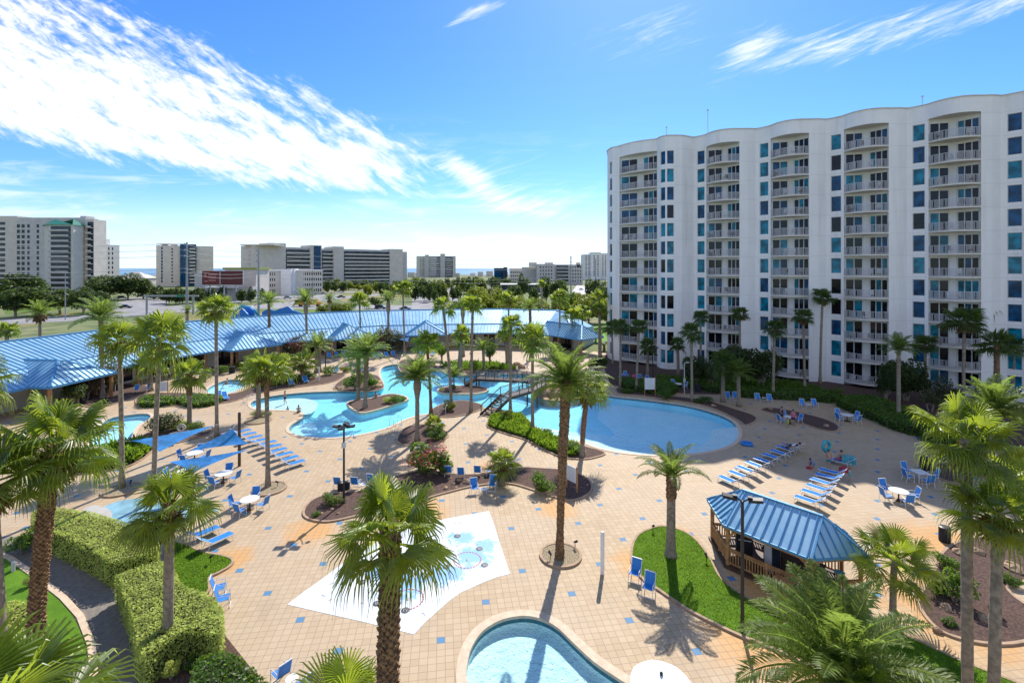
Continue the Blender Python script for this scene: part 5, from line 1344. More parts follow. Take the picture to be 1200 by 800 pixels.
# shrubs
for a in ((495,562,35,42,'lf_bush','oleander bush with coral flowers in the plaza bed','bush','flower'),(519,560,14,28,'lf_date','pale-leaved side of the oleander thicket, its smaller bush','bush',None),
    (637,580,18,27,'lf_bush','round bright green bush before the tall date palm bed',),(182,511,23,28,'lf_tree','round umbrella-shaped dark shrub beside the childrens pool','round'),(225,507,11,14,'lf_bush','clipped ball shrub beside the spiral ornament','round'),(208,505,14,13,'lf_hedge','low light-green clipped shrub behind the spiral ornament','round'),
    (387,594,15,17,'lf_date','white-flowered silvery shrub in the lamp post bed',),(368,607,7,8,'lf_bush','tiny green shrub at the tip of the lamp post bed',),(1130,715,26,44,'lf_bush','large dark green shrub in the mulch bed between the two fan palms'),(1115,670,15,22,'lf_bush','green shrub at the top of the mulch bed'),(1118,737,11,12,'lf_bush','small bright shrub at the kerb of the mulch bed'),(1170,725,9,22,'lf_crepe','reddish shrub in the mulch bed beside the browner trunk'),
    (1110,700,14,20,'lf_bush','ferny shrub at the near side of the mulch bed'),(511,518,16,17,'lf_bush','dark shrub under the cycad-like palm'),(462,474,9,12,'lf_bush','bright clipped shrub at the point of the pool island','round'),(454,473,7,9,'lf_hedge','small yellow-green shrub on the pool island','round'),(471,471,6,8,'lf_bush','tiny shrub at the end of the pool island','round'),
    (414,459,14,26,'lf_bush','dark shrub at the foot of the twin feathery palms'),(432,456,12,20,'lf_bush','green shrub on the rocky pool bank'),(525,483,11,15,'lf_yel','yellow-green fern clump beside the pool ladder bed'),(555,437,9,16,'lf_bush','round green shrub near the far channel','round'),(577,437,9,9,'lf_yel','yellow flowering clump beyond the bridge'),
    (595,495,13,15,'lf_yel','yellow-green shrub beside the wooden stairs'),(640,512,10,10,'lf_bush','leafy shrub in the green bed'),(676,533,14,15,'lf_bush','dark shrub at the tip of the green bed'),(530,457,7,7,'lf_yel','small yellow shrub on the round island'),
    (300,489,9,8,'lf_bush','low round shrub beside the thick palm at the pool tip','round'),(312,489,6,8,'lf_bush','small round shrub next to the thick palm','round'),(196,800,12,26,'lf_hedge','leggy light green shrub at the foot of the hedge palm'),(220,790,11,20,'lf_bush','dark green shrub between hedge and square bush'),
    (16,655,18,34,'lf_bush','deep green shrub beside the grey trunk by the path'),(8,740,14,24,'lf_hedge','pale shrub at the edge of the small lawn'),(30,690,8,18,'lf_hedge','tiny pale shrub on the small lawn'),(277,434,12,12,'lf_yel','yellow-green shrub before the first clubhouse porch'),(255,440,12,12,'lf_bush','green shrub near the spa pool'),(238,448,9,10,'lf_yel','yellow shrub behind the spa pool'),
    (385,440,12,12,'lf_bush','green shrub beside the squat date palm'),(360,444,11,11,'lf_bush','green shrub behind the paired loungers'),(402,437,9,9,'lf_yel','yellow shrub at the end of the planted bed'),(84,462,9,10,'lf_hedge','pale green shrub before the porch posts'),(20,470,14,18,'lf_bush','green shrub at the porch, cut by big fan leaves'),(60,480,12,15,'lf_hedge','light shrub before the clubhouse post'),
    (780,470,11,17,'lf_bush','green shrub by the notice board'),(760,462,9,9,'lf_bush','small shrub under the notice board'),(828,474,12,9,'lf_bush','low shrub in the mulch tip by the pool'),(735,462,9,8,'lf_bush','low shrub behind the shaded pool edge'),(985,470,17,16,'lf_date','silvery saw palmetto clump before the tower'),(955,465,13,12,'lf_date','smaller silvery palmetto clump before the tower'),
    (1190,690,14,16,'lf_bush','shrub in the upper mulch bed'),(1190,640,16,20,'lf_bush','shrub behind the two fan palms'),(1160,560,14,20,'lf_bush','shrub under the bright feathery palm'),(1195,560,18,26,'lf_bush','dense shrub at the edge of the shaded deck'),(700,468,10,10,'lf_rock' if 0 else 'lf_bush','shrub on the waterfall rocks'),(240,472,10,8,'lf_bush','shrub at the end of the clipped bed','round')):
    bush('shrub', *a[:4], a[4], a[5], *(a[6:7] or ('bush',)), fl=a[7] if len(a) > 7 else None)
# ---- clipped hedges: a trimmed body of leaves over a dark core
def hedge(poly, h_, label, n=120, size=.085, m='lf_hedge', z0=0, leg=0, name='clipped_hedge', rough=.07):
    """n leaves per square metre on the top and sides"""
    if area(poly) < 0: poly = poly[::-1]
    cx_ = sum(p[0] for p in poly)/len(poly); cy_ = sum(p[1] for p in poly)/len(poly)
    rt = thing(name, label, 'hedge', (cx_, cy_, 0))
    core = MB(); core.prism(offset(poly, -.14), leg, h_-.12); part('core', core, mat('hedge_core', (.03, .035, .012), .95), rt, True)
    g = np.random.default_rng(len(poly)+int(h_*100)); xs_ = [p[0] for p in poly]; ys_ = [p[1] for p in poly]
    pts = []; nr = []
    A_ = abs(area(poly)); want = int(A_*n)
    while len(pts) < want:
        q = (g.uniform(min(xs_), max(xs_)), g.uniform(min(ys_), max(ys_)))
        if inside(q, poly):
            lump = .05*math.sin(q[0]*2.1+1)*math.sin(q[1]*1.7)
            pts.append((q[0], q[1], h_+lump+g.normal()*rough*.6)); nr.append((0, 0, 1))
    for i in range(len(poly)):
        a, b = Vector(poly[i]), Vector(poly[(i+1) % len(poly)]); L = (b-a).length
        if L < .01: continue
        d = (b-a)/L; nn = (d.y, -d.x, .15)
        for _ in range(int(L*(h_-leg)*n*.9)):
            u = g.random(); z = leg+(h_-leg)*g.random(); o_ = g.normal()*rough-.03
            pts.append((a.x+(b.x-a.x)*u+nn[0]*o_, a.y+(b.y-a.y)*u+nn[1]*o_, z)); nr.append(nn)
    p = np.array(pts); nrm = np.array(nr)+g.normal(size=p.shape)*.55; nrm /= np.linalg.norm(nrm, axis=1)[:, None]
    a = np.cross(nrm, g.normal(size=p.shape)); a /= np.linalg.norm(a, axis=1)[:, None]; b = np.cross(nrm, a); s = size*g.uniform(.6, 1.35, (len(p), 1))
    v = np.stack([p-a*s*.8, p-b*s*.5, p+a*s*.8, p+b*s*.5], 1).reshape(-1, 3)-np.array((cx_, cy_, 0)); f = np.arange(len(v)).reshape(-1, 4)
    link('foliage', np_mesh('hedge_foliage', v, f, M[m]), rt)
def hp(pts, z, n=3): return gpoly(pts, n, z)
hedge(hp([(40,598),(62,594),(88,597),(116,602),(145,611),(172,622),(186,636),(183,645),(160,652),(131,657),(112,645),(93,636),(74,627),(56,619),(38,610)], 1.5), 1.5, 'long light-green clipped hedge curving beside the path, the farther of two blocks', 330, .065, rough=.04)
hedge(hp([(136,674),(160,665),(188,657),(198,661),(205,668),(212,682),(226,690),(245,697),(258,708),(262,722),(258,738),(246,742),(232,736),(214,738),(190,752),(170,768),(160,750),(157,730),(147,700),(138,676)], 1.4), 1.4, 'light-green clipped hedge around the fan palm, the nearer block with a rounded lobe', 400, .065, rough=.05)
hedge(hp([(228,778),(240,768),(268,764),(292,780),(318,806),(320,840),(228,840)], 1.2), 1.2, 'square dark-green clipped bush at the bottom beside the deck', 280, m='lf_bush')
hedge(hp([(10,706),(22,704),(38,712),(30,740),(12,745)], .8), .8, 'pale low hedge clump beside the small lawn', 200)
for pts, z, lab in (([(163,468),(172,463),(205,464),(208,468),(190,471),(166,472)], .6, 'low dark-green clipped hedge behind the two deck chairs'), ([(212,470),(214,462),(240,461),(262,464),(248,470),(228,472)], .6, 'low clipped hedge next to the spa pool'),
    ([(724,441),(746,443),(790,448),(790,455),(770,455),(735,450)], .9, 'low bright hedge before the rounded end of the tower'), ([(820,448),(860,451),(905,454),(950,456),(985,460),(985,465),(950,462),(905,460),(850,456)], .9, 'long low hedge along the deck before the tower'),
    ([(980,466),(1010,462),(1040,468),(1075,482),(1095,492),(1080,500),(1050,494),(1020,482)], 1.0, 'light green clipped hedge at the shaded corner of the deck'), ([(300,446),(330,440),(352,438),(352,442),(330,446),(305,450)], .6, 'low hedge in the mulch bed behind the shallow pool tip'),
    ([(1080,500),(1110,498),(1150,508),(1150,520),(1110,512),(1085,507)], 1.0, 'dark low hedge behind the bright feathery palm')):
    hedge(hp(pts, z, 2), z, lab, 60, .17, 'lf_hedge' if 'bright low' in lab else 'lf_bush', rough=.1)
# ---- ground covers nobody could count
def cover(name, poly, h_, n, size, m, cat=None):
    g = np.random.default_rng(n); xs_ = [p[0] for p in poly]; ys_ = [p[1] for p in poly]; pts = []
    while len(pts) < n:
        q = (g.uniform(min(xs_), max(xs_)), g.uniform(min(ys_), max(ys_)))
        if inside(q, poly): pts.append((q[0], q[1], .08+h_*g.random()*(1+.6*math.sin(q[0]*2.3)*math.sin(q[1]*2.9))))
    p = np.array(pts); d = g.normal(size=p.shape)*.55; d[:, 2] += 1; d /= np.linalg.norm(d, axis=1)[:, None]
    a = np.cross(d, g.normal(size=p.shape)); a /= np.linalg.norm(a, axis=1)[:, None]; s = size*g.uniform(.5, 1.3, (len(p), 1))
    v = np.stack([p-a*s*.16, p+a*s*.16, p+d*s+a*s*.08, p+d*s-a*s*.08], 1).reshape(-1, 3); f = np.arange(len(v)).reshape(-1, 4)
    o = link(name, np_mesh(name, v, f, M[m])); tag(o, kind='stuff'); return o
cover('ground_cover', offset(gpoly([(573,500),(576,491),(586,488),(606,488),(616,493),(625,503),(640,511),(655,517),(668,521),(680,527),(672,536),(655,533),(636,526),(616,514),(592,507)], 4), -.05), .30, 9000, .34, 'lf_gc')
cover('lily_foliage', offset(gpoly([(62,553),(79,555),(122,551),(149,546),(168,536),(182,524),(160,520),(120,528),(85,534),(62,538)], 4), -.1), .35, 6500, .5, 'lf_gc')
cover('grass', offset(BED['lawn'], -.02), .0, 42000, .07, 'lf_gc')
cover('grass', offset(BED['leftlawn'], -.02), .0, 9000, .07, 'lf_gc')
cover('undergrowth', gpoly([(478,434),(500,434),(512,428),(560,426),(600,430),(600,434),(540,434),(505,427)], 3), .3, 2500, .5, 'lf_bush')
cover('undergrowth', [(p[0]+.5, p[1]+3.5) for p in BFRONT[2:12]]+[(p[0]+1.5, p[1]+9) for p in BFRONT[2:12]][::-1], .3, 6000, .5, 'lf_bush')
# ================================================================ deck furniture
def make_lounger():
    r = thing('sun_lounger', 'blue sling sun lounger', 'sun lounger')
    # foot at +y, head at -y; origin midway
    s = MB(); s.box((0, .30, .34), (.58, 1.30, .025)); part('seat', s, M['bluesling2'], r)
    b = MB(); b.box((0, -.63, .58), (.58, .80, .025), rx=-R(38)); part('backrest', b, M['bluesling2'], r)
    f = MB()
    for x in (-.31, .31):
        f.tube([(x, .95, .30), (x, .90, .36), (x, -.32, .36), (x, -.96, .84)], .022, 5)
        f.tube([(x, -.32, .34), (x, -.80, .45)], .016, 5)
    for y, z in ((.95, .30), (-.32, .33), (-.96, .84)): f.bar((-.31, y, z), (.31, y, z), .035)
    part('frame', f, M['whitemetal'], r)
    for y in (.75, -.45):
        for x in (-.31, .31):
            l = MB(); l.tube([(x, y, .35), (x, y+(.16 if y > 0 else -.14), .0)], .020, 5); part('leg', l, M['whitemetal'], r)
    return Proto(r)
def make_chair(m='bluesling', nm='deck_chair'):
    r = thing(nm, 'blue sling deck armchair', 'chair')
    s = MB(); s.box((0, .02, .43), (.50, .48, .025), rx=R(4)); part('seat', s, M[m], r)
    b = MB(); b.box((0, -.31, .72), (.50, .025, .62), rx=R(16)); part('backrest', b, M[m], r)
    f = MB()
    for x in (-.28, .28):
        f.tube([(x, .28, 0), (x, .26, .44), (x, .24, .64), (x, -.10, .66), (x, -.32, .64)], .018, 5)
        f.tube([(x, -.22, .42), (x, -.40, 1.04)], .018, 5); f.tube([(x, .26, .43), (x, -.24, .42)], .018, 5); f.tube([(x, -.22, .43), (x, -.34, 0)], .018, 5)
    f.bar((-.28, -.40, 1.04), (.28, -.40, 1.04), .035); f.bar((-.28, .28, .03), (.28, .28, .03), .03)
    part('frame', f, M['whitemetal'], r)
    return Proto(r)
def make_table(square=False, rad=.62):
    r = thing('patio_table', 'white patio table', 'table')
    t = MB()
    if square: t.box((0, 0, .72), (1.0, 1.0, .04)); 
    else: t.tube_z((0, 0, .70), [(rad-.03, 0), (rad, .01), (rad, .035), (rad-.03, .04)], 28)
    part('tabletop', t, M['tabletop'], r)
    if square:
        for x in (-.42, .42):
            for y in (-.42, .42): l = MB(); l.bar((x, y, 0), (x, y, .70), .05); part('leg', l, M['whitemetal'], r)
    else:
        l = MB(); l.tube_z((0, 0, 0), [(.30, 0), (.30, .04), (.12, .10), (.05, .16), (.05, .66), (.16, .70)], 12); part('pedestal', l, M['darkwood'], r)
    return Proto(r)
def side_table():
    r = thing('side_table', 'small round white side table', 'table')
    t = MB(); t.tube_z((0, 0, .44), [(.24, 0), (.25, .01), (.25, .03)], 18); part('tabletop', t, M['tabletop'], r)
    for k in range(3): a = 2.1*k; l = MB(); l.tube([(math.cos(a)*.18, math.sin(a)*.18, .44), (math.cos(a)*.22, math.sin(a)*.22, 0)], .014, 5); part('leg', l, M['whitemetal'], r)
    return Proto(r)
LG, CH, RT, ST, SD = make_lounger(), make_chair(), make_table(), make_table(True), side_table()
def face(dx, dy): return math.atan2(dy, dx)-PI/2
# row of loungers beside the pebble ring palm
ordn = ['nearest the pebble-ring palm', 'second', 'third', 'fourth', 'fifth', 'sixth', 'seventh', 'eighth', 'ninth', 'tenth']
G1 = 'row of blue loungers by the shade sails'
p0, p1 = Vector((-18.0, 42.25)), Vector((-22.8, 47.0))
for i in range(6):
    f = p0.lerp(p1, i/5); c = f-Vector((.69, .72))*.95; a = brnd.uniform(-.06, .06)
    LG.put((c.x, c.y, 0), face(.69, .72)+a, 'blue lounger '+('at the near end of the row by the shade sails' if i == 0 else ordn[i]+' from the near end of the row by the shade sails'), G1)
for i, f in enumerate(((-24.0, 47.6), (-24.9, 48.5), (-26.0, 49.4), (-27.0, 50.3))):
    c = Vector(f)-Vector((.69, .72))*.95; LG.put((c.x, c.y, 0), face(.69, .72)+brnd.uniform(-.06, .06), 'blue lounger beyond the sail pole, '+('first', 'second', 'third', 'last')[i]+' after the gap in the row', G1)
for (px, py), lab in (((256, 617), 'blue lounger by the left lawn, the one nearer the round table'), ((272, 624.5), 'blue lounger by the left lawn, the one lying fully in sun')):
    f = Vector(gp(px, py, .3)[:2]); c = f-Vector((.56, .83))*.95; LG.put((c.x, c.y, 0), face(.56, .83), lab.replace('left lawn', 'small heart-shaped lawn'), 'pair of loungers by the heart-shaped lawn')
G2 = 'diagonal row of loungers nearer the shallow pool'; G3 = 'diagonal row of loungers farther from the shallow pool'
f0, st_ = Vector((16.7, 39.1)), Vector((1.17, .93))
for i in range(8):
    f = f0+st_*i; c = f-Vector((-.53, .85))*.95; c += Vector((brnd.uniform(-.1, .1), brnd.uniform(-.1, .1)))
    LG.put((c.x, c.y, 0), face(-.53, .85)+brnd.uniform(-.07, .07), ('sunlit' if i < 4 else 'shaded')+' blue lounger, '+('the gazebo end' if i == 0 else 'the far end with two people' if i == 7 else ordn[i]+' from the gazebo end')+' of the row nearer the pool', G2)
RL = [c.copy()]; RLa = face(-.53, .85)
f0, st_ = Vector((20.75, 35.6)), Vector((.98, .98))
for i in range(6):
    f = f0+st_*i; c = f-Vector((-.66, .75))*.95; c += Vector((brnd.uniform(-.08, .08), brnd.uniform(-.08, .08)))
    LG.put((c.x, c.y, 0), face(-.66, .75)+brnd.uniform(-.07, .07), 'blue lounger, '+('the gazebo end' if i == 0 else ordn[i]+' from the gazebo end')+' of the row farther from the pool', G3)
f = f0+st_*7.2; c = f-Vector((-.66, .75))*.95; LG.put((c.x, c.y, 0), face(-.66, .75), 'blue lounger on which the woman in red sits', G3); WL = c.copy()
# small groups of loungers in the distance
for px, py, ang, lab in ((341,451,(.5,-.8),'white-framed lounger at the mulch bed behind the shallow pool tip'), (358,448,(.5,-.8),'white-framed lounger beside the young fan palm'), (394,436,(.3,-.9),'lounger with raised back by the mulch bed end'), (386,419,(.5,-.8),'distant lounger before the clubhouse, first of three'), (395,418,(.5,-.8),'distant lounger before the clubhouse, middle of three'), (403,417,(.5,-.8),'distant lounger before the clubhouse, last of three beside the feathery palms'),
    (446,419,(.4,-.9),'distant lounger under the aqua shade canopies, first of three'), (453,418,(.4,-.9),'distant lounger under the aqua shade canopies, middle of three'), (461,417,(.4,-.9),'distant lounger under the aqua shade canopies, last of three'), (494,416,(.3,-.9),'distant lounger behind the upper pool, paler one'), (507,416,(.3,-.9),'distant lounger behind the upper pool, with its back up'), (572,417,(.4,-.9),'distant lounger beyond the far channel'), (440,419,(.4,-.9),'lounger nearest the purplish crepe myrtle'),
    (258,467,(.6,-.7),'lounger beside the low wall near the spa pool'), (264,468,(.6,-.7),'lounger at the end of the clipped bed near the spa pool')):
    g_ = gp(px, py); LG.put((g_[0], g_[1], 0), face(*ang), lab, 'scattered distant loungers')
def chair(px, py, d, lab, grp, z=0): g_ = gp(px, py, z); return CH.put((g_[0], g_[1], 0), face(*d), lab, grp)
GC = 'chairs around the patio tables'
def table_set(c, proto, lab, angs, what, d=.98):
    t = proto.put((c[0], c[1], 0), brnd.uniform(0, .4), lab, 'patio tables')
    for a, w_ in angs:
        x, y = c[0]+math.cos(R(a))*d, c[1]+math.sin(R(a))*d
        CH.put((x, y, 0), face(-math.cos(R(a)), -math.sin(R(a)))+brnd.uniform(-.2, .2), 'blue armchair on the %s side of the %s' % (w_, what), GC)
S4 = ((100, 'far'), (185, 'clubhouse-facing'), (262, 'camera-facing'), (355, 'tower-facing'))
table_set(gp(1057, 577, 0)[:2] if 0 else (28.3, 35.6), RT, 'round white table at the shadow edge beside the shaded deck', S4, 'round table at the shadow edge')
table_set((32.6, 38.9), ST, 'square pale table next to the black bin in the shade', S4, 'square table by the black bin')
table_set((37.2, 54.0), RT, 'round white table by the hedge at the tower foot', ((100, 'far'), (190, 'clubhouse-facing'), (300, 'camera-facing'), (10, 'tower-facing')), 'round table by the tower hedge')
table_set((30.4, 53.2), RT, 'round white table where the swimmers stand beside the lens-shaped bed', ((90, 'far'), (180, 'clubhouse-facing'), (5, 'tower-facing')), 'round table at the lens-shaped bed')
table_set((-18.5, 34.3), RT, 'round white table in full sun by the lamp-post side of the sails', S4, 'sunlit round table')
table_set((-22.9, 38.6), RT, 'round white table under the lowest shade sail tip', S4, 'round table under the low sail')
table_set((-28.0, 42.9), RT, 'round white table in the shade between two sails', S4, 'round table between the sails')
table_set((-26.3, 38.9), RT, 'round white table hidden behind the hedge palm crown', ((100, 'far'), (185, 'clubhouse-facing')), 'round table behind the hedge palm')
table_set((23.3, 68.5), RT, 'small white table beside the lamp at the tower', ((100, 'far'), (355, 'tower-facing')), 'table beside the tower lamp')
for px, py, d, lab, g_ in ((744, 680, (-.5, -.85), 'blue armchair by the teardrop lawn kerb, farther of two', 'pair of chairs by the teardrop lawn'), (760, 697, (-.5, -.85), 'blue armchair by the teardrop lawn kerb, nearer of two', 'pair of chairs by the teardrop lawn'),
    (556, 578, (.3, -.95), 'blue armchair before the mulch bed, the one beside the oleander side of the small table', 'pair of chairs before the mulch bed'), (577, 574, (-.2, -.97), 'blue armchair before the mulch bed, on the palm side of the small table', 'pair of chairs before the mulch bed'),
    (540.5, 560, (.05, 1), 'blue armchair behind the mulch bed facing the pool, oleander side', 'chairs facing the pool behind the mulch bed'), (560, 558, (.1, 1), 'blue armchair behind the mulch bed facing the pool, shrub side', 'chairs facing the pool behind the mulch bed'), (526, 558, (.1, 1), 'blue armchair half behind the oleander bush', 'chairs facing the pool behind the mulch bed'),
    (397, 572, (.1, 1), 'blue armchair behind the lamp post bed, next to the black bins', 'chairs behind the lamp post bed'), (417, 572, (.1, 1), 'blue armchair behind the lamp post bed, middle of three', 'chairs behind the lamp post bed'), (436, 568, (.2, 1), 'blue armchair behind the lamp post bed, beside the big palm leaves', 'chairs behind the lamp post bed'),
    (257, 697, (.9, .4), 'blue armchair at the tip of the heart-shaped lawn, farther of two', 'pair of chairs by the hedge lobe'), (262, 710, (.9, .4), 'blue armchair at the tip of the heart-shaped lawn, nearer of two', 'pair of chairs by the hedge lobe'),
    (329, 800, (-.8, .6), 'blue armchair at the bottom beside the square bush', 'pair of chairs beside the square bush'), (354, 815, (-.8, .6), 'blue armchair at the bottom beside the topmost palm leaves', 'pair of chairs beside the square bush'),
    (160, 460, (.4, -.9), 'blue chair by the low clipped hedge, half turned', 'pair of chairs by the clipped hedge'), (172, 459, (-.2, -1), 'blue chair by the low clipped hedge, facing the deck', 'pair of chairs by the clipped hedge'),
    (853, 469, (-.2, -1), 'blue reclined chair beside the feathery yellow-green palm', 'upright blue chairs along the tower hedge'), (861.5, 469, (-.2, -1), 'blue reclined chair between the feathery palm and the dark trees', 'upright blue chairs along the tower hedge'), (888, 471, (-.2, -1), 'blue reclined chair before the dark trees, first of the pair', 'upright blue chairs along the tower hedge'), (902, 472, (-.2, -1), 'blue reclined chair before the dark trees, second of the pair', 'upright blue chairs along the tower hedge'), (941, 478, (-.1, -1), 'blue reclined chair by the very tall thin palm, first of the pair', 'upright blue chairs along the tower hedge'), (955, 478, (-.1, -1), 'blue reclined chair by the very tall thin palm, second of the pair', 'upright blue chairs along the tower hedge'),
    (727, 446, (-.5, -.8), 'blue chair at the tower corner nearest the rounded end', 'chairs at the tower corner'), (734, 443, (.3, -.9), 'blue chair at the tower corner, second one', 'chairs at the tower corner'), (751, 447, (.3, -.9), 'blue chair at the tower corner beside the pink towel', 'chairs at the tower corner'), (760, 448, (.3, -.9), 'blue chair at the tower corner beside the lamp', 'chairs at the tower corner')):
    chair(px, py, d, lab, g_)
for px, py, lab in ((567, 580, 'small white side table between the two blue chairs before the mulch bed'), (572, 558, 'small white side table beside the short bushy fan palm'), (426, 574, 'small white side table behind the lamp post bed'), (895, 470, 'small white table between two blue reclined chairs before the dark trees'), (948, 478, 'small white table between the blue reclined chairs by the thin palm'), (342, 808, 'white side table between the bottom pair of chairs')):
    g_ = gp(px, py); SD.put((g_[0], g_[1], 0), 0, lab, 'small side tables')
# parasol
g_ = (xs(775, 17.4), 17.4)
r = thing('parasol', 'round white parasol at the rim of the wading pool', 'parasol', (g_[0], g_[1], 0))
m_ = MB(); n = 32; ring_ = [(1.08*math.cos(2*PI*i/n)*(1 if i % 4 else 1.02), 1.08*math.sin(2*PI*i/n)*(1 if i % 4 else 1.02), 2.12) for i in range(n)]
mid = [(.55*math.cos(2*PI*i/n), .55*math.sin(2*PI*i/n), 2.36) for i in range(n)]
m_.add(ring_+mid+[(0, 0, 2.48)], [(i, (i+1) % n, n+(i+1) % n, n+i) for i in range(n)]+[(n+i, n+(i+1) % n, 2*n) for i in range(n)])
m_.add(ring_+[(x*1.0, y*1.0, 1.98) for x, y, z in ring_], [(i, (i+1) % n, n+(i+1) % n, n+i) for i in range(n)])
part('canopy', m_, mat('white_canvas', (.78, .80, .82), .9, var=.03), r, smooth=True)
m_ = MB(); m_.tube([(0, 0, 0), (0, 0, 2.5)], .025, 8); part('pole', m_, M['whitemetal'], r)
m_ = MB(); m_.tube_z((0, 0, 2.47), [(.06, 0), (.06, .06), (.02, .12)], 10); part('finial', m_, M['dark'], r)
m_ = MB(); m_.tube_z((0, 0, 0), [(.3, 0), (.3, .08), (.05, .12)], 16); part('base', m_, M['dark'], r)
# ================================================================ lamp posts
def lamp(px, py, h_, heads, lab, arm=.75, hs=.55):
    g_ = gp(px, py); r = thing('lamp_post', lab, 'lamp post', (g_[0], g_[1], 0), 0, 'deck lamp posts')
    m_ = MB(); m_.tube([(0, 0, 0), (0, 0, h_)], [.085, .07], 10); m_.tube_z((0, 0, 0), [(.16, 0), (.16, .12), (.1, .18)], 12); part('pole', m_, M['dark'], r)
    for a in heads:
        c_, s_ = math.cos(R(a)), math.sin(R(a))
        m_ = MB(); m_.bar((0, 0, h_-.05), (c_*arm*.45, s_*arm*.45, h_+.12), .06); part('arm', m_, M['dark'], r)
        m_ = MB(); m_.box((c_*(arm*.45+hs/2), s_*(arm*.45+hs/2), h_+.13), (hs, .36, .13), rz=R(a), ry=-R(8)); m_.box((c_*(arm*.45+.08), s_*(arm*.45+.08), h_+.22), (.2, .2, .06), rz=R(a)); part('lamp_head', m_, M['dark'], r)
    return r
lr_ = lamp(403, 590, 5.45, (0, 95, 180, 270), 'black four-headed lamp post in the mulch bed beside the silvery shrub', .5)
m_ = MB(); m_.tube([(0, 0, 4.5), (.35, -.05, 4.75), (.62, -.1, 5.05), (.78, -.1, 4.95)], .03, 6); m_.tube_z((.8, -.1, 4.75), [(.1, 0), (.14, .08), (.1, .18)], 10); m_.box((0, 0, 4.25), (.26, .26, .4)); part('camera_bracket', m_, M['rail'], lr_)
lamp(870, 741, 6.15, (165, -25), 'black two-headed lamp post beside the gazebo', .55, .62)
lamp(574, 432, 4.5, (0, 180), 'distant two-headed lamp post beyond the wooden bridge', .9, .5)
lamp(765, 450, 5.2, (0, ), 'black single-armed lamp post at the tower corner', .7, .5)
g_ = gp(802, 462); m_ = MB(); m_.tube([(0, 0, 0), (0, 0, 4.2), (.3, 0, 4.3)], .06, 8); m_.box((.45, 0, 4.3), (.4, .2, .1)); m_.box((0, 0, 1.9), (.25, .2, .5)); single('lamp_post', m_, M['rail'], 'pale grey thin lamp post beside the slender palm at the tower', 'lamp post', (g_[0], g_[1], 0), group='deck lamp posts')
for px, py, h_, lab, mt in ((706, 672, 2.35, 'stainless steel shower post standing alone on the pavers', 'whitemetal'), (374, 447, 2.2, 'white post in the mulch bed near the squat palm', 'whitemetal'), (381.5, 432, 2.2, 'dark post beside the squat palm', 'dark'), (254, 742, 1.0, 'short white post at the corner of the hedge', 'whitemetal'), (15.5, 670, .6, 'short grey bollard light on the small lawn', 'rail'), (135, 462, 4.8, 'thin pale pole behind the pink crepe myrtles', 'rail')):
    g_ = gp(px, py); m_ = MB(); rr_ = .09 if h_ < 2.3 else .11
    if h_ > 4: rr_ = .05
    m_.tube([(0, 0, 0), (0, 0, h_-.06), (0, 0, h_)], [rr_, rr_, rr_*.7], 14); single('post', m_, M[mt], lab, 'post', (g_[0], g_[1], 0), smooth=False)
# ================================================================ shade sails
def sail(pts, lab, sag=.16):
    A = [Vector(p) for p in pts]; m_ = MB(); n = 10; c = (A[0]+A[1]+A[2])/3; r = thing('shade_sail', lab, 'shade sail', (c.x, c.y, 0), 0, 'blue shade sails')
    def edge(a, b, t): 
        p = a.lerp(b, t); q = 4*t*(1-t)*sag; return p.lerp(c, q)
    V = []; idx = {}
    for i in range(n+1):
        for j in range(n+1-i):
            k = n-i-j; u, v, w_ = i/n, j/n, k/n
            p = A[0]*u+A[1]*v+A[2]*w_
            q = 27*u*v*w_; e = 4*sag*(u*v+v*w_+w_*u)*(1-q*.75)*1.0
            p = p.lerp(c, min(.9, e*.9 if q < 1 else 0)) if True else p
            p.z -= q*.12
            idx[(i, j)] = len(V); V.append(p)
    Fc = []
    for i in range(n):
        for j in range(n-i):
            Fc.append((idx[(i, j)], idx[(i+1, j)], idx[(i, j+1)]))
            if j < n-i-1: Fc.append((idx[(i+1, j)], idx[(i+1, j+1)], idx[(i, j+1)]))
    m_.add(V, Fc); part('fabric', m_, M['fabric'], r, True, True)
    for p in A:
        w_ = MB(); d = (p-c).normalized(); w_.tube([p, p+d*.9], .018, 5); part('tether', w_, M['rail'], r, True)
    return r
s1 = sail((( xs(153,40.3), 40.3, 2.7), (xs(253,46.5), 46.5, 2.0), (xs(187,38.4), 38.4, 2.5)), 'blue triangular shade sail stretched to the slim palm, farthest of three')
s2 = sail(((xs(273,41.8), 41.8, 3.25), (xs(292,40.6), 40.6, 2.35), (xs(219,38.6), 38.6, 2.45)), 'bright blue shade sail peaked at the wooden sail pole, middle of three')
s3 = sail(((xs(198,36.3), 36.3, 2.55), (xs(293,39.0), 39.0, 2.5), (xs(222,34.6), 34.6, 2.35)), 'deep blue sagging shade sail nearest the hedge palm')
g_ = gp(280.5, 546); m_ = MB(); m_.tube([(0, 0, 0), (0, 0, 4.55)], .12, 10); m_.tube([(0, 0, 4.5), (0, 0, 4.62)], [.12, .09], 10); single('sail_pole', m_, M['darkwood'], 'dark wooden pole holding the shade sails beside the lounger row', 'pole', (g_[0], g_[1], 0))
for poly, z, lab in (([(440,398),(455,393),(461,399)], 2.9, 'distant aqua shade canopy beside the purplish tree'), ([(455,395),(482,391),(478,400)], 3.0, 'distant aqua shade canopy nearer the extra tall palm')):
    q = [gp(x, y, z) for x, y in poly]; sail([(a, b, z) for a, b, _ in q], lab, .08)
# ================================================================ gazebo
gz = Vector((14.95, 27.1)); ga = math.atan2(-.74, .67); r = thing('gazebo', 'wooden gazebo bar with blue metal roof on the lawn edge', 'gazebo', (gz.x, gz.y, 0), ga)
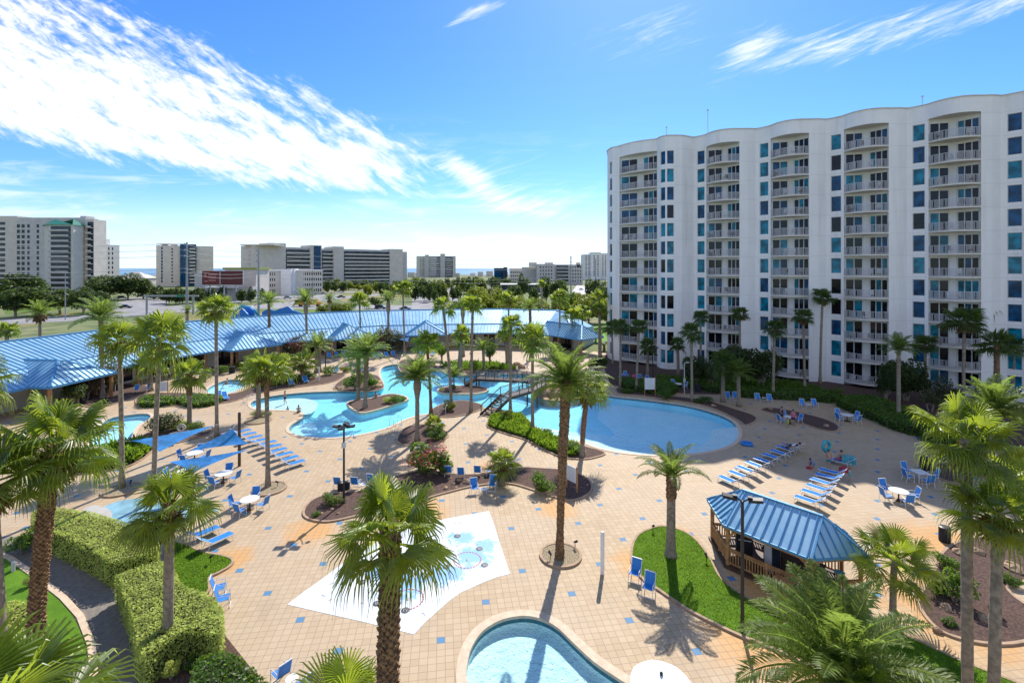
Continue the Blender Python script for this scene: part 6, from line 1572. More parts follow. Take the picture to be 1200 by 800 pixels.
# local x runs along the ridge, local -y faces the lawn
ep = [(-4.45, .45), (-2.35, -1.9), (2.1, -1.9), (3.95, .55), (2.5, 2.4), (-2.6, 2.4)]; ZG, ZK = 2.45, 3.85
rl, rr2 = (-2.15, .25), (2.0, .25)
rf, sm_ = MB(), seam
seam = MB(); E3 = [(x, y, ZG) for x, y in ep]; A3, B3 = (*rl, ZK), (*rr2, ZK)
for f in ((E3[0], E3[1], A3), (E3[2], E3[3], B3), (E3[3], E3[4], B3), (E3[5], E3[0], A3)): rf.add(f, ((0, 1, 2),))
rf.quad(E3[1], E3[2], B3, A3); rf.quad(E3[4], E3[5], A3, B3)
q = part('roof', rf, M['roof'], r)
seams(E3[1], E3[2], A3, B3, .42, .035, .075); seams(E3[4], E3[5], B3, A3, .42, .035, .075)
for a, b, c in ((E3[0], E3[1], A3), (E3[2], E3[3], B3), (E3[3], E3[4], B3), (E3[5], E3[0], A3)):
    a, b, c = Vector(a), Vector(b), Vector(c); fseams((a, b, c), .42, .035, .075)
    seam.bar(a+Vector((0, 0, .03)), c+Vector((0, 0, .03)), .09, .05)
seam.bar(E3[1], A3, .09, .06); seam.bar(E3[2], B3, .09, .06); seam.bar(E3[4], B3, .09, .06); seam.bar((A3[0], A3[1], A3[2]+.03), (B3[0], B3[1], B3[2]+.03), .16, .06)
for i in range(6): seam.bar((E3[i][0], E3[i][1], ZG-.02), (E3[(i+1) % 6][0], E3[(i+1) % 6][1], ZG-.02), .05, .12)
part('roof_seams', seam, M['roof_seam'], q); seam = sm_
ins = offset(ep, -.35); cl = MB(); cl.prism(ep if area(ep) > 0 else ep[::-1], ZG-.16, ZG-.10, bottom=True); part('ceiling', cl, M['wood'], r)
fl = MB(); fl.prism(offset(ep, -.1) if area(ep) > 0 else ep, 0, .14); part('floor', fl, M['darkwood'], r)
for i in range(6):
    a, b = Vector(ins[i]), Vector(ins[(i+1) % 6]); L = (b-a).length; d = (b-a)/L
    pm = MB(); pm.bar((*a, .1), (*a, ZG-.12), .17); part('post', pm, M['wood'], r)
    for p_, sg in ((a, 1), (b, -1)):
        k = MB(); prev = None
        for j in range(5):
            t_ = j/4*PI/2; u = .75*(1-math.cos(t_)); z = ZG-.95+.75*math.sin(t_); cur = (*(p_+d*sg*(u+.06)), z)
            if prev: k.bar(prev, cur, .08, .12)
            prev = cur
        part('brace', k, M['wood'], r)
    bm_ = MB(); bm_.bar((*a, ZG-.2), (*b, ZG-.2), .12, .16); part('beam', bm_, M['wood'], r)
    if i in (0, 1, 5, 2) or i == 4:
        rl_ = MB(); s0, s1 = (.0, 1.0) if i != 2 else (.35, 1.0)
        p_, q_ = a.lerp(b, s0), a.lerp(b, s1)
        rl_.bar((*p_, 1.08), (*q_, 1.08), .14, .06); rl_.bar((*p_, .95), (*q_, .95), .05, .1); rl_.bar((*p_, .28), (*q_, .28), .05, .1)
        m2 = int((q_-p_).length/.15)
        for j in range(1, m2): c_ = p_.lerp(q_, j/m2); rl_.bar((*c_, .3), (*c_, .95), .06, .04)
        part('railing', rl_, M['wood'], r)
        if i in (0, 1):
            mpost = a.lerp(b, .5); pm = MB(); pm.bar((*mpost, .1), (*mpost, 1.15), .12); part('post', pm, M['wood'], r)
def gl(x, y): c_, s_ = math.cos(ga), math.sin(ga); return (gz.x+x*c_-y*s_, gz.y+x*s_+y*c_)
c = gl(.6, .1); m_ = MB(); m_.box((0, 0, .52), (2.8, .7, .95)); cr = thing('bar_counter', 'dark bar counter inside the gazebo', 'bar counter', (c[0], c[1], .14), ga); part('cabinet', m_, M['darkwood'], cr); m_ = MB(); m_.box((0, 0, 1.02), (3.0, .9, .05)); part('worktop', m_, M['dark'], cr)
c = gl(-1.9, -.2); m_ = MB(); m_.box((0, 0, .75), (.85, .7, 1.2)); m_.tube([(-.42, 0, 1.35), (.42, 0, 1.35)], .34, 14); cr = thing('smoker_grill', 'black covered grill standing inside the gazebo', 'grill', (c[0], c[1], .14), ga+.5); part('body', m_, M['black'], cr); m_ = MB(); m_.box((0, -.4, 1.2), (.7, .05, .05)); part('handle', m_, M['rail'], cr)
c = gl(-.2, -.6); m_ = MB(); m_.box((0, 0, .95), (.62, .5, 1.5)); cr = thing('drinks_fridge', 'grey upright fridge behind the gazebo rail', 'fridge', (c[0], c[1], .14), ga+1.1); part('body', m_, M['rail'], cr); m_ = MB(); m_.box((.0, -.27, .95), (.54, .03, 1.4)); part('door', m_, M['g_far'], cr)
c = gl(2.6, .9); m_ = MB(); m_.box((0, 0, .74), (.42, .38, .05)); cr = thing('bar_stool', 'teal-topped bar stool at the open end of the gazebo', 'stool', (c[0], c[1], .14), ga); part('seat', m_, M['teal'], cr)
for x in (-.18, .18):
    for y in (-.16, .16): m_ = MB(); m_.bar((x, y, 0), (x, y, .72), .035); part('leg', m_, M['dark'], cr)
c = gl(.9, -2.2); m_ = MB(); m_.box((0, 0, .45), (.8, .5, .85)); cr = thing('utility_cabinet', 'small wooden cabinet against the gazebo rail on the lawn', 'cabinet', (c[0], c[1], .05), ga); part('body', m_, M['wood'], cr); m_ = MB(); m_.box((0, 0, .92), (.95, .62, .07)); part('lid', m_, M['wood'], cr)
# ================================================================ wooden bridge with stairs
br = thing('footbridge', 'dark wooden footbridge with glazed railings crossing the pool channel', 'bridge', (0, 64, 0))
def wpt(px, py, z): g_ = gp(px, py, z); return Vector(g_)
WD = 1.5
# deck heights: the walk rises to 1.6 m
pA, pB, pC, pD = Vector((-8.6, 66.5)), Vector((1.2, 68.5)), Vector((3.2, 65.0)), Vector((-2.2, 57.0))
path_ = [(Vector((-6.9, 70.6)), .12), (Vector((-5.0, 70.9)), 1.05), (Vector((1.8, 68.9)), 1.2), (Vector((4.3, 66.2)), 1.35), (Vector((2.6, 62.6)), 1.5), (Vector((-.8, 58.9)), 1.5)]
def strip_pts(w_):
    out = []
    for i, (p, z) in enumerate(path_):
        a_ = path_[max(0, i-1)][0]; b_ = path_[min(len(path_)-1, i+1)][0]; d = (b_-a_).normalized(); n = Vector((-d.y, d.x)); out.append((p+n*w_, z))
    return out
L1, R1_ = strip_pts(WD/2), strip_pts(-WD/2)
m_ = MB()
for i in range(len(path_)-1):
    a, b, c, d = (*L1[i][0], L1[i][1]), (*R1_[i][0], R1_[i][1]), (*R1_[i+1][0], R1_[i+1][1]), (*L1[i+1][0], L1[i+1][1])
    m_.quad(a, b, c, d)
    for s in (L1, R1_): m_.bar((*s[i][0], s[i][1]-.15), (*s[i+1][0], s[i+1][1]-.15), .1, .34)
part('deck', m_, M['darkwood'], br, True)
sd_ = (path_[-1][0]-path_[-2][0]).normalized(); sn = Vector((-sd_.y, sd_.x)); s0 = path_[-1][0]; st = MB(); ns_ = 8
sd_ = (Vector((-2.75, 56.2))-s0).normalized(); sn = Vector((-sd_.y, sd_.x)); SL = (Vector((-3.3, 55.9))-s0).length
for k in range(ns_):
    c = s0+sd_*(SL*(k+.5)/ns_); z = 1.5*(1-(k+1)/(ns_+.2)); st.box((c.x, c.y, z), (SL/ns_*1.15, WD*1.0, .06), rz=math.atan2(sd_.y, sd_.x))
for sg in (-1, 1): st.bar((*(s0+sn*sg*WD/2), 1.35), (*(s0+sd_*SL+sn*sg*WD/2), .05), .08, .32)
part('stairs', st, M['darkwood'], br, True)
for s in (L1, R1_):
    tail = [( (s0+sn*(WD/2 if s is L1 else -WD/2)*1.0), 1.5), ((s0+sd_*SL*.95+sn*(WD/2 if s is L1 else -WD/2)), .12)]
    pts_ = s[:-1]+tail
    for i in range(len(pts_)-1):
        (a, za), (b, zb) = pts_[i], pts_[i+1]; n = max(1, round((b-a).length/1.5))
        rm = MB(); rm.bar((*a, za+1.0), (*b, zb+1.0), .1, .06); rm.bar((*a, za+.12), (*b, zb+.12), .06, .05)
        for k in range(n+1): p = a.lerp(b, k/n); z = za+(zb-za)*k/n; rm.bar((*p, z-.2), (*p, z+1.02), .09)
        q = part('railing', rm, M['dark'], br, True)
        g_ = MB(); g_.quad((*a, za+.15), (*b, zb+.15), (*b, zb+.95), (*a, za+.95)); part('glass_panel', g_, M['bluepanel'], q, True)
for i in range(1, len(path_)):
    for s in (L1, R1_): p, z = s[i]; m_ = MB(); m_.bar((*p, -1.0), (*p, z-.1), .2); part('pile', m_, M['darkwood'], br, True)
# ---- rocks
def rock(x, y, sx, sy, sz, lab, z=0, grp=None, m='rock', nm='boulder'):
    m_ = MB(); n1, n2 = 7, 10
    for i in range(n1+1):
        for j in range(n2):
            a = PI*i/n1-PI/2; b = 2*PI*j/n2; k = 1+brnd.uniform(-.17, .17)
            m_.v.append((math.cos(a)*math.cos(b)*sx*k, math.cos(a)*math.sin(b)*sy*k, math.sin(a)*sz*k))
    for i in range(n1):
        for j in range(n2): m_.f.append((i*n2+j, i*n2+(j+1) % n2, (i+1)*n2+(j+1) % n2, (i+1)*n2+j)); m_.mi.append(0)
    return single(nm, m_, M[m], lab, 'rock', (x, y, z), brnd.uniform(0, 3), grp)
wr = [(631,460,1.1,.9,.9),(640,463,1.4,1.0,.8),(650,464,1.2,1.0,.9),(660,464,1.3,1.1,.8),(668,461,1.3,1.0,.9),(676,458,1.4,1.1,1.0),(645,455,1.6,1.2,1.2),(658,454,1.6,1.2,1.3),(635,453,1.2,1,1.1)]
for i, (px, py, a, b, c_) in enumerate(wr): g_ = gp(px, py); rock(g_[0], g_[1], a, b, c_, 'brown boulder stacked in the waterfall bank behind the tallest date palm', .15, 'boulders of the pool waterfall')
for px, py, s in ((399,455,.7),(404,452,.6),(436,451,.9),(441,449,.9),(433,455,.8),(428,457,.8),(443,453,.9),(400,457,.6),(438,446,.7)): g_ = gp(px, py); rock(g_[0], g_[1], s, s*.7, s*.4, 'flat tan rock lying on the bank of the feathery palms', .1, 'flat rocks on the pool bank')
for px, py, s in ((547,566,.35),(538,564,.22),(531,568,.2),(527,562,.16),(559,562,.2),(522,573,.2),(566,557,.22),(585,559,.2),(534,573,.18),(1108,714,.30),(1098,740,.2),(1155,728,.3),(1126,650,.4),(1145,648,.35),(389,598,.15),(377,603,.12),(396,603,.12),(903,480,.3),(968,500,.3),(836,476,.3),(1188,668,.5)):
    g_ = gp(px, py); rock(g_[0], g_[1], s*1.1, s*.8, s*.6, 'small tan rock lying in a mulch bed', .1, 'tan rocks in the mulch beds')
for px, py in ((562,443),(570,442),(580,441),(605,440),(615,439),(622,440),(630,441),(612,431),(606,428),(598,430)): g_ = gp(px, py); rock(g_[0], g_[1], .8, .6, .45, 'grey-brown rock edging the far channel beyond the bridge', .1, 'rocks edging the far channel')
# ---- small fixtures
def ornament():
    m_ = MB(); pts_ = []
    for i in range(26):
        a = i*.42; r_ = .42*(1-i/30); pts_.append((r_*math.cos(a), 0, 1.3+r_*math.sin(a)))
    m_.tube([(-1.7, .1, .25), (-1.0, .05, .75), (0.1, 0, .95)]+pts_, [.09]*3+[.09*(1-i/34) for i in range(26)], 7)
    m_.tube([(-1.0, .05, .75), (-1.0, .05, 0)], .05, 6); m_.tube([(0, 0, .95), (0, 0, 0)], .06, 6); return m_
g_ = gp(212, 517); single('spiral_ornament', ornament(), M['concrete'], 'white spiral garden ornament beside the clipped ball shrub', 'ornament', (g_[0], g_[1], 0), .1, smooth=True)
def board(px, py, w_, h_, z0, lab, rz=0):
    g_ = gp(px, py); r = thing('notice_board', lab, 'sign', (g_[0], g_[1], 0), rz, 'deck notice boards'); m_ = MB(); m_.box((0, -.03, z0+h_/2), (w_, .04, h_)); part('panel', m_, M['whitemetal'], r)
    m_ = MB()
    for j in range(5): m_.box((0, -.056, z0+h_*(.85-.16*j)), (w_*(.6 if j else .7), .006, h_*.035))
    part('lettering', m_, M['rail'], r)
    for x in (-w_/2-.05, w_/2+.05): m_ = MB(); m_.bar((x, 0, 0), (x, 0, z0+h_+.1), .1); part('post', m_, M['wood'], r)
board(670, 575, 1.0, 1.15, .75, 'white rules board on orange wooden posts beside the tallest date palm', R(-52))
board(761.5, 464, 1.3, 1.5, .9, 'white notice board on wooden posts before the tower corner')
board(191.5, 460, .9, 1.3, .2, 'low framed board by the clipped hedge near the two blue chairs', R(20))
def bin_(px, py, lab, r_=.3, h_=.95): g_ = gp(px, py); rt = thing('litter_bin', lab, 'bin', (g_[0], g_[1], 0), 0, 'black litter bins'); m_ = MB(); m_.tube_z((0, 0, 0), [(r_*.9, 0), (r_, .05), (r_, h_-.1)], 16); part('body', m_, M['black'], rt); m_ = MB(); m_.tube_z((0, 0, h_-.1), [(r_*1.06, 0), (r_*1.06, .06), (r_*.7, .1)], 16); part('lid', m_, M['dark'], rt)
bin_(1085, 551, 'black litter bin beside the square table in the shade', .42, 1.1); bin_(1107, 634, 'black litter bin half hidden by fan palm leaves at the mulch bed', .3); bin_(399, 575, 'black litter bin behind the lamp post', .22, .7); bin_(407, 573, 'second black bin close behind the lamp post', .2, .65); bin_(272, 437, 'black bin before the first clubhouse porch', .45, 1.1); bin_(818, 459, 'black bin by the mulch at the tower', .4, 1.1)
def ladder(px, py, rz, lab):
    g_ = gp(px, py); m_ = MB()
    for x in (-.45, .45): m_.tube([(x, -.7, 0), (x, -.7, .75), (x, -.45, .95), (x, -.1, .95), (x, .35, .55), (x, .5, -.2), (x, .5, -.9)], .03, 6)
    for z in (-.15, -.45): m_.tube([(-.45, .5, z), (.45, .5, z)], .03, 6)
    single('pool_ladder', m_, M['whitemetal'], lab, 'pool ladder', (g_[0], g_[1], 0), rz, 'steel pool ladders')
ladder(463, 497, R(35), 'curved steel pool ladder near the centre of the plaza edge'); ladder(520, 483, R(-10), 'steel pool ladder beside the yellow-green fern clump'); ladder(291, 471, R(90), 'steel handrail at the shallow tip of the pool'); ladder(463, 428, R(200), 'steel pool ladder at the upper channel')
# drains, jets and dotted rings on the splash pad
GD = 'black round drains on the splash pad'
for px, py, lab in ((536,628,'black drain near the top edge of the pad'),(562,643,'black drain above the dotted ring, near the pad corner'),(568,662,'black drain on the outer side of the dotted ring'),(523,664,'black drain beside the drooping palm leaf'),(475,715,'black drain just past the palm trunk at the bottom'),(442,707,'black drain before the palm trunk, lower one'),(424,682,'black drain before the palm trunk, under the leaf tips')):
    g_ = gp(px, py); m_ = MB(); m_.tube_z((0, 0, 0), [(.21, 0), (.21, .012), (.17, .016)], 16); rt = thing('pad_drain', lab, 'drain', (g_[0], g_[1], .012), 0, GD); part('cover', m_, M['dark'], rt); m_ = MB()
    for k in (-.08, 0, .08): m_.box((k, 0, .02), (.02, .22, .006))
    part('slot', m_, M['rail'], rt)
for cxp, cyp, lab in ((547.7, 656, 'ring of short red dashes around a blue nozzle, clear of the palm'), (478, 702, 'ring of short red dashes partly behind the palm trunk')):
    g_ = gp(cxp, cyp); m_ = MB(); n = 26
    for i in range(n):
        a = 2*PI*i/n; m_.box((math.cos(a)*.78, math.sin(a)*.78, .016), (.13, .075, .006), rz=a+PI/2)
    rt = thing('dotted_ring', lab, 'pad marking', (g_[0], g_[1], 0), 0, 'red dotted rings on the splash pad'); o = part('dashes', m_, mat('red_paint', (.42, .05, .07), .6), rt)
    m_ = MB(); m_.tube_z((0, 0, .012), [(.10, 0), (.10, .012), (.04, .03)], 12); part('nozzle', m_, M['seal'], rt)
for px, py in ((532,612),(540,613),(545,611),(551,611),(516,622),(524,633),(534,640),(560,637),(532,676),(505,668),(398,676),(387,684),(378,697),(386,703),(425,706),(412,663),(422,655),(520,690),(498,720)):
    g_ = gp(px, py); m_ = MB(); m_.tube([(0, 0, .012), (.02, 0, .03), (.14, 0, .022), (.2, .1, .018)], .012, 5); m_.tube_z((0, 0, .012), [(.05, 0), (.05, .012), (.02, .02)], 10)
    single('water_jet', m_, M['rail'], 'small curled spray nozzle set in the white splash pad', 'spray nozzle', (g_[0], g_[1], 0), brnd.uniform(0, 6), 'spray nozzles on the splash pad')
for px, py, lab in ((653,655,'small black garden spotlight in the pebble bed, nearest the trunk'),(645,657,'black garden spotlight at the edge of the pebble bed'),(674,643,'tall black garden spotlight behind the date palm'),(828,660,'small garden light on the teardrop lawn'),(765,624,'small garden light at the tip of the teardrop lawn'),(247,661,'tan sprinkler head on the heart-shaped lawn'),(153,571,'garden spotlight beside the slim palm ring'),(325,571,'garden spotlight at the palm ring by the loungers')):
    g_ = gp(px, py); m_ = MB(); m_.tube([(0, 0, 0), (0, 0, .3)], .02, 6); m_.tube([(-.05, -.08, .28), (.05, .12, .42)], [.05, .08], 8); single('garden_light', m_, M['dark'], lab, 'garden light', (g_[0], g_[1], .1), brnd.uniform(0, 6), 'garden spotlights', False)
# balustrade along the tower garden
m_ = MB(); pf = [at(800+k*20, 67-k*.9)[:2] for k in range(20)]
# low white wall bits by the clubhouse
for (a, b, h_, lab) in (((84, 470), (98, 462), 1.0, 'low concrete wall under the pink crepe myrtles'), ((286, 425), (296, 421), 1.3, 'low pale wall beside the first porch')):
    p, q = gp(*a), gp(*b); m_ = MB(); m_.bar((p[0]-q[0], p[1]-q[1], h_/2), (0, 0, h_/2), .25, h_); single('low_wall', m_, M['offwhite'], lab, 'wall', (q[0], q[1], 0))
# ================================================================ people
def body_mesh(J, name='person'):
    """J: joint dict -> one continuous skinned figure"""
    order = ['pelvis','chest','neck','head','top','sl','el','hl','fl','sr','er','hr','fr','pl','kl','al','tl','pr','kr','ar','tr']
    rad = dict(pelvis=.13,chest=.145,neck=.055,head=.095,top=.07,sl=.06,el=.042,hl=.03,fl=.028,sr=.06,er=.042,hr=.03,fr=.028,pl=.085,kl=.058,al=.036,tl=.035,pr=.085,kr=.058,ar=.036,tr=.035)
    edges = [('pelvis','chest'),('chest','neck'),('neck','head'),('head','top'),('chest','sl'),('sl','el'),('el','hl'),('hl','fl'),('chest','sr'),('sr','er'),('er','hr'),('hr','fr'),('pelvis','pl'),('pl','kl'),('kl','al'),('al','tl'),('pelvis','pr'),('pr','kr'),('kr','ar'),('ar','tr')]
    me = bpy.data.meshes.new(name); me.from_pydata([J[k] for k in order], [(order.index(a), order.index(b)) for a, b in edges], [])
    o = bpy.data.objects.new(name, me); COL.objects.link(o)
    sk = o.modifiers.new('skin', 'SKIN'); sb = o.modifiers.new('sub', 'SUBSURF'); sb.levels = 2; sb.render_levels = 2
    if not me.skin_vertices: 
        pass
    for i, k in enumerate(order):
        v = me.skin_vertices[0].data[i]; v.radius = (rad[k], rad[k]*(.75 if k in ('chest', 'pelvis') else 1)); v.use_root = (k == 'pelvis')
    dg = bpy.context.evaluated_depsgraph_get(); out = bpy.data.meshes.new_from_object(o.evaluated_get(dg)); bpy.data.objects.remove(o)
    out.materials.clear(); return out
def pose(kind):
    if kind == 'stand':
        return dict(pelvis=(0,0,.93),chest=(0,-.01,1.32),neck=(0,0,1.48),head=(0,.02,1.60),top=(0,.02,1.69),sl=(-.19,0,1.40),el=(-.24,.03,1.12),hl=(-.25,.10,.88),fl=(-.25,.12,.79),sr=(.19,0,1.40),er=(.25,.05,1.13),hr=(.22,.22,.98),fr=(.20,.29,.95),pl=(-.10,0,.86),kl=(-.11,.02,.48),al=(-.12,-.01,.07),tl=(-.13,.14,.03),pr=(.10,0,.86),kr=(.12,.05,.48),ar=(.13,.0,.07),tr=(.14,.15,.03))
    if kind == 'walk':
        d = pose('stand'); d.update(kl=(-.11,.18,.50),al=(-.12,.10,.09),tl=(-.12,.25,.05),kr=(.11,-.05,.48),ar=(.12,-.30,.12),tr=(.12,-.18,.04),hl=(-.25,-.12,.9),fl=(-.25,-.18,.82)); return d
    if kind == 'sit':   # seated on a 0.38 m seat, legs forward (+y)
        return dict(pelvis=(0,0,.50),chest=(0,-.06,.86),neck=(0,-.05,1.02),head=(0,-.02,1.14),top=(0,-.01,1.23),sl=(-.19,-.05,.95),el=(-.25,.08,.72),hl=(-.18,.30,.62),fl=(-.14,.38,.6),sr=(.19,-.05,.95),er=(.26,.08,.72),hr=(.2,.3,.66),fr=(.16,.38,.64),pl=(-.10,.04,.48),kl=(-.12,.46,.50),al=(-.13,.52,.09),tl=(-.13,.66,.05),pr=(.10,.04,.48),kr=(.12,.46,.50),ar=(.13,.50,.09),tr=(.13,.64,.05))
    if kind == 'recline':  # lying on a lounger: head at -y
        return dict(pelvis=(0,-.25,.47),chest=(0,-.58,.66),neck=(0,-.72,.80),head=(0,-.80,.90),top=(0,-.86,.97),sl=(-.19,-.62,.70),el=(-.27,-.40,.52),hl=(-.20,-.18,.52),fl=(-.15,-.10,.54),sr=(.19,-.62,.70),er=(.28,-.42,.52),hr=(.24,-.16,.46),fr=(.22,-.08,.44),pl=(-.10,-.18,.46),kl=(-.12,.22,.62),al=(-.12,.58,.42),tl=(-.12,.64,.5),pr=(.10,-.18,.46),kr=(.13,.24,.50),ar=(.13,.66,.42),tr=(.13,.70,.52))
    if kind == 'crouch':
        return dict(pelvis=(0,-.15,.38),chest=(0,.12,.68),neck=(0,.22,.80),head=(0,.32,.88),top=(0,.38,.95),sl=(-.18,.14,.72),el=(-.20,.32,.50),hl=(-.12,.42,.28),fl=(-.1,.46,.2),sr=(.18,.14,.72),er=(.2,.32,.50),hr=(.12,.42,.28),fr=(.1,.46,.2),pl=(-.1,-.1,.38),kl=(-.16,.25,.46),al=(-.14,-.02,.08),tl=(-.15,.14,.04),pr=(.1,-.1,.38),kr=(.16,.25,.46),ar=(.14,-.02,.08),tr=(.15,.14,.04))
def person(x, y, rz, kind, lab, top=None, bottom='black', scale=1.0, z=0, hair='hair', skin=None, dress=False):
    J = pose(kind); r = thing('person', lab, 'person', (x, y, z), rz, None); r.scale = (scale,)*3
    me = body_mesh(J); me.materials.append(skin or M['skin']); me.polygons.foreach_set('use_smooth', [True]*len(me.polygons)); link('body', me, r)
    def sleeve(names, rads, m, nm, n=10):
        m_ = MB(); m_.tube([J[k] if isinstance(k, str) else k for k in names], rads, n); part(nm, m_, M[m], r, smooth=True)
    L = lambda a, b, t: tuple(J[a][i]+(J[b][i]-J[a][i])*t for i in range(3))
    if top: sleeve([L('pelvis', 'chest', -.1), 'pelvis', L('pelvis', 'chest', .5), 'chest', L('chest', 'neck', .6)], [.175, .165, .16, .185, .09], top, 'shirt')
    if dress: sleeve([L('pelvis', 'kl', .75) if 0 else tuple((J['kl'][i]+J['kr'][i])/2+(0, 0, .12)[i] for i in range(3)), 'pelvis'], [.26, .18], top, 'skirt')
    elif bottom:
        for a, b, c_ in (('pelvis', 'pl', 'kl'), ('pelvis', 'pr', 'kr')): sleeve([L('pelvis', a if a != 'pelvis' else 'chest', .12), b, L(b, c_, .5)], [.13, .115, .095], bottom, 'shorts')
    # hair, eyes, nose
    h_ = Vector(J['head']); tp = Vector(J['top']); up = (tp-h_).normalized()
    fw_ = Vector((0, 1, 0)) if kind != 'recline' else Vector((0, .5, .85)).normalized()
    fw_ = (fw_-up*fw_.dot(up)).normalized(); sd2 = up.cross(fw_)
    m_ = MB(); c0 = h_+up*.06-fw_*.03; n1, n2 = 6, 10
    for i in range(n1+1):
        for j in range(n2):
            a = -PI*.12+(PI*.62)*i/n1; b = 2*PI*j/n2; q = c0+up*(math.sin(a)*.115)+(fw_*math.cos(b)*.112+sd2*math.sin(b)*.10)*math.cos(a)*(1 if True else 0)
            m_.v.append(tuple(q))
    for i in range(n1):
        for j in range(n2): m_.f.append((i*n2+j, i*n2+(j+1) % n2, (i+1)*n2+(j+1) % n2, (i+1)*n2+j)); m_.mi.append(0)
    part('hair', m_, M[hair], r, smooth=True)
    m_ = MB()
    for s in (-1, 1): m_.box(tuple(h_+fw_*.088+sd2*.033*s+up*.02), (.02, .012, .012))
    part('eyes', m_, M['black'], r)
    m_ = MB(); m_.box(tuple(h_+fw_*.1-up*.01), (.022, .03, .035)); part('nose', m_, M['skin'], r)
    return r
g_ = gp(334, 470); person(g_[0], g_[1], 2.4, 'walk', 'person in swim shorts wading at the shallow tip of the pool', None, 'black', z=-.40)
g_ = gp(348.5, 484); person(g_[0], g_[1]+.35, .2, 'sit', 'person seated on the pool edge with bare back to the camera', None, 'black', z=-.42)
g_ = gp(337, 478); person(g_[0], g_[1], 1.0, 'stand', 'child swimming with only the head above the water', None, 'red', .8, z=-1.16)
g_ = gp(440, 466); person(g_[0], g_[1], 2.8, 'stand', 'person standing in the water beside the pool island', None, 'teal', z=-.95)
cl_ = RL[0]; person(cl_.x+.05, cl_.y, RLa, 'recline', 'man in dark shorts lying on the far-end lounger', None, 'black')
person(cl_.x+.62, cl_.y+.5, RLa, 'recline', 'second person reclining in a pale top beside the man in dark shorts', 'whitemetal', 'black')
LG.put((cl_.x+.85, cl_.y+.62, 0), RLa, 'shaded blue lounger carrying the second reclining person, beyond the far end', G2)
g_ = gp(936, 502); person(g_[0], g_[1]+1.0, 2.7, 'stand', 'woman in dark skirt and pink top standing at the lens-shaped bed table', 'pink', 'black')
person(g_[0]-1.0, g_[1]+.3, 3.4, 'stand', 'small child in lime shirt beside the woman at the lens-shaped bed', 'lime', 'lime', .6)
person(29.9, 53.9, 3.6, 'stand', 'person in black bending toward the lens-bed table', 'black', 'black', .95)
g_ = gp(971, 549); person(g_[0], g_[1], 2.9, 'stand', 'boy in turquoise trunks with a towel round his shoulders', 'skin', 'teal', .93)
m_ = MB(); n = 20; m_.tube([(math.cos(2*PI*i/n)*.42, 0, math.sin(2*PI*i/n)*.42) for i in range(n+1)], .13, 8); single('swim_ring', m_, M['teal'], 'teal swim ring held up over the boy in turquoise trunks', 'swim ring', (g_[0]+.1, g_[1]+.45, 1.75), .4, smooth=True)
person(WL.x, WL.y+.1, face(-.66, .75), 'sit', 'woman in a red top sitting on a lounger', 'red', 'pink')
m_ = MB(); m_.box((0, 0, .2), (.62, .4, .38)); m_.tube([(-.25, 0, .36), (-.2, 0, .6), (.2, 0, .6), (.25, 0, .36)], .015, 5); g_ = gp(989, 553); single('beach_bag', m_, M['red'], 'red beach bag on the pavers below the woman in red', 'bag', (g_[0], g_[1], 0), .3)
m_ = MB()
for i in range(6):
    a = (i*.17-.45); m_.quad((a, .05*math.sin(i*2), .3), (a+.17, .05*math.sin(i*2+2), .3), (a+.12, .1, 1.12-abs(a)*.3), (a-.02, .1, 1.12-abs(a)*.3))
g_ = gp(996, 549); single('towel', m_, M['teal'], 'teal towel draped over the lounger back beside the woman in red', 'towel', (g_[0], g_[1]+.2, 0), -.5)
g_ = gp(952, 548); person(g_[0], g_[1], 2.0, 'crouch', 'child in blue shirt crouching over a red toy on the deck', 'bluesling', 'bluesling', .85)
m_ = MB(); m_.box((0, 0, .08), (.35, .25, .12)); m_.tube([(-.1, 0, .14), (0, 0, .24), (.1, 0, .14)], .02, 5); g_ = gp(948, 549); single('toy', m_, M['red'], 'red plastic toy beside the crouching child', 'toy', (g_[0], g_[1], 0))
g_ = gp(996, 564); person(g_[0], g_[1], .8, 'stand', 'toddler in pale blue standing behind the lounger row', 'teal', 'teal', .62)
g_ = gp(690, 424) if 0 else gp(618, 434); person(g_[0], g_[1], 2.0, 'walk', 'person in pale clothes walking beyond the bridge', 'whitemetal', 'whitemetal')
g_ = gp(266, 449); person(g_[0], g_[1], 2.0, 'sit', 'person with dark hair sitting in the spa pool', None, 'red', z=-.55)
g_ = gp(277, 446); person(g_[0], g_[1], 3.0, 'sit', 'person at the far rim of the spa pool', None, 'black', z=-.5)
m_ = MB(); n = 16; m_.tube([(math.cos(2*PI*i/n)*.42, math.sin(2*PI*i/n)*.42, .13) for i in range(n+1)], .13, 8); m_.box((.2, .1, .18), (.7, .3, .12)); g_ = gp(875, 521); single('pool_float', m_, M['bluesling'], 'blue inflatable float lying by the rim of the shallow pool', 'pool float', (g_[0], g_[1], 0), smooth=True)
m_ = MB()
for i in range(5): m_.quad((-.3+i*.12, .02*(i % 2), .25), (-.18+i*.12, .02*((i+1) % 2), .25), (-.18+i*.12, .1, .95), (-.3+i*.12, .1, .95))
g_ = gp(743, 446); single('towel', m_, M['pink'], 'bright pink towel hanging on a chair at the tower corner', 'towel', (g_[0], g_[1], 0), .2)
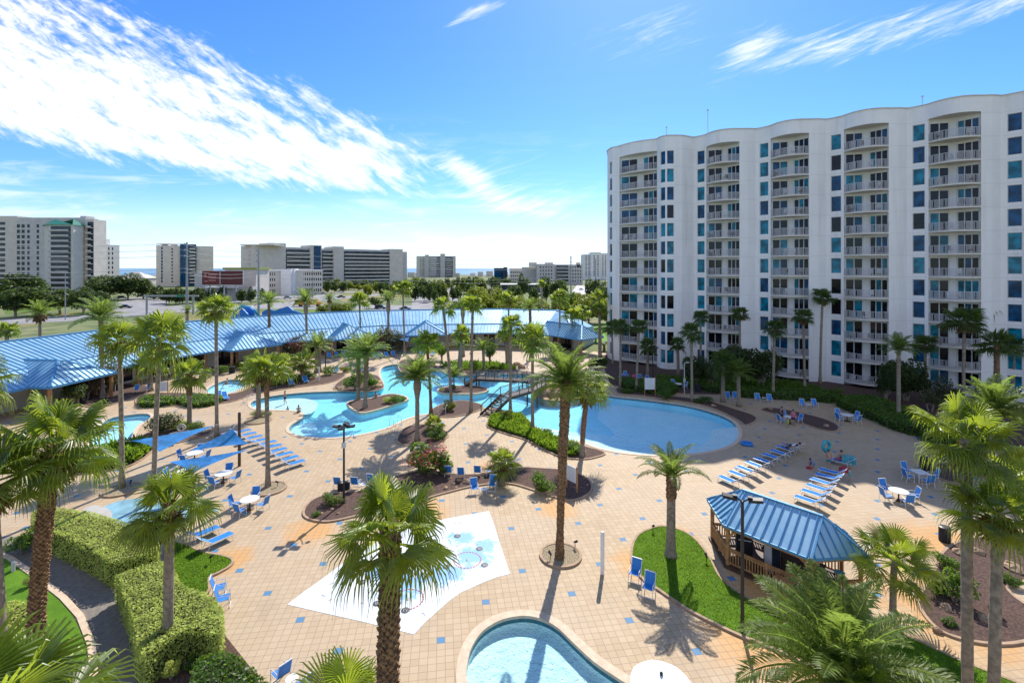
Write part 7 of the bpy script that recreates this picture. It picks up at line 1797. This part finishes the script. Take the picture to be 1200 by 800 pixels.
# ================================================================ power poles and lines
PL = []
for px, Y, top, r_, lab in ((219, 150, 284, .42, 'tall grey steel power pole rising over the clubhouse verge'), (303, 165, 291, .42, 'steel power pole beside the billboard'), (669, 200, 300, .34, 'steel power pole before the blue-grey block'), (698, 215, 303, .34, 'steel power pole nearest the white tower'), (366.5, 240, 316, .2, 'thin pole before the cream hotel'), (76.5, 159, 317, .16, 'highway lamp pole by the oaks'), (76, 300, 325, .1, 'thin far pole by the condominium')):
    x = xs(px, Y); h_ = zat(top, Y); m_ = MB(); m_.tube([(0, 0, 0), (0, 0, h_)], [r_, r_*.6], 8)
    if r_ > .3:
        for dz_ in (.6, 2.4, 4.2): m_.bar((0, 0, h_-dz_), (0, -1.2, h_-dz_+.3), .12); m_.tube_z((0, -1.2, h_-dz_-.4), [(.1, 0), (.16, .3), (.08, .7)], 6)
        PL.append((x, Y, h_))
    if 'lamp' in lab: m_.bar((0, 0, h_-.2), (-2.4, 0, h_), .12); m_.box((-2.6, 0, h_), (.9, .35, .15))
    single('power_pole' if 'power' in lab else 'road_pole', m_, M['seal'], lab, 'pole', (x, Y, 0), group='poles along the highway')
stn = [(-190, 118, 24.5)]+PL[:2]+[(xs(480, 182), 182, 21.5)]+PL[2:4]+[(150, 225, 22)]
for dz_ in (.5, 2.3, 4.1, 8.0, 9.2):
    m_ = MB()
    for a, b in zip(stn, stn[1:]):
        pts_ = []
        for k in range(9):
            t_ = k/8; pts_.append((a[0]+(b[0]-a[0])*t_, a[1]-1.2+(b[1]-a[1])*t_, (a[2]+(b[2]-a[2])*t_)-dz_-4*t_*(1-t_)*1.4))
        m_.tube(pts_, .045, 4)
    single('power_line', m_, M['rail'], 'thin power line %s along the highway poles' % {.5: 'topmost', 2.3: 'second from the top', 4.1: 'third from the top', 8.0: 'upper of the two low ones', 9.2: 'lowest'}[dz_], 'power line', group='power lines')
for px in (480,): x = xs(px, 182); 
# overhead sign gantry by the highway
r = thing('sign_gantry', 'overhead sign gantry with small green panel by the highway', 'sign gantry', (xs(172, 178), 178, 0)); 
for x in (0, 17): m_ = MB(); m_.tube([(x, 0, 0), (x, 0, 6.6)], .35, 8); part('post', m_, M['seal'], r)
m_ = MB(); m_.box((9, 0, 6.8), (20, .5, .6)); part('beam', m_, M['seal'], r); m_ = MB(); m_.box((12.5, -.35, 6.8), (2.6, .15, 1.0)); part('sign_panel', m_, M['green_roof'], r)
# ================================================================ vehicles
def make_car(m, L=4.5, suv=False, nm='parked_car'):
    r = thing(nm, 'car', 'car'); W_ = .88; h1 = .75; h2 = 1.65 if suv else 1.42
    b = MB(); prof = [(-L/2, .35), (-L/2+.05, .75), (-L/2+.9 if not suv else -L/2+.2, .85), (L/2-1.1, .82), (L/2-.1, .68), (L/2, .35)]
    n = len(prof)
    for s in (-1, 1): b.v += [(x, s*W_, z) for x, z in prof]
    for i in range(n): j = (i+1) % n; b.f.append((i, j, n+j, n+i)); b.mi.append(0)
    b.f += [tuple(range(n))[::-1], tuple(range(n, 2*n))]; b.mi += [0, 0]
    part('body', b, m, r)
    c = MB(); x0, x1, x2, x3 = (-L/2+.2, -L/2+.45, L/2-1.75, L/2-1.1) if suv else (-L/2+.75, -L/2+1.35, L/2-2.0, L/2-1.25)
    V = [(x0, -.8, .82), (x1, -.68, h2), (x2, -.68, h2), (x3, -.8, .82), (x0, .8, .82), (x1, .68, h2), (x2, .68, h2), (x3, .8, .82)]
    c.add(V, ((0, 3, 2, 1), (4, 5, 6, 7), (0, 1, 5, 4), (3, 7, 6, 2))); part('window', c, M['g_dark'], r)
    c = MB(); c.box(((x1+x2)/2, 0, h2+.02), (x2-x1, 1.36, .06)); part('roof', c, m, r)
    for x in (-L/2+.85, L/2-.85):
        for s in (-1, 1): c = MB(); c.tube([(x, s*.70, .33), (x, s*.9, .33)], .33, 12); part('wheel', c, M['black'], r)
    return r
CC = {'dark': mat('dark_car_paint', (.03, .035, .045), .25, var=0), 'silver': mat('silver_car_paint', (.45, .46, .48), .3, metal=.4, var=0), 'white': mat('white_car_paint', (.7, .7, .7), .25, var=0), 'blue': mat('blue_car_paint', (.03, .12, .35), .25, var=0), 'brown': mat('brown_car_paint', (.12, .03, .02), .3, var=0)}
cars = [(288,352.5,'dark',1,0,'dark suv on the forecourt beside the billboard'),(337,350,'silver',0,.1,'silver saloon on the hotel forecourt'),(332,345,'dark',1,0,'black suv parked before the hotel'),(400,349,'dark',0,.2,'dark pickup-sized car on the road past the hotel'),(399,342,'white',0,.2,'pale car behind the dark one on the far road'),
    (446,362,'dark',1,0,'dark suv on the highway above the clubhouse ridge'),(475,363,'dark',0,0,'dark car at the end of the highway beside the extra tall palm'),(253,351,'dark',0,.1,'dark saloon before the billboard'),(143,350,'dark',1,.6,'dark van-like car on the side road beyond the highway'),(165,348,'dark',0,.5,'small dark car at the side road island'),
    (147,361,'dark',0,.3,'dark car crossing at the highway junction'),(493,338,'dark',0,.3,'dark car on the boulevard lane'),(515,339,'brown',0,.2,'maroon car parked on the asphalt lot'),(226,349,'blue',0,0,'blue car at the petrol forecourt'),(232,347,'white',0,0,'white car at the forecourt canopy'),(497,334,'silver',0,.4,'silver car farther along the boulevard'),
    (505,331,'white',0,.5,'white car among the boulevard trees'),(380,345,'silver',0,0,'silver car by the hotel entrance'),(455,335,'white',0,.3,'white car on the rising far road'),(430,338,'dark',0,.3,'dark car on the rising far road'),(681,340,'white',0,1,'white car near the steel poles'),(525,330,'dark',0,.5,'dark car at the boulevard end')]
for px, py, c_, sv, rz, lab in cars:
    g_ = gp(px, py); r = make_car(CC[c_], 4.7, bool(sv)); r.location = (g_[0], g_[1], .05); r.rotation_euler = (0, 0, rz); r['label'] = lab; r['group'] = 'cars on and beside the highway'
g_ = gp(361, 359); r = thing('school_bus', 'yellow school bus driving on the highway behind the clubhouse', 'bus', (g_[0], g_[1], .05), .03)
ym = mat('bus_yellow', (.55, .27, .02), .4, var=.04); m_ = MB(); m_.box((-.6, 0, 1.85), (9.6, 2.4, 2.3)); m_.box((-.6, 0, 3.05), (9.2, 2.1, .14)); part('body', m_, ym, r); m_ = MB(); m_.box((5.0, 0, 1.25), (1.7, 2.1, 1.1)); part('bonnet', m_, ym, r)
for k in range(9): m_ = MB(); m_.box((-4.7+k*1.0, -1.21, 2.3), (.78, .04, .7)); part('window', m_, M['g_dark'], r)
m_ = MB(); m_.box((-.6, -1.22, 1.45), (9.6, .03, .12)); part('stripe', m_, M['black'], r)
for x in (-3.2, 4.4):
    for s in (-1, 1): m_ = MB(); m_.tube([(x, s*.9, .5), (x, s*1.22, .5)], .5, 12); part('wheel', m_, M['black'], r)
# ---- blue wave walls beyond the clubhouse
def wave(px0, px1, Y, hs, lab):
    n = len(hs); x0, x1 = xs(px0, Y), xs(px1, Y); m_ = MB(); top = []
    for i in range((n-1)*6+1):
        k = i/6; j = min(int(k), n-2); t_ = k-j; t_ = t_*t_*(3-2*t_); top.append((x0+(x1-x0)*i/((n-1)*6), hs[j]*(1-t_)+hs[j+1]*t_))
    N_ = len(top)
    for y in (0, .5): m_.v += [(x, y, z) for x, z in top]+[(x, y, 0) for x, z in top]
    for i in range(N_-1):
        m_.f += [(i, N_+i, N_+i+1, i+1), (2*N_+i, 2*N_+i+1, 3*N_+i+1, 3*N_+i), (i, i+1, 2*N_+i+1, 2*N_+i)]; m_.mi += [0]*3
    m_.f += [(0, 2*N_, 3*N_, N_), (N_-1, 2*N_-1, 4*N_-1, 3*N_-1)]; m_.mi += [0, 0]
    m_.v = [(x-x0, y, z) for x, y, z in m_.v]
    single('wave_wall', m_, M['blue_slide'], lab, 'play wall', (x0, Y, 0), 0, 'blue wave-shaped walls')
zz = lambda py, Y=138: zat(py, Y)
wave(307, 352, 138, (zz(365), zz(362), zz(364), zz(361), zz(359), zz(364), zz(366)), 'long blue wave-shaped wall with a peak behind the clubhouse ridge')
wave(285, 298, 139, (zz(360, 139), zz(360, 139), zz(363, 139)), 'short blue wall piece beside the turquoise slide'); wave(276, 291, 137, (zz(368, 137), zz(362, 137), zz(368, 137)), 'small blue hump wall at the start of the play area')
r = thing('water_slide', 'turquoise curved slide tube behind the clubhouse ridge', 'slide', (xs(283, 140), 140, 0)); m_ = MB(); m_.tube([(-3, 0, 1), (-2, 0, 4.5), (0, 0, 6), (2.5, 1, 5.5), (4, 2, 3)], .4, 10); part('tube', m_, M['teal'], r, smooth=True); m_ = MB(); m_.tube([(0, 0, 0), (0, 0, 6)], .2, 6); part('support', m_, M['seal'], r)
for px, Y, h_, lab in ((118, 178, 3, 'low shed roof by the far lot'),): pass
